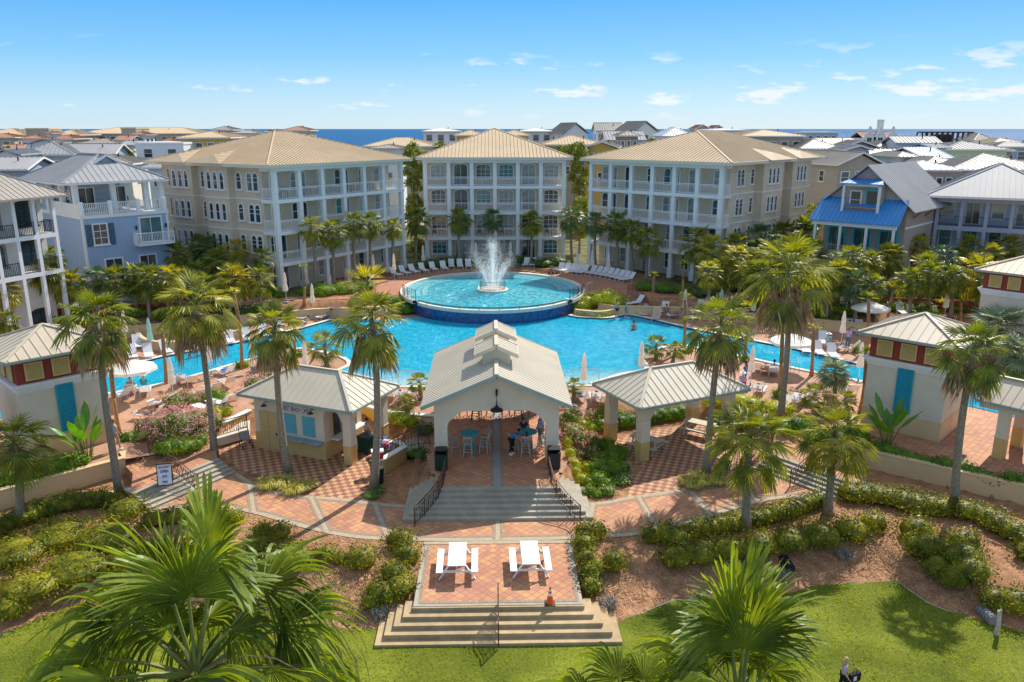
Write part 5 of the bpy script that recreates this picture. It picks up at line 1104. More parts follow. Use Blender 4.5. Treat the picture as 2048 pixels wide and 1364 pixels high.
for lb, bl, mats, mw in (
 ('pink blossoming bush by the ramp left of the cafe', [(355,882,50,2.0),(392,875,34,1.8),(322,882,36,1.5)], [SHRUB, RUST, PINK], ((0,.22),(1,.12),(2,.66))), ('pink bronze bush behind the largest pink bush', [(350,815,36,1.0),(375,812,32,1.0)], [SHRUB, PINK, RUST], ((0,.45),(1,.25),(2,.3))),
 ('bronze pink bush beside the left cafe eave', [(510,780,30,1.0),(540,770,26,.9)], [SHRUB, PINK, RUST], ((0,.35),(1,.35),(2,.3))), ('pink flowering shrub just right of the pavilion', [(1150,885,30,.9),(1180,890,26,.8),(1135,870,20,.8)], [SHRUB, RUST, PINK], ((0,.3),(1,.2),(2,.5))),
 ('upper pink flowering shrub near the sago palm', [(1150,840,22,.9),(1180,845,16,.8)], [SHRUB, PINK, RUST], ((0,.4),(1,.35),(2,.25))), ('bright green leafy bush below the pink one', [(330,910,26,.8),(370,905,34,.8),(400,895,24,.8)], [SHRUB, LIME], ((0,.75),(1,.25))),
 ('leafy green split leaf plants left of the gazebo', [(1215,930,26,.8),(1240,915,22,.8),(1190,945,24,.7),(1225,950,20,.6)], [SHRUB, LIME], ((0,.8),(1,.2))), ('spider plants at the edge of the gazebo path', [(1215,990,22,.5),(1245,970,20,.5),(1250,940,16,.5)], [SHRUB, mat('pale grassy leaf', (.42,.46,.22), .6, .2, 4)], ((0,.5),(1,.5))),
 ('flowering hedge behind the gazebo', [(1240,855,26,.9),(1280,848,28,.9),(1320,840,28,.9),(1360,835,26,.9)], [SHRUB, DARKL, PINK], ((0,.6),(1,.35),(2,.05))), ('lime bush row right behind the gazebo', [(1420,815,24,.8),(1480,812,28,.8),(1520,820,26,.7),(1570,828,24,.7)], [LIME, SHRUB], ((0,.8),(1,.2))),
 ('green bush behind the yellow wall right of the cafe', [(795,850,26,1.0),(820,855,26,.9),(775,848,18,.9)], [LIME, SHRUB], ((0,.5),(1,.5))), ('dark plants by the side railing of the pavilion', [(850,868,26,.7),(830,915,22,.6),(845,918,20,.6)], [DARKL, SHRUB], ((0,.6),(1,.4))),
 ('green plants by the ramp above the pink bush', [(430,835,22,.7),(455,830,16,.6)], [LIME, SHRUB], ((0,.5),(1,.5))), ('ground cover right of the left tower', [(255,880,20,.5),(285,880,22,.5)], [SHRUB, DARKL], ((0,.6),(1,.4))),
 ('raised bed of golden shrubs right of the round pool', [(1172,618,26,1.5),(1200,612,30,1.4),(1232,612,28,1.3),(1160,624,20,1.2),(1215,605,26,1.3)], [LIME, SHRUB, RUST], ((0,.5),(1,.35),(2,.15))), ('low bright shrubs at the foot of the golden bed', [(1170,632,22,.6),(1200,634,26,.6)], [LIME, SHRUB], ((0,.6),(1,.4))),
 ('green shrubs below the right palm row', [(1290,580,28,1.0),(1330,585,30,1.0),(1365,588,22,1.0)], [SHRUB, DARKL], ((0,.7),(1,.3))), ('green shrub on the left rim of the fountain deck', [(690,585,40,1.1),(650,590,34,1.1),(620,590,30,1.),(730,580,26,.9)], [SHRUB, DARKL], ((0,.8),(1,.2))),
 ('green planting hiding the left end of the round pool wall', [(812,628,24,1.1),(795,618,26,1.2),(775,612,24,1.1)], [SHRUB, LIME], ((0,.75),(1,.25))),
 ('dark planting in front of the middle building, left half', [(860,535,30,1.0),(900,530,30,1.0),(940,527,26,1.0)], [DARKL, SHRUB], ((0,.6),(1,.4))), ('dark planting in front of the middle building, right half', [(1085,533,28,1.0),(1115,530,28,1.1),(1040,525,26,1.0)], [DARKL, SHRUB], ((0,.5),(1,.5))),
 ('shrubs under the left building, shaded', [(500,590,30,1.2),(540,585,26,1.1),(470,600,28,1.2)], [DARKL, SHRUB], ((0,.6),(1,.4))), ('bushy plants at the left pool wall', [(415,660,20,.9),(330,640,26,.9),(270,635,26,.9),(230,650,20,.8)], [SHRUB, LIME], ((0,.6),(1,.4))),
 ('shrub tuft at the foot of the left island palm', [(485,735,20,.5),(598,712,18,.5)], [SHRUB, LIME], ((0,.7),(1,.3))), ('shrub tuft at the foot of the right island palm', [(1370,705,20,.5),(1308,622,18,.5)], [SHRUB, LIME], ((0,.7),(1,.3))),
 ('tufts of green under the right gazebo palms', [(1490,722,14,.5),(1560,795,22,.6),(1720,705,22,.6)], [SHRUB, LIME], ((0,.6),(1,.4))), ('clipped round shrubs right of the pool wall', [(1645,655,16,1.0),(1668,655,18,1.0)], [SHRUB], ((0,1.),)),
 ('green hedge under the lavender house', [(1700,600,30,1.1),(1760,605,34,1.1),(1820,612,34,1.1)], [DARKL, SHRUB, RUST], ((0,.5),(1,.3),(2,.2))), ('bush in the corner behind the right tower', [(2000,780,26,1.1),(2030,770,24,1.)], [SHRUB, LIME], ((0,.7),(1,.3))),
 ('purple bush behind the right tower roof', [(1850,620,26,1.0)], [RUST, PINK, DARKL], ((0,.4),(1,.3),(2,.3))), ('low greenery by the left tower roof', [(60,650,30,1.),(110,650,30,1.),(160,640,30,1.)], [SHRUB, LIME], ((0,.6),(1,.4))),
 ('golden bed plants left of the blue loungers', [(340,625,26,.9),(375,630,24,.9)], [LIME, SHRUB], ((0,.6),(1,.4))), ('mixed shrubs by the right path steps', [(1600,640,26,.8),(1540,625,22,.8)], [SHRUB, LIME], ((0,.6),(1,.4)))):
    shrub('shrub', lb, bl, mats, mw, .10 if 'pink' in lb or 'gazebo' in lb else .15, 150 if 'pink' in lb or 'gazebo' in lb else 75, 'shrub', 'garden shrubs')
r0_ = random.Random(8)
for side_, (ua, ub) in (('left', (0, 560)), ('right', (1400, 2040))):
    for rk, (vc, k_) in enumerate(((545, 11), (590, 11), (625, 11))):
        for i in range(k_):
            u = ua+(ub-ua)*(i+.5)/k_+r0_.uniform(-12, 12); v = vc+r0_.uniform(-8, 8)
            mm = r0_.choice(([SHRUB, LIME], [DARKL, SHRUB], [SHRUB, DARKL], [SHRUB, RUST]))
            shrub('shrub', 'leafy shrub %s from the left in the %s line under the %s palms' % (ORD[i], ('back', 'middle', 'front')[rk], side_), [(u, v, r0_.uniform(20, 34), r0_.uniform(.8, 1.3)), (u+22, v+3, r0_.uniform(14, 24), r0_.uniform(.6, 1.)), (u-20, v+2, r0_.uniform(12, 22), r0_.uniform(.5, .9))], mm, ((0,.7),(1,.3)), .18, 45, 'shrub', 'understorey shrubs')
for i, (u, v, w_, h_, mm, mw_, lb) in enumerate(((1135,845,20,.8,[SHRUB,RUST,PINK],((0,.4),(1,.3),(2,.3)),'pink tinged shrub close to the right pavilion wall'),(1200,860,24,.8,[SHRUB,LIME],((0,.7),(1,.3)),'green shrub between the pavilion and the gazebo, upper'),(1165,860,20,.7,[LIME,SHRUB],((0,.6),(1,.4)),'lime shrub between the two pink shrubs'),
 (1175,915,24,.7,[SHRUB,RUST,PINK],((0,.35),(1,.2),(2,.45)),'low pink shrub left of the leafy plants'),(1205,900,24,.8,[SHRUB,LIME],((0,.8),(1,.2)),'glossy green shrub at the gazebo corner column'),(1195,970,26,.7,[SHRUB,LIME],((0,.75),(1,.25)),'green plant below the leafy plants by the steps'),(1230,955,20,.6,[SHRUB,DARKL],((0,.7),(1,.3)),'dark green plant at the gazebo path edge'),(1180,990,18,.5,[SHRUB,LIME],((0,.7),(1,.3)),'low plant at the foot of the right pavilion steps'),
 (1215,835,24,.8,[SHRUB,LIME,PINK],((0,.6),(1,.3),(2,.1)),'shrub behind the left gazebo column'),(540,800,24,.8,[SHRUB,RUST,PINK],((0,.4),(1,.3),(2,.3)),'bronze shrub behind the cafe roof'),(300,862,26,1.0,[SHRUB,RUST,PINK],((0,.4),(1,.2),(2,.4)),'small pink bush beside the left tower path'),(415,850,24,1.0,[SHRUB,RUST,PINK],((0,.4),(1,.2),(2,.4)),'pink bush right of the tall palm trunk'),
 (430,800,24,.8,[SHRUB,LIME],((0,.7),(1,.3)),'green shrub on the left deck bed'),(1450,850,30,.9,[SHRUB,LIME],((0,.7),(1,.3)),'green shrub behind the tall gazebo palm'),(1510,850,30,.9,[SHRUB,LIME],((0,.6),(1,.4)),'shrub at the right of the gazebo patio'),(1590,860,30,.9,[SHRUB,DARKL],((0,.7),(1,.3)),'shrub under the low fan palms'),(1640,880,30,.8,[SHRUB,LIME],((0,.7),(1,.3)),'shrub above the right side steps'),(1700,880,30,.9,[SHRUB,DARKL],((0,.7),(1,.3)),'shrub against the right tower base'),
 (450,1040,30,.7,[HEDGE,SHRUB],((0,.8),(1,.2)),'bush at the walkway end of the left steps'),(650,1120,34,.7,[HEDGE,DARKL],((0,.7),(1,.3)),'bush beside the big left palm crown'))):
    shrub('shrub', lb, [(u, v, w_, h_), (u+w_*.8, v+5, w_*.7, h_*.8), (u-w_*.7, v+4, w_*.65, h_*.75)], mm, mw_, .12, 110, 'shrub', 'bedding shrubs near the pavilions')
# grass clumps
def clump(label, blobs, mt, n=130, L=.75):
    ps = [(T(u, v), M_(w_, T(u, v))) for u, v, w_ in blobs]; o = ps[0][0]; mb = MB(); r_ = random.Random(int(o.x*9))
    for p, r in ps:
        for k in range(n):
            a = r_.uniform(0, 6.28); q = r*.55*math.sqrt(r_.random()); b = p-o+Vector((math.cos(a)*q, math.sin(a)*q, 0)); h = Vector((math.cos(a), math.sin(a), 0)); s = Vector((-h.y, h.x, 0))*.014; l_ = L*r_.uniform(.6, 1.1)
            p1 = b+h*l_*.3+Z3*l_*.55; p2 = b+h*l_*.7+Z3*l_*.35; mb.add([b-s, b+s, p1+s, p1-s, p2], [(0,1,2,3),(3,2,4)])
    return tag(put('grass_clump', mb.mesh('grass_clump', mt), None, o), label, 'grass plant', 'arching grass clumps')
YG = mat('yellow edged grass leaf', (.42,.42,.06), .45, .35, 6, col2=(.55,.50,.14), transl=.2); GG = mat('green grass leaf', (.12,.22,.04), .45, .3, 6, transl=.2)
clump('yellow green grass clumps at the foot of the palm in front of the cafe', [(540,975,32),(590,985,36),(565,972,30),(610,978,24)], YG, 260)
clump('arching green grass around the palm beside the gazebo', [(1385,975,26),(1410,970,26),(1435,968,28),(1395,960,22),(1375,968,18)], YG, 220, .65)
clump('low green clump at the foot of the palm left of the pavilion', [(745,995,20),(758,985,16)], GG, 160, .4)
# broadleaf trees between and behind the buildings
def tree(label, u, v, Y, rpx, hpx, mats=(TREEL, LEAFY), name='broadleaf_tree', n=11, dens=46, size=.30, group='trees between the buildings'):
    c = P(u, v, Y); r = M_(rpx, c); hh = M_(hpx, c); b = Vector((c.x, c.y, gz(c.x, c.y)-.1)); t = thing(name, label, 'tree', b, 0, group); r_ = random.Random(int(u+v)); q = c-b
    mb = MB(); mb.tube([(0,0,0), q*.4, q*.8], [r*.13, r*.10, r*.05], 7)
    for k in range(5): a = k*1.3; mb.tube([q*.5, q+Vector((math.cos(a)*r*.5, math.sin(a)*r*.5, hh*.2*(k-2)))], [r*.05, r*.02], 5)
    kid('trunk', mb.mesh('trunk', [TRUNK]), t)
    mb = MB(); ells = []
    for k in range(n):
        a = k*2.4; z = (k/(n-1)-.5)*2; rr = r*(.62 if abs(z) < .8 else .3); ells.append((q.x+math.cos(a)*rr, q.y+math.sin(a)*rr*.8, q.z+z*hh*.75, r*.5*r_.uniform(.8,1.15), r*.5, hh*.34*r_.uniform(.8,1.2)))
    leafy(mb, ells, size, dens, r_, ((0,.75),(1,.25)), core=False)
    leafy(mb, [(a, b_, c_, d*.7, e*.7, f*.7) for a, b_, c_, d, e, f in ells], size, dens*.8, r_, ((0,1.),), core=False)
    kid('crown', mb.mesh('crown', list(mats)), t); return t
for a in (('yellow green tree in the gap left of the middle building, lower', 828, 430, 99, 22, 42), ('tall green tree in the gap left of the middle building', 826, 340, 112, 26, 50), ('tall green tree in the gap right of the middle building', 1158, 350, 112, 22, 55), ('yellow tree in the gap right of the middle building, lower', 1160, 440, 100, 20, 45),
 ('shaded tree low in the left gap', 838, 500, 97, 20, 22), ('golden tree above the right gap', 1150, 305, 125, 28, 18), ('tree behind the left building far corner', 330, 440, 98, 22, 30), ('tree low beside the right building far wall', 1600, 430, 100, 30, 26),
 ('leafy tree at the foot of the right building side', 1500, 545, 76, 24, 26), ('dark trees beside the far left houses', 262, 330, 135, 18, 16), ('dark tree below the white scalloped house', 300, 322, 140, 14, 14), ('small tree by the far left balconies', 22, 290, 230, 16, 12)): tree(*a)
# ================================================================ houses
BLUEW = siding('blue clapboard', (.36, .47, .66), .17); LAV = siding('lavender grey clapboard', (.40, .42, .52), .17); TAUPE = siding('taupe board wall', (.42, .34, .29), .35, True)
WSTU = mat('white stucco house', (.76, .72, .64), .85, .04, 1, stain=.08); GREYW = siding('grey blue siding', (.36, .42, .50), .2); TANW = mat('tan stucco house', (.46, .40, .33), .85, .05, 1, stain=.1); GRN = mat('pale green house', (.55, .66, .42), .8, .05, 1); WHW = mat('white house wall', (.74, .74, .76), .8, .04, 1, stain=.06); YELW = mat('ochre yellow house', (.56, .38, .12), .8, .05, 1); BRNW = mat('brown grey house wall', (.34, .28, .24), .85, .06, 1)
def local_house(label, A, B, zg, grp='houses near the pool', cat='house'):
    d = Vector((B.x-A.x, B.y-A.y, 0)); return thing('house', label, cat, (A.x, A.y, zg), math.atan2(d.y, d.x), grp), d.length
def porch(t, W_, z0, z1, y0, y1, nb, pm, rm, post=.28, side=True, posts=None):
    bay = (W_-post)/nb; me = MB().box(-post/2, 0, z0, post/2, post, z1).mesh('column', pm)
    for i in range(nb+1): kid('column', me, t, (post/2+bay*i, y0, 0))
    rl = railing_mesh(bay-post, .95, .13, rm, .04, .025)
    for i in range(nb): kid('balcony_railing', rl, t, (post+bay*i, y0+.1, z0))
    if side:
        rs = railing_mesh(y1-y0-post, .95, .13, rm, .04, .025)
        for xx in (.1, W_-.1): kid('balcony_railing', rs, t, (xx, y0+post, z0), math.pi/2)
# white balconied house at the left edge
A, B = P(-60, 460, 57.5), P(116, 460, 64); t, W_ = local_house('white three storey house with dark iron balconies at the left edge', A, B, 1.0)
zs = [P(114, v, 64).z-1.0 for v in (600, 536, 464, 396)]; mb = MB(); mb.box(.2, 1.3, -1, W_-.1, 11, zs[3]+.1); kid('wall', mb.mesh('wall', WSTU), t)
for k in (1, 2): mb = MB(); mb.box(0, 0, zs[k]-.32, W_, 1.3, zs[k]); kid('balcony_slab', mb.mesh('balcony_slab', WHITE), t)
for k in range(3): porch(t, W_, zs[k] if k else 0, (zs[k+1]-.32) if k < 2 else zs[3]+.1, 0, 1.3, 4, WHITE, BLACK)
kid('roof', hip_roof(-.8, -.8, W_+.8, 11.8, zs[3]+.25, 2.3, .45, fascia=.14).mesh('roof', [ROOFD, BRNW]), t)
DK = mat('charcoal window trim', (.03,.035,.045), .5)
for k in range(3):
    for x in (W_-1.6, W_-4.6, W_-7.4): window(t, x, (zs[k] if k else 0)+.6, 1.5, 1.75, .3, (1,1), .2, DK if x > W_-3 else BRNW, GLASS, 1.29)
# blue house with roof terrace
A, B = P(161, 432, 70), P(334, 421, 75.5); t, W_ = local_house('blue clapboard house with white roof terrace and pale metal roof', A, B, 1.5)
zd = P(161, 432, 70).z-1.5; ze = P(127, 371, 70).z-1.5
mb = MB(); mb.box(0, 0, -1, W_, 11, zd-.3, 0); mb.box(-.02, -.02, -1, .16, .16, zd-.3, 1); mb.box(W_-.16, -.02, -1, W_+.02, .16, zd-.3, 1); mb.box(-.08, -.08, zd-.3, W_+.08, 11.1, zd, 1)
mb.box(.6, 3.4, zd, W_-2.6, 11, ze+.1, 2); kid('wall', mb.mesh('wall', [BLUEW, WHITE, GREYW]), t)
for x, y in ((0,0),(0,3.1),(W_*.42,0),(W_*.80,0),(W_*.98,3.0),(W_*.99,0),(W_*.0,6.2)): kid('column', MB().box(x-.02, y+.9, zd, x+.4, y+1.32, ze+.06).mesh('column', WHITE), t)
rp = (W_-.3)/3
for i in range(3): kid('terrace_railing', railing_mesh(rp, 1.0, .15, WHITER, .12, .05), t, (.1+rp*i, .05, zd))
for i in range(4): kid('newel_post', MB().box(rp*i, -.05, zd, rp*i+.3, .25, zd+1.15).mesh('newel_post', WHITER), t)
kid('terrace_parapet', MB().box(.0, .1, zd, .12, 8, zd+.95).mesh('terrace_parapet', WHITE), t)
kid('roof', hip_roof(-1.0, .3, W_+.6, 11.8, ze+.2, 2.2, .5, ridge=4.6, fascia=.16).mesh('roof', [ROOFW, WHITE]), t)
mb = gable_roof(W_*.26, 2.6, W_*.74, 8.0, ze+1.35, 1.1, 'y', .5); kid('roof_gable', mb.mesh('roof_gable', [ROOFW, WHITE]), t)
kid('gable_vent', wall_opening([(W_*.3, ze+1.3), (W_*.7, ze+1.3), (W_*.5, ze+2.2)], 2.85, 3.0).mesh('gable_vent', GREYW), t)
wn = window(t, W_*.19, zd-2.6, 1.1, 1.75, 0, (1,2), .12, WHITE, GLASS, -.01)
for s in (-1, 1): kid('shutter', MB().box(W_*.19+s*.95-.25, -.08, zd-2.7, W_*.19+s*.95+.25, -.01, zd-.8).mesh('shutter', mat('slate blue shutter', (.07,.12,.20), .5)), t)
window(t, W_*.78, zd-2.75, 1.9, 2.15, 0, (1,0), .14, WHITE, GLASST, -.01, name='door', sill=False)
for x in (W_*.6, W_*.96): kid('wall_lamp', MB().lathe([(.03,zd-1.2),(.1,zd-1.3),(.08,zd-1.55),(.02,zd-1.6)], 8, c=(x,-.12)).mesh('wall_lamp', BLACK), t)
mb = MB(); mb.box(W_*.56, -1.1, zd-3.0, W_*.99, 0, zd-2.8); kid('balcony', mb.mesh('balcony', WHITE), t); kid('balcony_railing', railing_mesh(W_*.43, .95, .14, WHITER, .06, .03), t, (W_*.56, -1.05, zd-2.8)); kid('balcony_railing', railing_mesh(1.0, .95, .14, WHITER, .06, .03), t, (W_*.56, -1.05, zd-2.8), math.pi/2)
for x in (W_*.3, W_*.7): window(t, x, zd-6.0, 1.4, 2.0, 0, (1,0), .12, WHITE, GLASS, -.01)
for y in (4, 8): window(t, .6-.01, zd+.5, .9, 1.4, 0, (0,1), .1, WHITE, GLASS, y, face_rz(-1, 0))
for x in (W_*.25, W_*.62): window(t, x, zd+.3, 1.3, 1.8, 0, (1,0), .1, WHITE, GLASS, 3.39)
# blue roofed gabled house at the right
A, B = P(1650, 430, 80), P(1812, 440, 74.5); t, W_ = local_house('gabled taupe house with bright blue porch roof and white framed dormer', A, B, 1.6)
z1 = P(1812, 408, 74.5).z-1.6; za = P(1742, 332, 77).z-1.6; zp = P(1795, 452, 72.5).z-1.6
mb = wall_opening([(0,-1),(W_,-1),(W_,z1),(W_/2,za-.1),(0,z1)], 0, 12.5); kid('wall', mb.mesh('wall', TAUPE), t)
mb = MB(); roof_face(mb, [(-.7,12.8,z1-.5),(-.7,-.5,z1-.5),(W_/2,-.5,za+.1),(W_/2,12.8,za+.1)], .45); roof_face(mb, [(W_+.9,-.5,z1-.7),(W_+.9,12.8,z1-.7),(W_/2,12.8,za+.1),(W_/2,-.5,za+.1)], .45)
kid('roof', mb.mesh('roof', [ROOFW]), t)
mb = MB(); roof_face(mb, [(-.5,-2.6,zp),(W_+.3,-2.6,zp),(W_+.1,0.05,z1+.35),(-.3,0.05,z1+.35)], .42); kid('porch_roof', mb.mesh('porch_roof', [ROOFB]), t)
kid('porch_beam', MB().box(-.2, -2.4, zp-.45, W_, -2.1, zp-.08).mesh('porch_beam', WHITE), t); pf = zp-3.25; porch(t, W_-.1, pf, zp-.45, -2.4, 0, 3, WHITE, TAUPE, .22)
kid('porch_floor', MB().box(-.2, -2.5, -1, W_+.1, 0, pf).mesh('porch_floor', TAUPE), t)
TT = mat('turquoise door paint', (.04,.45,.50), .5)
for x in (.18, .5, .82): window(t, W_*x, pf+.05, 1.5, 2.3, 0, (1,0), .2, TT, GLASS, -.01, name='door', sill=False)
x0, x1 = W_*.27, W_*.73; zb, zt = z1-.45, z1+1.7
mb = MB(); mb.box(x0, -1.1, zb-.5, x1, -1.5+.4, zb, 0); [mb.box(x, -1.5, zb-.6, x+.22, -1.28, zt, 0) for x in (x0, x1-.22)]; mb.box(x0, -1.5, zt-.2, x1, -1.28, zt+.05, 0); mb.box(x0, -1.5, zb-.75, x1, -1.28, zb-.6, 0); mb.box(x0+.05, -.6, zb-.6, x1-.05, 0, zt, 1)
d_ = kid('dormer', mb.mesh('dormer', [WHITE, TAUPE]), t)
mb = MB(); roof_face(mb, [(x0-.3,-1.75,zt+.08),(x1+.3,-1.75,zt+.08),(x1-.4,-.1,zt+.45),(x0+.4,-.1,zt+.45)], .42); kid('dormer_roof', mb.mesh('dormer_roof', [ROOFB]), d_)
mb = MB(); [mb.box(x0+.22, -1.42, zb-.5+.16*k, x1-.22, -1.38, zb-.42+.16*k) for k in range(4)]; kid('dormer_railing', mb.mesh('dormer_railing', mat('stained wood', (.30,.17,.09), .6)), d_)
for x in (.3, .6): pass
window(t, W_*.40, zb-.2, .9, 1.6, 0, (0,1), .12, WHITE, GLASS, -.61); window(t, W_*.60, zb-.4, 1.0, 1.9, 0, (0,0), .14, TT, GLASS, -.61, sill=False)
for y in (3, 7, 10.5): window(t, W_+.01, 2.2, 1.0, 1.4, 0, (0,1), .12, WHITE, GLASST, y, face_rz(1, 0))
mb = MB(); mb.box(W_-.0, 0, z1-2.4, W_+.04, 12.5, z1-2.2); kid('trim_band', mb.mesh('trim_band', WHITE), t)
for y in (2, 5.5, 9, 12): kid('bracket', MB().bar((W_,y,z1-1.5),(W_+.75,y,z1-.75),.12).mesh('bracket', mat('stained wood', (.3,.17,.09))), t)
# lavender house at the right edge
A, B = P(1868, 450, 80), P(2130, 462, 74.5); t, W_ = local_house('lavender grey two storey house with deep balconies at the right edge', A, B, 1.6)
zz = [0, P(1868, 508, 80).z-1.6, P(1868, 450, 80).z-1.6, P(1868, 396, 80).z-1.6]
mb = MB(); mb.box(.2, 2.4, -1, W_-.2, 13, zz[3]+.1, 0); kid('wall', mb.mesh('wall', [siding('pale grey siding', (.52,.56,.64), .2)]), t)
for k in (1, 2): kid('balcony_slab', MB().box(0, 0, zz[k]-.45, W_, 2.4, zz[k]).mesh('balcony_slab', LAV), t)
kid('beam', MB().box(0, 0, zz[3]-.35, W_, .3, zz[3]+.1).mesh('beam', LAV), t)
for k in range(3): porch(t, W_, zz[k], (zz[k+1]-.45) if k < 2 else zz[3]-.35, 0, 2.4, 5, LAV, BLACK if k == 2 else LAV, .34)
kid('roof', hip_roof(-1.2, -1.1, W_+.8, 14, zz[3]+.3, 3.0, .5, fascia=.16).mesh('roof', [ROOFW, WHITE]), t)
for k in range(3):
    for i in range(5): window(t, W_*(i+.5)/5, zz[k]+(.05 if i % 2 else .7), 1.2 if i % 2 else 1.0, 2.2 if i % 2 else 1.6, 0, (1,0) if i % 2 else (0,1), .14, WHITE, GLASST if (i+k) % 3 else GLASS, 2.39, sill=False)
# houses farther back
def bgh(label, u0, u1, vr, ve, vb, Y, kind='hip', rm=None, wm=None, rz=0, dep=9, nw=3, par=0, ov=.5, ax=None, wc=None):
    rm = rm or ROOFW; wm = wm or WHW; c = P((u0+u1)/2, ve, Y); W_ = M_(u1-u0, c)-2*ov; ze = c.z; zr = P((u0+u1)/2, vr, Y+dep*.4).z; zb = -9 if Y > 190 else -1
    t = thing('house', label, 'house', (c.x, c.y, 0), rad(rz), 'houses behind the apartment buildings'); ze -= par
    mb = MB(); mb.box(-W_/2, 0, zb, W_/2, dep, ze); kid('wall', mb.mesh('wall', wm), t); rise = max(.4, zr-ze)
    fm = WHITE if wm is not WHW else GREYW
    if kind == 'hip': m = hip_roof(-W_/2-ov, -ov, W_/2+ov, dep+ov, ze+.2, rise, .55, fascia=.16, w=.07, h=.07, axis=ax)
    elif kind == 'gx': m = gable_roof(-W_/2-ov, -ov, W_/2+ov, dep+ov, ze+.2, rise, 'x', .55, h=.07, w=.07)
    elif kind == 'gy': m = gable_roof(-W_/2-ov, -ov, W_/2+ov, dep+ov, ze+.2, rise, 'y', .55, h=.07, w=.07); kid('gable', wall_opening([(-W_/2, ze), (W_/2, ze), (0, ze+rise*.93)], 0, dep).mesh('gable', wm), t)
    else: m = MB(); m.box(-W_/2-.1, -.1, ze, W_/2+.1, dep+.1, ze+.35)
    if kind == 'gx':
        for s in (-1, 1):
            g = MB(); g.add([(s*W_/2, 0, ze), (s*W_/2, dep, ze), (s*W_/2, dep/2, ze+rise*.95)], [(0,1,2)]); kid('gable', g.mesh('gable', wm), t)
    kid('roof', m.mesh('roof', [rm, fm]), t)
    wh = 1.35; z = ze-2.1; gm = GLASS
    for f in range(2):
        for i in range(nw):
            window(t, -W_/2+W_*(i+.5)/nw, z-f*2.9, min(1.3, W_/nw*.5), wh, 0, (0,1), .12, fm, gm, -.01)
    if kind != 'flat': kid('vent_pipe', MB().tube([(W_*.2, dep*.3, ze), (W_*.2, dep*.3, ze+rise*.62+.7)], .09, 6).mesh('vent_pipe', BLACK), t)
    if nw:
        for y in (dep*.3, dep*.7):
            s = 1 if c.x < 0 else -1; window(t, s*(W_/2+.01), z, 1.0, wh, 0, (0,1), .12, fm, gm, y, face_rz(s, 0))
    return t
bgh('far long tan roofed building at the left horizon', -60, 52, 258, 273, 300, 230, 'hip', ROOFT, TANW, 0, 16, 7)
bgh('tall plain beige block with thin roof ribs, left horizon', 49, 99, 256, 259, 290, 215, 'flat', ROOFT, TANW, 8, 9, 0)
bgh('small tan hip roof right of the ribbed beige block', 100, 160, 261, 271, 286, 225, 'hip', ROOFT, TANW, 0, 12, 3)
bgh('little lookout house with terracotta roof at the far left', 40, 88, 272, 279, 302, 175, 'hip', TILE, WHW, 10, 6, 3)
bgh('low terracotta roof left of the white hip roof', 4, 44, 291, 303, 315, 165, 'gx', TILE, WHW, 20, 8, 2)
bgh('terracotta roofed house under the small tan hip roof', 101, 149, 271, 279, 292, 190, 'hip', TILE, TANW, 0, 8, 2)
bgh('grey blue house with bright white hip roof', 44, 145, 286, 311, 340, 118, 'hip', ROOFW, GREYW, 12, 9, 2)
bgh('white gabled wing right of the white hip roof', 124, 229, 290, 313, 325, 122, 'gx', ROOFW, GREYW, 6, 8, 1)
bgh('weathered grey hip roof behind the white gabled wing', 132, 246, 279, 293, 315, 150, 'hip', ROOFD, YELW, 0, 9, 4)
bgh('low house with pale roof left of the blue house', -60, 55, 318, 342, 352, 92, 'gx', ROOFW, GREYW, 8, 9, 2)
bgh('grey ribbed roof with red shutters behind the blue house', 126, 266, 312, 330, 350, 100, 'hip', ROOFD, WSTU, 4, 9, 3)
bgh('very long tan roofed building on the left horizon', 152, 402, 256, 268, 288, 238, 'hip', ROOFT, TANW, 0, 16, 12)
bgh('square beige block standing out of the long tan roof', 238, 275, 255, 258, 290, 205, 'flat', ROOFT, TANW, 0, 8, 0)
bgh('small teal windowed lookout below the beige block', 257, 293, 265, 271, 292, 170, 'hip', TILE, WHW, 0, 5, 2)
bgh('bright white house with curved parapet, two dark windows', 265, 372, 288, 289, 318, 135, 'flat', WHITE, siding('white siding', (.78,.80,.84), .2), 0, 9, 2)
bgh('terracotta roof behind the bright white parapet house', 318, 352, 279, 286, 292, 150, 'hip', TILE, WHW, 0, 6, 0)
bgh('plain pale wall house between blue house and left building', 285, 345, 322, 338, 370, 100, 'gx', ROOFW, siding('white siding', (.78,.80,.84)), -15, 9, 1)
bgh('small dark hip roofed lookout on the left horizon', 420, 467, 254, 261, 270, 200, 'hip', ROOFD, TANW, 0, 8, 3)
bgh('low tan ribbed hip roof behind the left building', 356, 462, 265, 277, 290, 140, 'hip', ROOFT, YELW, 0, 10, 4)
bgh('white roofed low house left of the red tiled tower', 460, 520, 262, 268, 280, 170, 'hip', ROOFW, WHW, 0, 8, 2)
bgh('red tiled lookout house against the sea', 562, 621, 254, 262, 276, 190, 'hip', TILE, TANW, 0, 8, 2)
bgh('double hipped pale roof between left and middle buildings', 727, 872, 277, 294, 306, 150, 'hip', ROOFT, TANW, 0, 10, 4)
bgh('small grey hip roof in front of the double hipped roof', 738, 808, 291, 299, 312, 130, 'hip', ROOFD, WHW, 0, 7, 1)
bgh('white beach house left of the middle roof peak', 843, 920, 257, 264, 290, 210, 'hip', WHITE, WHW, 0, 9, 3)
bgh('white beach house right of the middle roof peak', 1036, 1108, 257, 264, 290, 210, 'hip', WHITE, WHW, 0, 9, 3)
bgh('tan hip roof just left of the middle roof peak', 908, 972, 262, 272, 290, 165, 'hip', ROOFT, YELW, 0, 9, 2)
bgh('tan hip roof just right of the middle roof peak', 998, 1060, 262, 272, 290, 165, 'hip', ROOFT, YELW, 0, 9, 2)
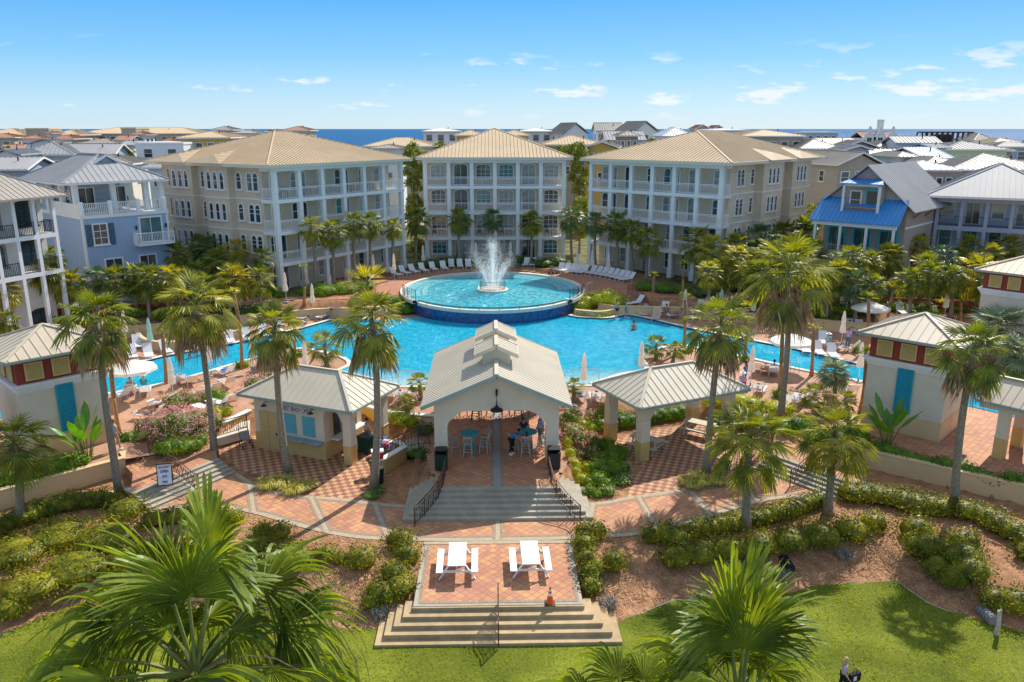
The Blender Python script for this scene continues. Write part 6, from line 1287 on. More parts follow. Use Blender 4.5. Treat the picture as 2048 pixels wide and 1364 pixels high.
bgh('wide pale roof right of the middle building', 1082, 1212, 273, 291, 305, 145, 'hip', ROOFT, TANW, 0, 10, 4)
bgh('yellow gabled house above the right gap', 1167, 1238, 284, 297, 312, 125, 'gy', ROOFD, YELW, -12, 8, 3)
bgh('white steep gabled house against the sea, leftmost', 1122, 1180, 247, 268, 280, 200, 'gy', ROOFD, WHW, 12, 12, 1)
bgh('white house with grey tiled roof on the horizon', 1190, 1248, 247, 263, 280, 210, 'gx', ROOFD, WHW, 0, 8, 3)
bgh('white steep gabled house against the sea, second', 1262, 1320, 244, 264, 285, 195, 'gy', ROOFD, WHW, 12, 12, 1)
bgh('long white roof right of the yellow gable', 1210, 1292, 264, 282, 290, 150, 'gx', ROOFW, WHW, 0, 8, 0)
bgh('grey lookout room with row of windows', 1234, 1282, 264, 273, 292, 140, 'hip', ROOFD, BRNW, 0, 5, 3)
bgh('white hip roof above the right building', 1322, 1388, 256, 274, 284, 165, 'hip', WHITE, WHW, 0, 9, 0)
bgh('brown gabled rooftops above the right building, left one', 1390, 1422, 251, 259, 268, 230, 'gy', TILE, TANW, 0, 8, 1)
bgh('brown gabled rooftop above the right building, right one', 1425, 1450, 252, 259, 268, 232, 'gy', TILE, BRNW, 0, 8, 1)
bgh('long low white roof over the right building ridge', 1410, 1500, 258, 262, 275, 200, 'hip', WHITE, WHW, 0, 10, 0)
bgh('tan hipped roof peeping behind the right building', 1480, 1612, 262, 274, 290, 135, 'hip', ROOFT, TANW, 0, 12, 5)
bgh('grey roofed house right behind the right building', 1596, 1686, 281, 299, 318, 130, 'hip', ROOFD, BRNW, 0, 9, 3)
bgh('dark gabled house next in the right row', 1678, 1764, 283, 299, 318, 132, 'gy', ROOFD, BRNW, -10, 9, 3)
bgh('long low brown roof behind the right row', 1646, 1720, 278, 290, 300, 160, 'gx', ROOFD, BRNW, 0, 9, 0)
bgh('white roofed low house beside the right building corner', 1637, 1687, 309, 327, 352, 110, 'hip', ROOFW, WHW, 5, 8, 2)
bgh('taupe gabled house with white porch', 1665, 1776, 305, 332, 372, 104, 'gy', ROOFD, TANW, 10, 12, 3)
bgh('brown roof behind the taupe gabled house', 1738, 1812, 300, 322, 345, 118, 'gx', ROOFD, BRNW, -18, 8, 0)
bgh('blue grey house with low hip roof on the right', 1749, 1815, 284, 295, 320, 135, 'hip', ROOFD, GREYW, 0, 8, 2)
bgh('white boxy house with shining metal roof', 1792, 1880, 275, 288, 314, 128, 'gx', ROOFW, WHW, -12, 8, 2)
bgh('small house with vivid blue gabled roof', 1838, 1912, 297, 319, 330, 112, 'gx', ROOFB, TAUPE, 15, 8, 0)
bgh('pale green house with wide hip roof', 1884, 2018, 285, 301, 326, 122, 'hip', ROOFW, GRN, -6, 10, 4)
bgh('grey house at the far right edge', 1990, 2100, 285, 295, 320, 140, 'hip', ROOFD, GREYW, 0, 9, 3)
bgh('large weathered hip roof behind the lavender house', 1904, 2110, 311, 342, 368, 98, 'hip', ROOFD, BRNW, -8, 12, 5)
bgh('little grey hipped roof behind the blue roofed house', 1850, 1918, 316, 328, 340, 106, 'hip', ROOFD, WHW, 0, 7, 0)
bgh('white roofed turret room on the blue roofed house side', 1806, 1916, 326, 342, 385, 88, 'hip', WHITE, TAUPE, -10, 6, 5)
bgh('brown roofed house against the glittering sea', 1945, 1990, 268, 282, 292, 185, 'hip', ROOFD, BRNW, 0, 8, 1)
bgh('tan roofs at the right horizon', 1985, 2045, 278, 287, 296, 175, 'hip', ROOFT, TANW, 0, 8, 2)
for a in (('tan hip roof at the extreme left horizon', -40, 30, 268, 276, 292, 190, 'hip', TILE, TANW, 5, 8, 2), ('white lookout cube left of the terracotta roofs', 88, 106, 264, 268, 282, 200, 'hip', TILE, WHW, 0, 5, 1), ('grey gabled roof below the ribbed block', 60, 118, 279, 288, 298, 150, 'gy', ROOFD, WHW, 15, 8, 1), ('pale roof between the grey hip and the parapet house', 236, 270, 284, 292, 302, 140, 'gx', ROOFW, WHW, 0, 7, 1),
 ('terracotta gable left of the teal lookout', 228, 262, 273, 282, 292, 165, 'gx', TILE, WHW, 0, 6, 1), ('white gabled house low left behind the blue gable roof', -20, 42, 300, 312, 326, 110, 'gy', ROOFW, WHW, 10, 8, 2), ('tan roof beyond the left building ridge', 470, 560, 264, 270, 278, 210, 'gx', ROOFT, TANW, 0, 8, 0), ('grey roof over the curved parapet house', 372, 420, 270, 277, 290, 170, 'hip', ROOFD, WHW, 0, 7, 1),
 ('small white dormered house left of the red tiled lookout', 520, 566, 260, 268, 276, 215, 'gy', ROOFW, WHW, 0, 7, 1), ('tan roof just under the dutch gabled house', 1700, 1770, 286, 293, 304, 150, 'hip', ROOFT, BRNW, 0, 8, 3), ('small grey gable below the timber frame', 1905, 1950, 288, 298, 312, 130, 'gy', ROOFD, GREYW, 12, 8, 1), ('low brown hip roof at the far right row', 1960, 2030, 294, 303, 318, 125, 'hip', ROOFD, BRNW, 0, 8, 2),
 ('white roof between the boxy house and green house', 1862, 1900, 290, 298, 314, 120, 'gx', ROOFW, WHW, 0, 7, 1), ('weathered roof left of the vivid blue roof', 1790, 1842, 306, 316, 330, 112, 'hip', ROOFD, WHW, 5, 7, 2), ('grey roofed cottage behind the taupe gabled house', 1690, 1745, 292, 302, 318, 118, 'gy', ROOFW, GREYW, -8, 8, 2), ('long flat roofed beach house near the right horizon', 1610, 1680, 262, 266, 276, 215, 'flat', WHITE, GREYW, 0, 8, 4)): bgh(*a)
# dutch gabled house and the timber skeleton
c = P(1766, 284, 210); t = thing('house', 'white house with three ornate stepped gables against the sea', 'house', (c.x, 210, 0), 0, 'houses behind the apartment buildings')
W_ = M_(78, c); zb = c.z; hz = P(1766, 254, 210).z
kid('wall', MB().box(-W_/2, 0, -9, W_/2, 9, zb+1.0).mesh('wall', WHW), t); kid('roof', gable_roof(-W_/2, .3, W_/2, 9, zb+1.0, hz-zb-2.2, 'x', .6).mesh('roof', [TILE, WHW]), t)
for xx in (-.38, -.1, .22):
    g = [(-1.7,zb-.5),(1.7,zb-.5),(1.7,zb+1.2),(1.2,zb+1.5),(1.0,zb+2.2),(.5,zb+2.6),(.35,hz-.2),(.0,hz+.3),(-.35,hz-.2),(-.5,zb+2.6),(-1.0,zb+2.2),(-1.2,zb+1.5),(-1.7,zb+1.2)]
    kid('gable', wall_opening([(x+W_*xx, z) for x, z in g], -.4, -.05).mesh('gable', WHITE), t); window(t, W_*xx, zb-.2, 1.2, 1.3, 0, (1,0), .1, WHITE, GLASS, -.41)
kid('chimney', MB().box(.3, 4, hz-1, 1.6, 5, hz+1.9).box(.2, 3.9, hz+1.5, 1.7, 5.1, hz+1.7).mesh('chimney', WHW), t)
c = P(1898, 284, 190); t = thing('timber_frame', 'dark unfinished timber frame of a house on the horizon', 'house frame', (c.x, 190, 0), 0); W_ = M_(96, c); zt = P(1898, 265, 190).z
mb = MB(); [mb.box(-W_/2+W_*i/9-.14, y, -5, -W_/2+W_*i/9+.14, y+.25, zt) for i in range(10) for y in (0, 4)]; [mb.box(-W_/2, y, z, W_/2, y+.2, z+.3) for y in (.02, 4.02) for z in (zt-.1, zt-2.6)]; kid('frame', mb.mesh('frame', mat('dark timber', (.07,.05,.045), .8)), t)
mb = MB(); mb.box(-W_*.2, 1, -5, W_*.1, 3, zt-.4); kid('board_wall', mb.mesh('board_wall', mat('dark timber', (.07,.05,.045))), t)
# greenery far away
def far_tree(label, u, v, Y, rpx): tree(label, u, v, Y, rpx, rpx*.7, group='trees among the far houses', n=6, dens=12, size=.6)
for i, (u, v, Y, r) in enumerate(((12,305,150,16),(100,300,140,10),(255,305,130,14),(420,285,150,12),(520,282,160,12),(640,285,150,12),(700,300,135,14),(1230,300,150,12),(1300,285,160,12),(1560,300,130,12),(1640,318,120,10),(1735,330,115,12),(1800,322,118,10),(1960,325,115,12),(2030,335,112,12),(880,292,150,12),(1120,300,140,12),(120,345,105,12),(1642,352,112,12))): far_tree('small tree '+('at the far left picture edge under the long roof', 'beside the white hip roof on the left', 'near the corner of the curved parapet house', 'behind the low tan ribbed roof', 'left of the red tiled lookout', 'right of the red tiled lookout', 'left of the double hipped roof', 'by the yellow gabled house', 'behind the right building ridge, left part', 'behind the right building far eave', 'by the white roof next to the right building', 'in front of the dark gabled house', 'behind the taupe gabled house roof', 'in front of the pale green house', 'at the right edge below the weathered roof', 'left of the middle roof peak', 'right of the middle roof peak', 'behind the blue house roof', 'between the right building and the gabled house')[i], u, v, Y, r)
# ================================================================ fountain
FP = Vector((CPX, 76.4, 2.15))
ft = thing('fountain', 'tall white spray fountain on a railed island in the round pool', 'fountain', FP)
kid('basin', MB().lathe([(1.45,-.6),(1.5,.06),(1.5,.14),(1.1,.14),(1.05,.08)], 40).mesh('basin', STONE), ft)
mb = MB(); n_ = 44
for k in range(n_): a = 2*math.pi*k/n_; mb.bar((1.22*math.cos(a), 1.22*math.sin(a), .12), (1.22*math.cos(a), 1.22*math.sin(a), .98), .022)
for z in (.98, .25): mb.tube([(1.22*math.cos(2*math.pi*k/n_), 1.22*math.sin(2*math.pi*k/n_), z) for k in range(n_+1)], .022, 5)
kid('island_railing', mb.mesh('island_railing', mat('grey bronze railing', (.22,.20,.16), .5)), ft)
SPR = bpy.data.materials.new('water spray'); SPR.use_nodes = True; t, n, l = S(SPR); b = t.nodes['Principled BSDF']; b.inputs['Base Color'].default_value = (.9,.94,.97,1); b.inputs['Roughness'].default_value = .5
tr = n('ShaderNodeBsdfTransparent'); tl_ = n('ShaderNodeBsdfTranslucent'); tl_.inputs[0].default_value = (.9,.94,.97,1); m0 = n('ShaderNodeMixShader'); m0.inputs[0].default_value = .6; l(b.outputs[0], m0.inputs[1]); l(tl_.outputs[0], m0.inputs[2])
ms = n('ShaderNodeMixShader'); ms.inputs[0].default_value = .45; l(tr.outputs[0], ms.inputs[1]); l(m0.outputs[0], ms.inputs[2]); l(ms.outputs[0], t.nodes['Material Output'].inputs[0])
mb = MB(); r_ = random.Random(4)
jets = [(2*math.pi*k/18+.1, 2.0+.4*math.sin(k*3), 3.5+.5*math.sin(k*5)) for k in range(18)]+[(2*math.pi*k/6, .35, 4.9) for k in range(6)]
for (a, rr, hh) in jets:
    for i in range(520):
        s = r_.random()**.8; sp_r = .07+.55*s*s
        x = .35+(rr-.35)*s if rr > .5 else rr*s; z = hh*(1-(1-s)**2) if rr < .5 else hh*(1.55*s-.55*s*s)
        p = Vector((math.cos(a)*x, math.sin(a)*x, z*.98+.1))+Vector((r_.gauss(0, sp_r*.5), r_.gauss(0, sp_r*.5), r_.gauss(0, sp_r*.6)-abs(r_.gauss(0, .25*s))*1.2)); e = r_.uniform(.014, .036)*(1.2-s*.4)
        d = Vector((math.cos(a)*.35, math.sin(a)*.35, 1)).normalized()*e*r_.uniform(1.5, 3.2); u = Vector((r_.uniform(-1,1), r_.uniform(-1,1), 0)).normalized()*e*.5
        mb.add([p-d, p+u, p+d, p-u], [(0,1,2,3)])
for i in range(2600):
    a = r_.uniform(0, 6.28); x = abs(r_.gauss(0, 1.1)); z = r_.uniform(.1, 3.2)*max(.1, 1-x*.25); p = Vector((math.cos(a)*x, math.sin(a)*x, z)); e = r_.uniform(.012, .03); mb.add([p-Vector((0,0,e*2)), p+Vector((e*.6,0,0)), p+Vector((0,0,e)), p-Vector((e*.6,0,0))], [(0,1,2,3)])
kid('water_spray', mb.mesh('water_spray', SPR), ft)
mb = MB()
for k in range(9000):
    a = r_.uniform(0, 6.28); z = r_.uniform(.3, 4.6); x = abs(r_.gauss(0, .45+.28*z)); p = Vector((math.cos(a)*x, math.sin(a)*x, z)); e = r_.uniform(.008, .02); mb.add([p-Vector((0,0,e)), p+Vector((e,0,0)), p+Vector((0,0,e)), p-Vector((e,0,0))], [(0,1,2,3)])
kid('mist', mb.mesh('mist', SPR), ft)
# railings of the round pool
def arcp(r, a0, a1, z, n_=10): return [(CPX+r*.975*math.cos(rad(a0+(a1-a0)*i/n_)), CPY+r*CEL*math.sin(rad(a0+(a1-a0)*i/n_)), z) for i in range(n_+1)]
rail_panel(arcp(9.1, 198, 218, 2.25), 1.05, IRON, 'pool_railing', 'dark curved railing on the left rim of the round pool', 'railing', 'railings of the round pool', .16, False)
rail_panel(arcp(9.1, 322, 345, 2.25), 1.05, IRON, 'pool_railing', 'dark curved railing on the right rim of the round pool', 'railing', 'railings of the round pool', .16, False)
rail_panel(arcp(8.95, 220, 320, 2.2, 26), .22, IRON, 'weir_railing', 'very low railing along the overflow edge of the round pool', 'railing', None, .16, False)
tag(put('grab_rail', MB().tube(smooth([(8.6,73.6,2.2),(8.7,73.7,3.2),(9.4,74.3,3.25),(9.6,74.6,2.2)], 5), .03, 6).mesh('grab_rail', mat('steel rail', (.6,.6,.6), .25, metal=.8))), 'bent steel grab rail beside the right pool railing', 'handrail')
for i, (u, v, wh) in enumerate(((346,757,'near the left young palm'),(1584,742,'by the tallest palm on the right'),(1500,690,'on the right pool arm behind the gazebo'))):
    p = G(u, v, .95); mb = MB()
    for dx in (-.3, .3): mb.tube([(dx,-.5,0),(dx,-.45,.7),(dx,-.1,.9),(dx,.2,.6),(dx,.25,-.1)], .025, 6)
    tag(put('pool_ladder', mb.mesh('pool_ladder', MAT['steel rail']), None, p), 'pair of steel ladder rails '+wh, 'pool ladder', 'steel pool ladder rails')
for s_, (u0, u1) in ((-1, (695, 880)), (1, (1143, 1205))):
    p0 = G(u0, 772, .95); mb = MB(); L_ = 2.3
    if s_ < 0: p0 = Vector((-7.6, 50.6, .9))
    else: p0 = Vector((4.6, 50.8, .9))
    for x in (0, L_/2, L_): mb.tube([(x,0,0),(x,0,.95)], .025, 6)
    mb.tube([(0,0,.95),(L_,.3,.95)], .025, 6); mb.tube([(0,0,.5),(L_,.3,.5)], .015, 6); tag(put('beach_entry_rail', mb.mesh('beach_entry_rail', MAT['steel rail']), None, p0), 'thin handrail standing in the shallow water %s of the pavilion' % ('left' if s_ < 0 else 'right'), 'handrail')
# retaining walls of the raised beds
def deckline(x0, x1, k=18): return [(x0+(x1-x0)*i/k, deck_hi(x0+(x1-x0)*i/k)-.1) for i in range(k+1)]
wall_thing('garden_wall', deckline(-33, -9.6), .85, 1.75, .25, PEACH, 'long low yellow garden wall behind the left pool arm', cap=.06, capm=PEACH)
wall_thing('garden_wall', deckline(9.6, 33), .85, 1.75, .25, PEACH, 'long low yellow garden wall behind the right pool arm', cap=.06, capm=PEACH)
wall_thing('bed_wall', [tuple(p) for p in smooth([G(1150,632,.9), G(1205,636,.9), G(1250,622,.9), G(1268,600,.9)], 5)], .85, 1.5, .22, PEACH, 'curved yellow wall round the golden shrub bed', cap=.05, capm=PEACH)
wall_thing('bed_wall', [tuple(p) for p in smooth([G(272,655,.9), G(283,690,.9), G(335,702,.9), G(420,690,.9), G(500,672,.9)], 5)], .85, 1.6, .22, PEACH, 'curved yellow wall of the bed behind the blue loungers', cap=.05, capm=PEACH)
wall_thing('brick_fence', [(-46,63.5),(-36,65.5),(-27,67.5)], 1.6, 3.0, .2, RED, 'brick red garden wall in front of the white house')
wall_thing('brick_fence', [(24,70.4),(33,68),(46,64.5)], 1.8, 3.1, .2, RED, 'brick red garden wall in front of the lavender house')
rail_panel(smooth([(12.6,73.8,2.15),(13.6,72.6,1.9),(14.2,70.6,.95)], 3), 1.0, IRON, 'handrail', 'dark railing along the steps right of the golden shrub bed', 'railing')
# ================================================================ deck furniture
def lounger(mt_s, label, group):
    t = thing('lounger', label, 'lounger', (0,0,0), 0, group)
    mb = MB()
    for s in (-.3, .3):
        mb.tube([(s,-.95,.34),(s,.35,.34),(s,.88,.92)], .02, 5); 
        for y in (-.8, .25): mb.tube([(s,y-.08,0),(s,y,.34)], .018, 5)
        mb.tube([(s,.3,.0),(s,.75,.78)], .015, 5)
    mb.tube([(-.3,-.95,.34),(.3,-.95,.34)], .02, 5); mb.tube([(-.3,.88,.92),(.3,.88,.92)], .02, 5); mb.tube([(-.3,-.83,.02),(.3,-.83,.02)], .015, 5)
    kid('frame', mb.mesh('frame', WHITER), t)
    mb = MB(); mb.add([(-.29,-.93,.35),(.29,-.93,.35),(.29,-.3,.325),(-.29,-.3,.325),(.29,.35,.35),(-.29,.35,.35)], [(0,1,2,3),(3,2,4,5)]); kid('seat', mb.mesh('seat', mt_s), t)
    mb = MB(); mb.add([(-.29,.36,.36),(.29,.36,.36),(.29,.87,.92),(-.29,.87,.92)], [(0,1,2,3)]); mb.box(-.2,.74,.8,.2,.86,.86) if False else None; kid('backrest', mb.mesh('backrest', mt_s), t)
    return t
def copyt(o, loc, rz, label, group=None): return copy_tree(o, loc, rz, label, None, group)
WL = None; TL = None
def put_lounger(p, rz, label, group, tan=False):
    global WL, TL
    ref = TL if tan else WL
    if ref is None:
        o = lounger(SLINGT if tan else SLING, label, group); o.location = p; o.rotation_euler = (0,0,rz)
        if tan: TL = o
        else: WL = o
        return o
    o = copyt(ref, p, rz, label, group); return o
ZU = 2.115; ZD = .915
for i in range(13):
    a = rad(54-i*3.1); r = 12.6+.35*(i > 4)+.13*i; p = Vector((CPX+r*math.cos(a), CPY+r*math.sin(a), ZU)); put_lounger(p, a-math.pi/2+rad(14), 'white lounger %s in the curved row right of the fountain' % ORD[i], 'curved row right of the fountain')
for i in range(6):
    a = rad(143-i*5.6); r = 12.9; p = Vector((CPX+r*math.cos(a), CPY+r*math.sin(a), ZU)); put_lounger(p, a-math.pi/2-rad(10), 'white lounger %s from the left in the row left of the fountain' % ORD[i], 'row left of the fountain')
for i, u in enumerate((903, 920, 937)): put_lounger(G(u, 536, ZU), rad(6), 'white lounger %s of the three behind the fountain spray' % ORD[i], 'three loungers behind the fountain')
for i, u in enumerate((1052, 1066)): put_lounger(G(u, 533, ZU), rad(-12), 'white lounger piled with bags right of the spray, %s one' % ('left', 'right')[i], 'pair right of the spray')
LG = [((243,698),25,0,'blue shaded lounger left of the green parasol, back left one'),((275,697),25,0,'pale lounger left of the green parasol, back right one'),((266,718),28,0,'lounger near the left pool edge, left of two'),((298,716),28,0,'lounger near the left pool edge, right of two'),((333,708),35,0,'white lounger behind the left pool ladder'),
 ((12,668),10,0,'white lounger beyond the left tower roof, leftmost'),((45,662),10,0,'white lounger beyond the left tower roof, middle one'),((70,660),10,0,'white lounger beyond the left tower roof, right one'),((110,648),10,0,'lounger behind the left roof near the shrubs'),
 ((650,638),-30,0,'white lounger with a green towel above the left pool edge'),((612,640),-25,1,'tan lounger above the left pool edge'),((560,588),-15,0,'white lounger on the lawn terrace left of the fountain, right one'),((528,592),-15,0,'white lounger on the terrace left of the fountain, left one'),
 ((292,792),200,0,'white lounger under the open white umbrella'),((262,790),200,1,'tan lounger under the open white umbrella'),((362,770),205,0,'lounger with pink towel by the left palms'),((385,772),205,1,'tan lounger by the left palms'),((452,752),230,0,'white lounger with blue towel by the closed parasol'),
 ((300,840),260,0,'white lounger with sunbather before the pink bushes'),((242,800),240,0,'blue shaded lounger beside the left tower'),((462,812),215,1,'grey lounger with orange towel near the cafe'),((325,815),250,0,'small white lounger between the pink bushes'),
 ((520,738),200,1,'tan lounger on the left island, left one'),((545,740),200,1,'tan lounger on the left island, right one'),((590,755),190,0,'white lounger beside the parasol behind the cafe roof'),
 ((783,800),170,1,'tan lounger left of the pavilion, leftmost of three'),((806,803),170,0,'white lounger left of the pavilion, middle of three'),((828,806),172,1,'tan lounger left of the pavilion, rightmost of three'),
 ((1158,802),185,0,'blue towelled lounger right of the pavilion'),((1190,805),180,0,'white lounger with a reader right of the pavilion'),((1208,812),180,1,'tan lounger right of the pavilion'),
 ((1328,628),-20,0,'white lounger at the right pool edge, back of the sunbather'),((1352,636),-75,0,'white lounger at the right pool edge, beside a parasol'),((1385,638),-20,1,'tan lounger at the right pool edge'),((1270,612),-60,0,'white chair by the golden shrub bed'),
 ((1489,625),-10,0,'white lounger on the raised right terrace'),((1700,664),-12,0,'tan white lounger beside the standing woman, left one'),((1720,666),-12,0,'tan white lounger beside the standing woman, right one'),((1646,690),-15,0,'white lounger by the right young palm'),((1692,704),-110,1,'tan lounger under the right closed parasol'),
 ((1515,745),160,1,'tan lounger behind the gazebo, leftmost of three'),((1530,748),160,1,'tan lounger behind the gazebo, middle of three'),((1546,752),160,0,'white lounger behind the gazebo, rightmost of three'),((1518,790),150,0,'white lounger with sunbather beside the gazebo roof'),((1585,812),140,0,'white lounger near the low shrubs, left one'),((1604,808),140,0,'white lounger near the low shrubs, right one'),
 ((1745,626),-8,0,'white lounger left of the young palm at the right terrace'),((1803,632),-8,0,'blue shaded lounger above the right tower roof, left one'),((1824,635),-8,0,'blue shaded lounger above the right tower roof, middle one'),((1870,640),-8,0,'blue shaded lounger above the right tower roof, right one'),
 ((1400,625),-20,0,'lounger by the curved right wall'),((1440,632),-15,0,'lounger beyond the right island palm')]
for (uv, a, tn, lb) in LG:
    p = T(*uv); p.z += .012; put_lounger(p, rad(a), lb, 'loungers scattered on the pool decks', bool(tn))
n1 = 0
for nm1, (ua, va), (ub, vb_), k_, a_, tn_ in (('along the left pool arm, far side', (395,700), (560,668), 6, 20, 0), ('on the left deck between palm and cafe', (398,800), (455,775), 3, 215, 1), ('on the right deck beside the pool arm', (1610,706), (1665,716), 3, -15, 0), ('on the raised deck under the right palms', (1420,618), (1540,640), 5, -12, 0), ('in the shade at the far right terrace', (1690,618), (1735,622), 3, -8, 0), ('on the left raised terrace among the palms', (120,632), (235,628), 5, 12, 0), ('near the young palms left of the cafe', (410,826), (440,815), 2, 235, 0), ('right of the gazebo by the young palm', (1625,800), (1700,790), 3, 165, 1), ('on the deck right of the golden bed', (1290,632), (1312,640), 2, -25, 1)):
    for i in range(k_):
        f_ = i/max(1, k_-1); p = T(ua+(ub-ua)*f_, va+(vb_-va)*f_); p.z += .012; put_lounger(p, rad(a_+(i*7) % 9), '%s lounger, %s from the left, %s' % (('tan' if tn_ else 'white'), ORD[i], nm1), 'loungers scattered on the pool decks', bool(tn_))
# towels
for i, (uv, c_, lb) in enumerate((((650,636),(.35,.62,.12),'lime green towel on the lounger above the left pool edge'),((452,750),(.03,.15,.55),'blue towel on the lounger by the closed parasol'),((362,768),(.75,.25,.3),'pink towel on the lounger by the left palms'),((462,810),(.8,.16,.05),'orange towel on the grey lounger near the cafe'),((292,790),(.03,.35,.42),'teal towel on the lounger under the umbrella'),((1158,800),(.05,.22,.6),'blue towel on the lounger right of the pavilion'),((828,804),(.75,.2,.4),'pink towel on the tan lounger left of the pavilion'))):
    p = T(*uv); mb = MB(); v = [(x*.27, y*.28, .40+.03*noise.noise((x*2, y*2, i))) for y in (-2,-1,0,1) for x in (-1,0,1)]; f = [(a*3+b_, a*3+b_+1, a*3+b_+4, a*3+b_+3) for a in range(3) for b_ in range(2)]
    mb.add(v+[(q[0], q[1], q[2]-.03) for q in v], f+[tuple(k+12 for k in q)[::-1] for q in f]); o = put('towel', mb.mesh('towel', mat('towel %d' % i, c_, .9, .1, 8)), None, p, rad(LG[0][1])); tag(o, lb, 'towel', 'bright towels')
# parasols
def parasol_closed(cm):
    t = thing('parasol', 'x', 'parasol'); kid('pole', MB().tube([(0,0,0),(0,0,2.75)], .025, 6).mesh('pole', WHITER), t); kid('base', MB().lathe([(.28,0),(.28,.06),(.06,.1),(.04,.3)], 12).mesh('base', mat('parasol base', (.3,.28,.26))), t)
    mb = MB(); v = []; prof = [(.03,2.78),(.10,2.6),(.15,2.2),(.17,1.9),(.13,1.82),(.20,1.5),(.24,1.15),(.22,1.02)]; N_ = 16
    for r, z in prof:
        for k in range(N_): a = 6.2832*k/N_; q = r*(1.0 if k % 2 else .62); v.append((q*math.cos(a), q*math.sin(a), z+(.05 if k % 2 else 0)*(z < 1.1)))
    mb.add(v, [(i*N_+k, i*N_+(k+1)%N_, (i+1)*N_+(k+1)%N_, (i+1)*N_+k) for i in range(len(prof)-1) for k in range(N_)]); kid('canopy', mb.mesh('canopy', cm), t); return t
pc = {}
for (u, v, c_, lb) in ((254,690,0,'closed white parasol left of the blue loungers'),(304,708,1,'closed pale green parasol between the left loungers'),(423,752,0,'closed parasol at the left pool edge under the tall palm'),(88,632,0,'closed parasol above the left tower roof'),(482,628,0,'closed parasol behind the left bed'),(556,578,0,'closed parasol at the left building lawn'),
 (789,560,0,'closed parasol at the left end of the row left of the fountain'),(748,562,0,'closed parasol among shrubs before the left building'),(847,540,0,'closed parasol between the left row loungers'),(952,533,0,'closed parasol left behind the spray'),(1021,530,0,'closed parasol right behind the spray'),(1154,545,0,'closed parasol in the right curved row, left one'),(1184,550,0,'closed parasol in the right curved row, middle one'),(1216,558,0,'closed parasol in the right curved row, right one'),
 (627,628,0,'closed parasol beside the lime towel lounger'),(573,605,0,'closed parasol near the left curved wall'),(613,760,0,'closed parasol rising behind the cafe roof'),(1167,790,0,'closed parasol at the right eave of the pavilion'),(1281,762,0,'closed parasol at the left eave of the gazebo'),(1368,640,0,'closed parasol by the right pool edge sunbathers'),(1500,775,0,'closed parasol right of the gazebo palm'),(1716,765,0,'closed parasol left of the right tower wall'),(1682,692,0,'closed parasol beside the standing woman'),(1888,640,0,'closed parasol behind the right tower roof'),(1505,645,0,'closed parasol on the raised right terrace'),(348,800,0,'small closed parasol above the pink bushes'),(508,745,0,'small closed parasol left of the island palm'),(1600,655,0,'closed parasol behind the tallest palm trunk'),(1440,640,1,'closed green parasol on the raised right deck'),(170,640,0,'closed parasol among the left raised loungers'),(1545,655,1,'closed green parasol near the magenta figure'),(430,705,0,'closed parasol at the left pool arm far side')):
    p = T(u, v); p.z += .01
    if c_ not in pc: pc[c_] = parasol_closed(CANVG if c_ else CANV); o = pc[c_]; o.location = p; tag(o, lb, 'parasol', 'closed parasols around the pool')
    else: o = copyt(pc[c_], p, 0, lb, 'closed parasols around the pool'); 
po = None
for (u, v, vb, lb) in ((270,728,800,'open white parasol above two sunbathers at the left pool edge'),(1578,700,740,'open white parasol at the right pool edge by the tallest palm'),(1736,630,665,'open white parasol behind the right tower'),):
    p = T(u, vb); 
    if po is None:
        po = thing('parasol', lb, 'parasol', p, .2, 'open white parasols'); kid('pole', MB().tube([(0,0,0),(0,0,2.5)], .025, 6).mesh('pole', WHITER), po)
        mb = MB(); v_ = [(1.55*math.cos(6.2832*k/8), 1.55*math.sin(6.2832*k/8), 2.12) for k in range(8)]+[(.5*math.cos(6.2832*k/8), .5*math.sin(6.2832*k/8), 2.50) for k in range(8)]+[(0,0,2.62)]
        mb.add(v_, [(k,(k+1)%8,(k+1)%8+8,k+8) for k in range(8)]+[(k+8,(k+1)%8+8,16) for k in range(8)]); mb.add([(x, y, z-.18) for x, y, z in v_[:8]]+v_[:8], [(k,(k+1)%8,(k+1)%8+8,k+8) for k in range(8)]); kid('canopy', mb.mesh('canopy', CANV if False else mat('white canvas', (.8,.78,.74), .8, transl=.2)), po)
    else: copyt(po, p, .5, lb, 'open white parasols')
# ================================================================ tables, bins, cone, signs
def picnic(mt_p, label, loc, rz, group):
    t = thing('picnic_table', label, 'picnic table', loc, rz, group)
    mb = MB(); [mb.box(-.36+.145*k, -.92, .71, -.36+.145*k+.137, .92, .75) for k in range(5)]; kid('tabletop', mb.mesh('tabletop', mt_p), t)
    for s in (-1, 1):
        mb = MB(); [mb.box(s*.70-.13+.135*k, -.92, .42, s*.70-.13+.135*k+.127, .92, .46) for k in range(2)]; kid('bench', mb.mesh('bench', mt_p), t)
    for y in (-.68, .68):
        for s in (-1, 1): kid('leg', MB().bar((s*.28, y, .70), (s*.72, y, .0), .045, .10, up=(0,1,0)).mesh('leg', mt_p), t)
        kid('cross_beam', MB().box(-.80, y-.06, .33, .80, y-.02, .42).mesh('cross_beam', mt_p), t); kid('top_beam', MB().box(-.36, y+.03, .63, .36, y+.07, .71).mesh('top_beam', mt_p), t)
        kid('brace', MB().bar((0, y, .38), (0, y*.3, .68), .04, .08).mesh('brace', mt_p), t)
    return t
picnic(WHITER, 'white picnic table on the front terrace, left of the two', (-1.65, 29.0, .012), rad(1), 'white picnic tables'); picnic(WHITER, 'white picnic table on the front terrace, near the orange cone', (1.30, 29.05, .012), rad(1), 'white picnic tables')
p = G(1293, 900, 0); picnic(PLANK, 'weathered picnic table under the gazebo behind its front column', (p.x, p.y, .012), rad(-62+90-90), 'gazebo picnic tables').rotation_euler[2] = rad(52)
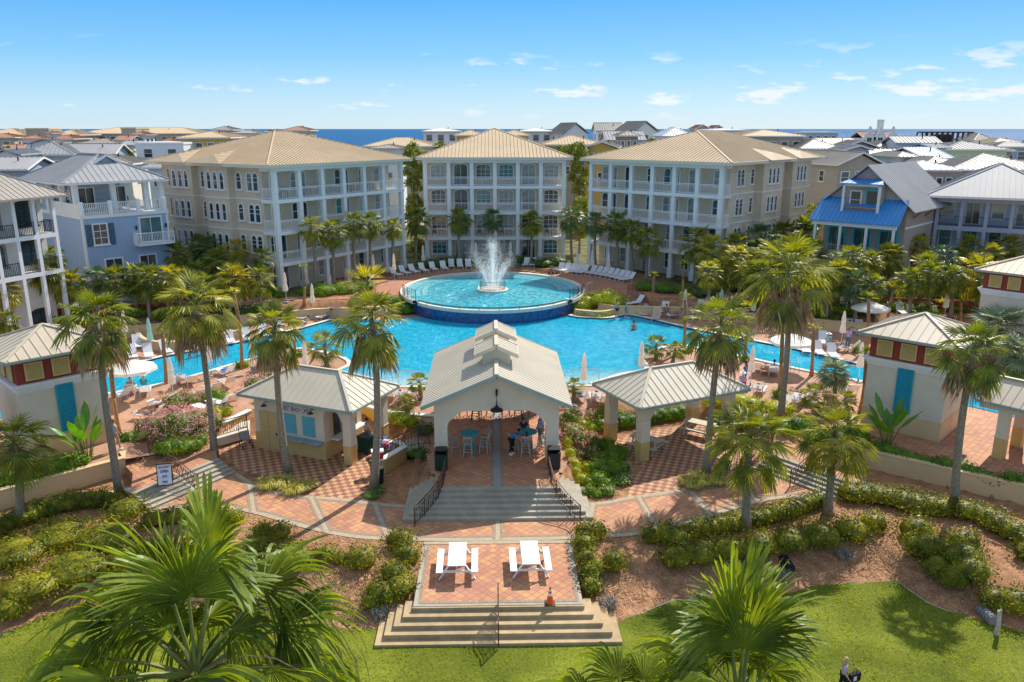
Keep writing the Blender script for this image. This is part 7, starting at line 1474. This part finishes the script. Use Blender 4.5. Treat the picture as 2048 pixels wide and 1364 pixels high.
p = G(1398, 868, 0); picnic(PLANK, 'weathered picnic table at the right side of the gazebo', (p.x, p.y, .012), rad(52), 'gazebo picnic tables')
cn = thing('traffic_cone', 'orange traffic cone with white bands at the terrace edge', 'traffic cone', tuple(G(1100, 1207, .012)))
ORG = mat('orange cone plastic', (.85,.13,.02), .45); kid('base', MB().box(-.19,-.19,0,.19,.19,.035).mesh('base', mat('dark cone base', (.12,.05,.03))), cn)
kid('body', MB().lathe([(.145,.035),(.03,.72),(.02,.725)], 18).mesh('body', ORG), cn)
for z0, z1 in ((.36,.47),(.54,.61)): kid('band', MB().lathe([(.147-.115*(z0-.035)/.685+.0, z0),(.147-.115*(z1-.035)/.685, z1)], 18).mesh('band', WHITER), cn)
def bar_table(label, loc, top, group):
    t = thing('bar_table', label, 'bar table', loc, 0, group); kid('tabletop', MB().lathe([(.5,1.0),(.52,1.01),(.52,1.04),(.5,1.05)], 28).mesh('tabletop', top), t)
    for k in range(4): a = rad(45+90*k); kid('leg', MB().bar((.3*math.cos(a),.3*math.sin(a),1.0),(.38*math.cos(a),.38*math.sin(a),0),.05).mesh('leg', top), t)
    mb = MB(); [mb.bar((.34*math.cos(rad(45+90*k)),.34*math.sin(rad(45+90*k)),.35),(.34*math.cos(rad(135+90*k)),.34*math.sin(rad(135+90*k)),.35),.035) for k in range(4)]; kid('stretcher', mb.mesh('stretcher', top), t); return t
def stool(label, loc, rz, m_, group):
    t = thing('bar_stool', label, 'bar stool', loc, rz, group); mb = MB(); [mb.box(-.2,-.2+.082*k,.72,.2,-.2+.082*k+.07,.75) for k in range(5)]; kid('seat', mb.mesh('seat', m_), t)
    for sx in (-1, 1):
        for sy in (-1, 1): kid('leg', MB().bar((sx*.17,sy*.17,.72),(sx*.23,sy*.23,0),.04).mesh('leg', m_), t)
    mb = MB(); [mb.bar((-.21,s*.21,.3),(.21,s*.21,.3),.03) for s in (-1,1)]; [mb.bar((s*.21,-.21,.4),(s*.21,.21,.4),.03) for s in (-1,1)]; kid('stretcher', mb.mesh('stretcher', m_), t)
    mb = MB(); [mb.bar((x,.19,.75),(x*1.1,.27,1.12),.03) for x in (-.18,-.06,.06,.18)]; mb.bar((-.22,.27,1.12),(.22,.27,1.12),.04,.08); [mb.bar((s*.24,-.12,.95),(s*.24,.25,.97),.05,.03) for s in (-1,1)]; kid('backrest', mb.mesh('backrest', m_), t); return t
zf = .935
bar_table('turquoise round bar table in the left half of the pavilion', (-1.42, 39.2, zf), TEAL, 'turquoise bar tables'); bar_table('turquoise round bar table with people around it', (1.62, 39.3, zf), TEAL, 'turquoise bar tables')
for cx, lb, angs in ((-1.42, 'the left turquoise table', (200, 340, 265, 20)), (1.62, 'the busy turquoise table', (205, 335, 262, 15))):
    for k, a in enumerate(angs): a_ = rad(a); stool('greyed wooden bar stool at %s, %s side' % (lb, ('front left', 'front right', 'near', 'back right')[k]), (cx+.85*math.cos(a_), 39.25+.75*math.sin(a_), zf), a_+rad(-90), STOOLM, 'bar stools in the pavilion')
bar_table('dark bar table at the back of the pavilion, left', (-1.15, 44.6, zf), TEAL, 'tables at the back'); bar_table('dark bar table at the back of the pavilion, right', (1.35, 44.6, zf), TEAL, 'tables at the back')
for cx, lb in ((-1.15, 'left'), (1.35, 'right')):
    for k, a in enumerate((185, 355, 265)): a_ = rad(a); stool('dark bar stool at the back %s table, %s one' % (lb, ('left', 'right', 'front')[k]), (cx+.8*math.cos(a_), 44.6+.7*math.sin(a_), zf), a_+rad(-90), DSTOOL, 'dark stools at the back of the pavilion')
def bin_(label, loc, m_):
    t = thing('litter_bin', label, 'litter bin', loc, 0, 'slatted litter bins at the pavilion'); kid('body', MB().box(-.28,-.28,.05,.28,.28,.85).mesh('body', BLACK), t)
    mb = MB(); [mb.box(-.29+.075*k,s*.30-.012,.08,-.29+.075*k+.045,s*.30+.012,.84) for k in range(8) for s in (-1,1)]; [mb.box(s*.30-.012,-.29+.075*k,.08,s*.30+.012,-.29+.075*k+.045,.84) for k in range(8) for s in (-1,1)]; kid('slats', mb.mesh('slats', m_), t)
    kid('lid', MB().box(-.33,-.33,.85,.33,.33,.90).prism([(-.3,-.3),(.3,-.3),(.3,.3),(-.3,.3)], 1.06, 1.10).box(-.3,-.05,.9,-.25,.3,1.06).box(.25,-.05,.9,.3,.3,1.06).box(-.25,.25,.9,.25,.3,1.06).mesh('lid', BLACK), t)
bin_('dark green slatted litter bin at the left pavilion column', (-2.78, 36.95, .93), mat('dark green slats', (.02,.06,.045), .5)); bin_('black slatted litter bin at the right pavilion column', (2.85, 36.95, .93), mat('charcoal slats', (.05,.05,.055), .5))
# cafe clutter
p = G(733, 905, 0); t = thing('wheelie_bin', 'dark green wheeled bin between the cafe columns', 'bin', (p.x, p.y, 0), rad(-30)); GB = mat('dark green plastic', (.02,.07,.045), .45); kid('body', MB().prism([(-.38,-.3),(.38,-.3),(.38,.3),(-.38,.3)], .1, .95).mesh('body', GB), t); kid('lid', MB().box(-.42,-.34,.95,.42,.36,1.02).mesh('lid', GB), t); kid('wheel', MB().tube([(-.4,.3,.1),(.4,.3,.1)], .1, 12).mesh('wheel', BLACK), t)
p = G(757, 965, 0); tag(put('waste_bin', MB().lathe([(.26,0),(.30,.8),(.32,.84),(.30,.86),(.1,.90)], 18).mesh('waste_bin', BLACK), None, (p.x, p.y, 0)), 'round black waste bin beside the palm trunk left of the pavilion', 'bin')
t = thing('cooler', 'red cooler with a white lid on the low planter wall', 'cooler', (-6.2, 38.6, .86), rad(10)); kid('body', MB().box(-.3,-.19,0,.3,.19,.34).mesh('body', mat('red plastic', (.55,.02,.02), .4)), t); kid('lid', MB().box(-.32,-.21,.34,.32,.21,.43).mesh('lid', WHITER), t)
p = G(772, 915, 0); t = thing('folding_table', 'small folding table heaped with colourful pool bags by the cafe', 'table', (p.x, p.y, 0), rad(20)); kid('tabletop', MB().box(-.45,-.75,.7,.45,.75,.74).mesh('tabletop', mat('grey table', (.25,.26,.27))), t); [kid('leg', MB().bar((x,y,.7),(x,y,0),.04).mesh('leg', BLACK), t) for x in (-.4,.4) for y in (-.7,.7)]
for k, (c_, lb) in enumerate((((.65,.15,.3),'pink pool bag on the folding table'),((.7,.7,.68),'white pool bag on the folding table'),((.08,.1,.35),'navy pool bag on the folding table'))):
    mb = MB().lathe([(.14,0),(.2,.12),(.17,.28),(.1,.32)], 9); mb.tube([(-.1,0,.28),(-.06,0,.42),(.06,0,.42),(.1,0,.28)], .012, 4); tag(put('pool_bag', mb.mesh('pool_bag', mat('bag %d' % k, c_, .8, .3, 12)), None, (p.x+.1-.1*k, p.y-.45+.42*k, .74)), lb, 'bag', 'bags on the folding table')
p = G(492, 893, 0); t = thing('baby_stroller', 'folded grey stroller parked at the cafe corner', 'stroller', (p.x, p.y, 0), rad(30)); mb = MB(); [mb.tube([(s*.25,-.4,.1),(s*.25,.1,.6),(s*.25,.45,1.0)], .018, 5) for s in (-1,1)]; mb.tube([(-.25,.45,1.0),(.25,.45,1.0)], .02, 5); kid('frame', mb.mesh('frame', BLACK), t); kid('seat', MB().bar((0,-.2,.45),(0,.25,.85),.4,.06).mesh('seat', mat('grey fabric', (.25,.26,.28))), t)
for x in (-.27,.27):
    for y in (-.4,.3): kid('wheel', MB().tube([(x-.02,y,.12),(x+.02,y,.12)], .12, 12).mesh('wheel', BLACK), t)
# A-frame sign
p = G(337, 968, .56); t = thing('a_frame_sign', 'white A-frame sign board with blue and red lettering at the top of the left steps', 'sign', (p.x-.15, p.y+.1, .56), rad(14)); t.scale = (.85,.85,.85)
for s, nm_ in ((-1, 'front_board'), (1, 'back_board')):
    mb = MB(); mb.bar((0, s*.32, .0), (0, s*.05, 1.25), .78, .035, up=(0,-s,0)); kid(nm_, mb.mesh(nm_, mat('sign board', (.72,.76,.85), .5) if s < 0 else mat('brown board back', (.16,.10,.08), .6)), t)
mb = MB(); [mb.bar((x,-.345,0),(x,-.07,1.27),.04,.03) for x in (-.4,.4)]; mb.bar((-.42,-.07,1.24),(.42,-.07,1.24),.09,.05); mb.bar((-.42,-.34,.03),(.42,-.34,.03),.05,.04); fr_ = kid('sign_frame', mb.mesh('sign_frame', BLACK), t)
tilt = math.atan2(.27, 1.25)
for (s, z, sz, c_) in (('SEACREST', 1.0, .17, MAT.get('sign red') or mat('sign red', (.5,.06,.03))), ('OPEN', .74, .22, mat('sign blue', (.03,.06,.35))), ('LIVE', .47, .18, MAT['sign blue']), ('FREE', .16, .17, mat('sign purple', (.12,.04,.25)))):
    o = kid('lettering', text_mesh(s, sz, c_, .8), t, (0, -.345+.27*z/1.25-.012, z)); o.rotation_euler = (math.pi/2-tilt, 0, 0)
# drain pipes and stump
for (u, v, lb, r) in ((1578,1150,'black corrugated drain pipe poking from the mulch slope',.26),(1985,1252,'grey corrugated drain pipe at the lawn edge on the right',.22)):
    p = T(u, v); mb = MB(); [mb.tube([(0,.08*k,.0),(0,.08*k+.05,.0)], r if k % 2 else r*.93, 14) for k in range(10)]; mb.tube([(0,-.02,0),(0,.0,0)], r*.8, 14); tag(put('drain_pipe', mb.mesh('drain_pipe', BLACK if r > .25 else mat('grey pipe', (.25,.25,.26))), None, p+Vector((0,0,.2))), lb, 'drain pipe')
p = T(1992, 1268); tag(put('stump', MB().tube([(0,0,-.1),(.03,0,.4),(0,.02,.95),(.08,0,1.0)], [.10,.08,.08,.05], 8).mesh('stump', mat('bleached wood', (.55,.47,.36), .9, .3, 8))), 'bleached wooden stub post standing on the lawn edge at the right', 'post').location = p
for (u, v, w_, lb) in ((1690,1120,30,'dry grey twiggy shrub on the right mulch slope'),(1480,1150,40,'dry grey shrub under the dark bushes'),(760,1235,28,'dry grey twiggy shrub left of the terrace steps'),(1215,1220,30,'dry grey twiggy shrub right of the terrace steps'),(1560,1160,34,'dry twigs beside the black drain pipe'),(1110,985,14,'small grey plant by the right pavilion steps')):
    p = T(u, v); r_m = M_(w_, p); rr_ = random.Random(int(u)); mb = MB()
    for k in range(150):
        a = rr_.uniform(0, 6.28); q0 = Vector((math.cos(a), math.sin(a), 0))*r_m*rr_.uniform(0, .5); q1 = q0*1.5+Vector((rr_.uniform(-.1,.1), rr_.uniform(-.1,.1), rr_.uniform(.15,.38))); q2 = q1+Vector((rr_.uniform(-.16,.16), rr_.uniform(-.16,.16), rr_.uniform(-.05,.12))); s_ = Vector((.012, .004, 0))
        mb.add([q0-s_, q0+s_, q1+s_, q1-s_, q2, q1+Vector((rr_.uniform(-.14,.14), rr_.uniform(-.14,.14), .05))], [(0,1,2,3),(3,2,4),(2,3,5)])
    leafy(mb, [(0,0,.12,r_m*.8,r_m*.7,.2)], .06, 60, rr_, ((1,1.),), core=False); tag(put('dry_shrub', mb.mesh('dry_shrub', [TWIG, DARKL]), None, p), lb, 'shrub', 'dry twiggy shrubs')
# ================================================================ people
SKIN = mat('skin', (.55,.33,.23), .6, .06, 5); SKIN2 = mat('tanned skin', (.40,.22,.14), .6, .06, 5)
POSES = {
 'stand': dict(pel=(0,0,.93), che=(0,-.01,1.25), nec=(0,0,1.46), hd=(0,-.02,1.60), tp=(0,-.01,1.70), sh=(.17,0,1.41), el=(.24,.02,1.13), wr=(.23,-.10,.90), hp=(.09,0,.90), kn=(.10,-.02,.50), an=(.10,.02,.09), to=(.12,-.13,.03)),
 'walk': dict(pel=(0,0,.92), che=(0,-.02,1.25), nec=(0,-.02,1.46), hd=(0,-.05,1.60), tp=(0,-.04,1.70), sh=(.17,-.01,1.41), el=(.22,.0,1.13), wr=(.20,-.14,.94), hp=(.09,0,.90), kn=(.10,-.14,.52), an=(.10,-.16,.09), to=(.12,-.31,.05), step=.26),
 'lean': dict(pel=(0,.10,.90), che=(0,-.14,1.16), nec=(0,-.30,1.32), hd=(0,-.38,1.42), tp=(0,-.42,1.51), sh=(.17,-.27,1.28), el=(.25,-.34,1.05), wr=(.16,-.52,1.06), hp=(.09,.10,.87), kn=(.10,.06,.48), an=(.10,.12,.09), to=(.12,-.03,.03)),
 'sit': dict(pel=(0,0,.10), che=(0,.04,.42), nec=(0,.02,.63), hd=(0,-.01,.77), tp=(0,0,.87), sh=(.17,.02,.58), el=(.23,-.04,.32), wr=(.15,-.26,.20), hp=(.09,-.02,.08), kn=(.12,-.42,.12), an=(.12,-.44,-.32), to=(.13,-.58,-.38)),
 'lie': dict(pel=(0,0,.10), che=(0,.27,.27), nec=(0,.45,.43), hd=(0,.53,.54), tp=(0,.59,.62), sh=(.17,.41,.37), el=(.27,.22,.24), wr=(.20,-.02,.22), hp=(.09,-.02,.09), kn=(.12,-.43,.18), an=(.10,-.84,.10), to=(.11,-.90,.22))}
def skin_mesh(name, vs, es, rs, mt, root=0, sub=1):
    me = bpy.data.meshes.new('tmp'); me.from_pydata([tuple(v) for v in vs], es, []); o = bpy.data.objects.new('tmp', me); COL.objects.link(o)
    m = o.modifiers.new('s', 'SKIN'); m.use_smooth_shade = True; m2 = o.modifiers.new('b', 'SUBSURF'); m2.levels = sub; m2.render_levels = sub
    for i, r in enumerate(rs): me.skin_vertices[0].data[i].radius = r if isinstance(r, tuple) else (r, r)
    me.skin_vertices[0].data[root].use_root = True
    dg = bpy.context.evaluated_depsgraph_get(); out_ = bpy.data.meshes.new_from_object(o.evaluated_get(dg)); bpy.data.objects.remove(o); out_.name = name
    out_.materials.clear(); out_.materials.append(mt); return out_
def person(label, loc, rz, pose, top, bottom, hair, h=1.7, skin=None, longhair=False, sleeve=.5, legs=1., hat=None, group=None, bag=False):
    k = h/1.7; D = {a: (Vector(b)*k if isinstance(b, tuple) else b) for a, b in POSES[pose].items()}; skin = skin or SKIN
    t = thing('person', label, 'person', loc, rz, group); X = lambda v, s: Vector((v.x*s, v.y, v.z))
    vs = [D['pel'], D['che'], D['nec'], D['hd'], D['tp']]; rs = [(.13*k, .10*k), (.15*k, .105*k), .05*k, .088*k, .06*k]; es = [(0,1),(1,2),(2,3),(3,4)]
    vs.append(D['hd']+Vector((0,-.085*k,-.02*k))); rs.append(.022*k); es.append((3,5))
    idx = {}
    for s in (-1, 1):
        st = D.get('step', 0)*(s > 0); o = Vector((0, st, 0)); b = len(vs)
        vs += [X(D['sh'], s), X(D['el'], s), X(D['wr'], s)]; rs += [.055*k, .042*k, .028*k]; es += [(1,b),(b,b+1),(b+1,b+2)]
        dr = (X(D['wr'], s)-X(D['el'], s)).normalized(); side = dr.cross(Vector((0,1,0)) if abs(dr.y) < .8 else Vector((1,0,0))).normalized()
        hnd = len(vs); vs.append(vs[b+2]+dr*.07*k); rs.append((.034*k, .018*k)); es.append((b+2, hnd))
        for f, L in enumerate((.072,.082,.076,.06)):
            q = len(vs); vs += [vs[hnd]+dr*.035*k+side*(.026*(f-1.5)*.7)*k, vs[hnd]+dr*(.035+L*.8)*k+side*(.03*(f-1.5)*.7)*k+Vector((0,-.02*k,-.01*k))]; rs += [.009*k, .008*k]; es += [(hnd, q), (q, q+1)]
        q = len(vs); vs.append(vs[b+2]+dr*.07*k+side*.055*k*s); rs.append(.010*k); es.append((b+2, q))
        c = len(vs); vs += [X(D['hp'], s), X(D['kn'], s)+o*.7, X(D['an'], s)+o+Vector((0,0,.05*k if st else 0)), X(D['to'], s)+o]; rs += [.088*k, .058*k, .040*k, (.045*k, .03*k)]; es += [(0,c),(c,c+1),(c+1,c+2),(c+2,c+3)]; idx[s] = (b, c)
    kid('body', skin_mesh('body', vs, es, rs, skin), t)
    if top:
        v2 = [D['pel']*.96+D['che']*.04, D['che'], D['che'].lerp(D['nec'], .72)]; r2 = [(.150*k,.118*k), (.168*k,.122*k), .075*k]; e2 = [(0,1),(1,2)]
        for s in (-1, 1):
            b = len(v2); sh, elb, wr = X(D['sh'], s), X(D['el'], s), X(D['wr'], s); v2 += [sh, sh.lerp(elb, min(1, sleeve*1.6))]; r2 += [.068*k, .055*k]; e2 += [(1,b),(b,b+1)]
            if sleeve > .7: v2.append(elb.lerp(wr, .85)); r2.append(.042*k); e2.append((b+1, b+2))
        kid('shirt', skin_mesh('shirt', v2, e2, r2, top), t)
    if bottom:
        v2 = [D['pel']]; r2 = [(.145*k,.115*k)]; e2 = []
        for s in (-1, 1):
            b, c = idx[s]; n0 = len(v2); v2 += [vs[c], vs[c].lerp(vs[c+1], min(1, legs*2))]; r2 += [.103*k, (.08 if legs < .6 else .068)*k]; e2 += [(0,n0),(n0,n0+1)]
            if legs > .6: v2.append(vs[c+1].lerp(vs[c+2], .9)); r2.append(.052*k); e2.append((n0+1, n0+2))
        kid('trousers', skin_mesh('trousers', v2, e2, r2, bottom), t)
        for s in (-1, 1):
            b, c = idx[s]; kid('shoe', MB().tube([vs[c+2]+Vector((0,.05,-.03))*k, vs[c+3]*.5+vs[c+2]*.5+Vector((0,0,-.02)), vs[c+3]], [.05*k,.055*k,.04*k], 7).mesh('shoe', WHITER), t)
    hd = D['hd']; up = (D['tp']-D['nec']).normalized(); mb = MB(); bk = Vector((0,.025,.02))*k
    pts = [hd+bk-up*.05*k, hd+bk, hd+bk+up*.06*k, D['tp']+up*.035*k]; mb.tube(pts, [.075*k,.100*k,.088*k,.03*k], 10)
    if longhair: mb.tube([hd+Vector((0,.05,.03))*k, hd+Vector((0,.10,-.10))*k, hd+Vector((0,.13,-.34))*k], [.08*k,.085*k,.04*k], 8)
    kid('hair', mb.mesh('hair', hair, True), t)
    fc = MB()
    for s in (-1, 1): p = hd+Vector((s*.032,-.082,.012))*k; fc.box(p.x-.010*k, p.y-.006*k, p.z-.005*k, p.x+.010*k, p.y+.004*k, p.z+.005*k, 0)
    p = hd+Vector((0,-.080,-.045))*k; fc.box(p.x-.022*k, p.y-.005*k, p.z-.005*k, p.x+.022*k, p.y+.004*k, p.z+.004*k, 1)
    kid('face', fc.mesh('face', [BLACK, mat('lips', (.45,.12,.10), .5)]), t)
    if hat: kid('hat', MB().lathe([(.24*k, 0),(.235*k,.015),(.10*k,.02),(.095*k,.09*k),(.06*k,.12*k)], 16).mesh('hat', hat), t, tuple(D['tp']-Vector((0,0,.05*k))))
    return t
cl = lambda n, c: mat(n, c, .85, .1, 8)
HB = cl('brown hair', (.08,.04,.02)); HK = cl('black hair', (.02,.015,.012)); HBL = cl('blond hair', (.55,.38,.17)); HG = cl('grey short hair', (.2,.17,.15))
NAVY = cl('navy cloth', (.02,.04,.12)); BLU = cl('bright blue cloth', (.03,.22,.55)); LIL = cl('lilac cloth', (.50,.42,.72)); PNK = cl('pink cloth', (.75,.28,.42)); BLKC = cl('black cloth', (.015,.015,.02)); GRYC = cl('grey cloth', (.3,.32,.36)); TEALC = cl('teal cloth', (.02,.35,.36)); KHA = cl('khaki cloth', (.42,.35,.24)); LBL = cl('light blue cloth', (.40,.58,.70)); WHC = cl('white cloth', (.75,.75,.75)); JEAN = cl('denim', (.10,.18,.32)); STRAW = cl('straw hat', (.62,.48,.28)); MAG = cl('magenta cloth', (.6,.06,.35)); VIO = cl('soft violet cloth', (.58,.42,.72))
gp_ = 'people at the pavilion table'
person('man in a light blue shirt and shorts standing at the busy turquoise table', (2.35, 39.75, .935), rad(-60), 'stand', cl('light shirt', (.42,.52,.80)), GRYC, HG, 1.82, SKIN2, legs=.45, group=gp_)
person('woman in bright blue top and black leggings leaning over the turquoise table', (.85, 38.65, .935), rad(55), 'lean', BLU, BLKC, HK, 1.7, SKIN2, sleeve=.5, group=gp_)
person('woman in a navy top sitting behind the turquoise table', (1.45, 40.15, 1.60), rad(0), 'sit', NAVY, BLKC, HB, 1.6, longhair=True, group=gp_)
person('girl in pink shirt seated with her back to the camera at the table', (1.55, 38.52, 1.60), rad(180), 'sit', PNK, GRYC, HB, 1.3, longhair=True, group=gp_)
p = G(1683, 1390, -.75); gx = P(1680, 1303, p.y)
gl = person('girl with long blond hair in a lilac shirt walking on the lawn, carrying a bag', (p.x, p.y, -.74), rad(70), 'walk', VIO, BLKC, HBL, 1.42, longhair=True, sleeve=.4)
bgm = MB().prism([(-.22,-.07),(.22,-.07),(.22,.07),(-.22,.07)], 0, .32); bgm.tube([(-.1,0,.32),(-.07,0,.46),(.07,0,.46),(.1,0,.32)], .012, 5); bgm.box(-.12,-.078,.08,.02,-.072,.24, 1)
tag(put('bag', bgm.mesh('bag', [BLKC, WHC]), None, (p.x+.33, p.y-.05, -.18), rad(25)), 'black tote bag with a white patch held by the walking girl', 'bag')
q = lambda u, v: T(u, v)+Vector((0,0,.015)); sg_ = 'people around the pool'
person('swimmer in dark trunks standing at the pool edge by the golden shrubs', q(1233,638), rad(20), 'stand', None, NAVY, HB, 1.75, SKIN, legs=.3, group=sg_)
person('person in grey clothes walking along the pool edge near the steps', q(1252,637), rad(80), 'walk', GRYC, GRYC, HG, 1.7, SKIN, legs=.5, group=sg_)
person('bather standing in the water below the right pool edge', Vector(G(1267,660,.95))-Vector((0,0,.95)), rad(10), 'stand', None, NAVY, HK, 1.75, SKIN2, legs=.3, group=sg_)
person('tanned man sitting on a lounger end at the right pool edge', Vector(q(1330,632))+Vector((0,-.5,.30)), rad(-20), 'sit', None, NAVY, HB, 1.75, SKIN2, legs=.3, group=sg_)
person('sunbather lying on the white lounger at the right pool edge', Vector(q(1352,636))+Vector((0,-.1,.30)), rad(-75), 'lie', None, MAG, HB, 1.65, SKIN2, legs=.2, group=sg_)
person('woman in a lilac shirt and jeans standing behind the right pool arm', q(1694,700), rad(160), 'stand', LIL, JEAN, cl('auburn hair', (.25,.10,.04)), 1.7, group=sg_)
person('person in white cap seated on a lounger by the right young palm', Vector(q(1653,694))+Vector((0,-.2,.28)), rad(-15), 'sit', LBL, GRYC, HG, 1.7, hat=WHC, group=sg_)
person('seated person with a sun hat and magenta bag behind the gazebo', Vector(q(1484,778))+Vector((0,0,.28)), rad(150), 'sit', LIL, MAG, HG, 1.65, hat=WHC, group=sg_)
person('person wrapped in a blue towel standing by the right closed parasol', q(1490,762), rad(60), 'stand', NAVY, BLU, HB, 1.7, group=sg_)
person('sunbather in violet lying beside the gazebo roof', Vector(q(1518,790))+Vector((0,-.05,.30)), rad(150), 'lie', MAG, LIL, HB, 1.65, SKIN, legs=.3, group=sg_)
person('tanned sunbather sitting under the open white umbrella', Vector(q(262,790))+Vector((0,.1,.28)), rad(200), 'sit', None, NAVY, HG, 1.75, SKIN2, legs=.3, group=sg_)
person('person in straw hat and teal shirt sitting under the open white umbrella', Vector(q(290,784))+Vector((0,0,.28)), rad(200), 'sit', TEALC, TEALC, HG, 1.7, SKIN, legs=.4, hat=STRAW, group=sg_)
person('man in light blue shirt walking beside the left tower', q(233,903), rad(150), 'walk', LBL, KHA, HG, 1.75, SKIN, legs=.45, group=sg_)
person('sunbather lying on the lounger before the pink bushes', Vector(q(300,840))+Vector((0,-.05,.30)), rad(260), 'lie', None, BLU, HB, 1.7, SKIN2, legs=.3, group=sg_)
person('woman in dark swimwear sitting on the left island', Vector(q(520,738))+Vector((0,0,.28)), rad(200), 'sit', TEALC, NAVY, HK, 1.65, SKIN2, legs=.2, group=sg_)
person('person reading on the lounger right of the pavilion', Vector(q(1190,805))+Vector((0,-.05,.30)), rad(180), 'lie', PNK, NAVY, HK, 1.65, SKIN, legs=.3, group=sg_)
person('person in magenta top standing on the raised right terrace', q(1563,650), rad(200), 'stand', MAG, BLKC, HB, 1.68, SKIN, group=sg_)
person('person standing at the cafe serving window', (-7.3, 42.3, .0), rad(120), 'stand', WHC, PNK, HB, 1.68, SKIN, legs=.5, group=sg_)

for i, (u, v, pose, a, tp_, bt, hr, lb) in enumerate(((610,655,'lie',-25,None,NAVY,HB,'sunbather lying by the left pool arm far side'),(655,640,'lie',-30,None,BLU,HK,'person lying on the lime towel lounger'),(806,803,'lie',170,PNK,NAVY,HB,'sunbather on the lounger left of the pavilion'),(1385,638,'sit',-20,WHC,JEAN,HG,'person in white sitting by the right pool edge'),(1530,748,'lie',160,None,MAG,HB,'sunbather on the tan lounger behind the gazebo'),(1546,752,'sit',160,LBL,NAVY,HK,'person sitting up behind the gazebo, rightmost'),(1604,808,'lie',140,WHC,GRYC,HB,'person lying near the low lime shrubs'),(362,770,'lie',205,PNK,WHC,HBL,'person with pink top lying by the left palms'),(545,740,'lie',200,None,NAVY,HG,'sunbather on the right tan lounger of the island'),(1700,664,'lie',-12,WHC,NAVY,HB,'person lying beside the standing woman'),(1066,533,'sit',-12,NAVY,GRYC,HK,'person among bags right of the fountain spray'))):
    person(lb, Vector(q(u,v))+Vector((0,-.05,.30)), rad(a), pose, tp_, bt, hr, 1.68, SKIN2 if i % 2 else SKIN, legs=.3, group=sg_)
for (u, v, a, c_, lb) in ((1105,548,40,BLKC,'dark stroller parked at the right rim of the round pool'),):
    o = [x for x in bpy.data.objects if x.name == 'baby_stroller'][0]; copy_tree(o, T(u, v)+Vector((0,0,.012)), rad(a), lb)
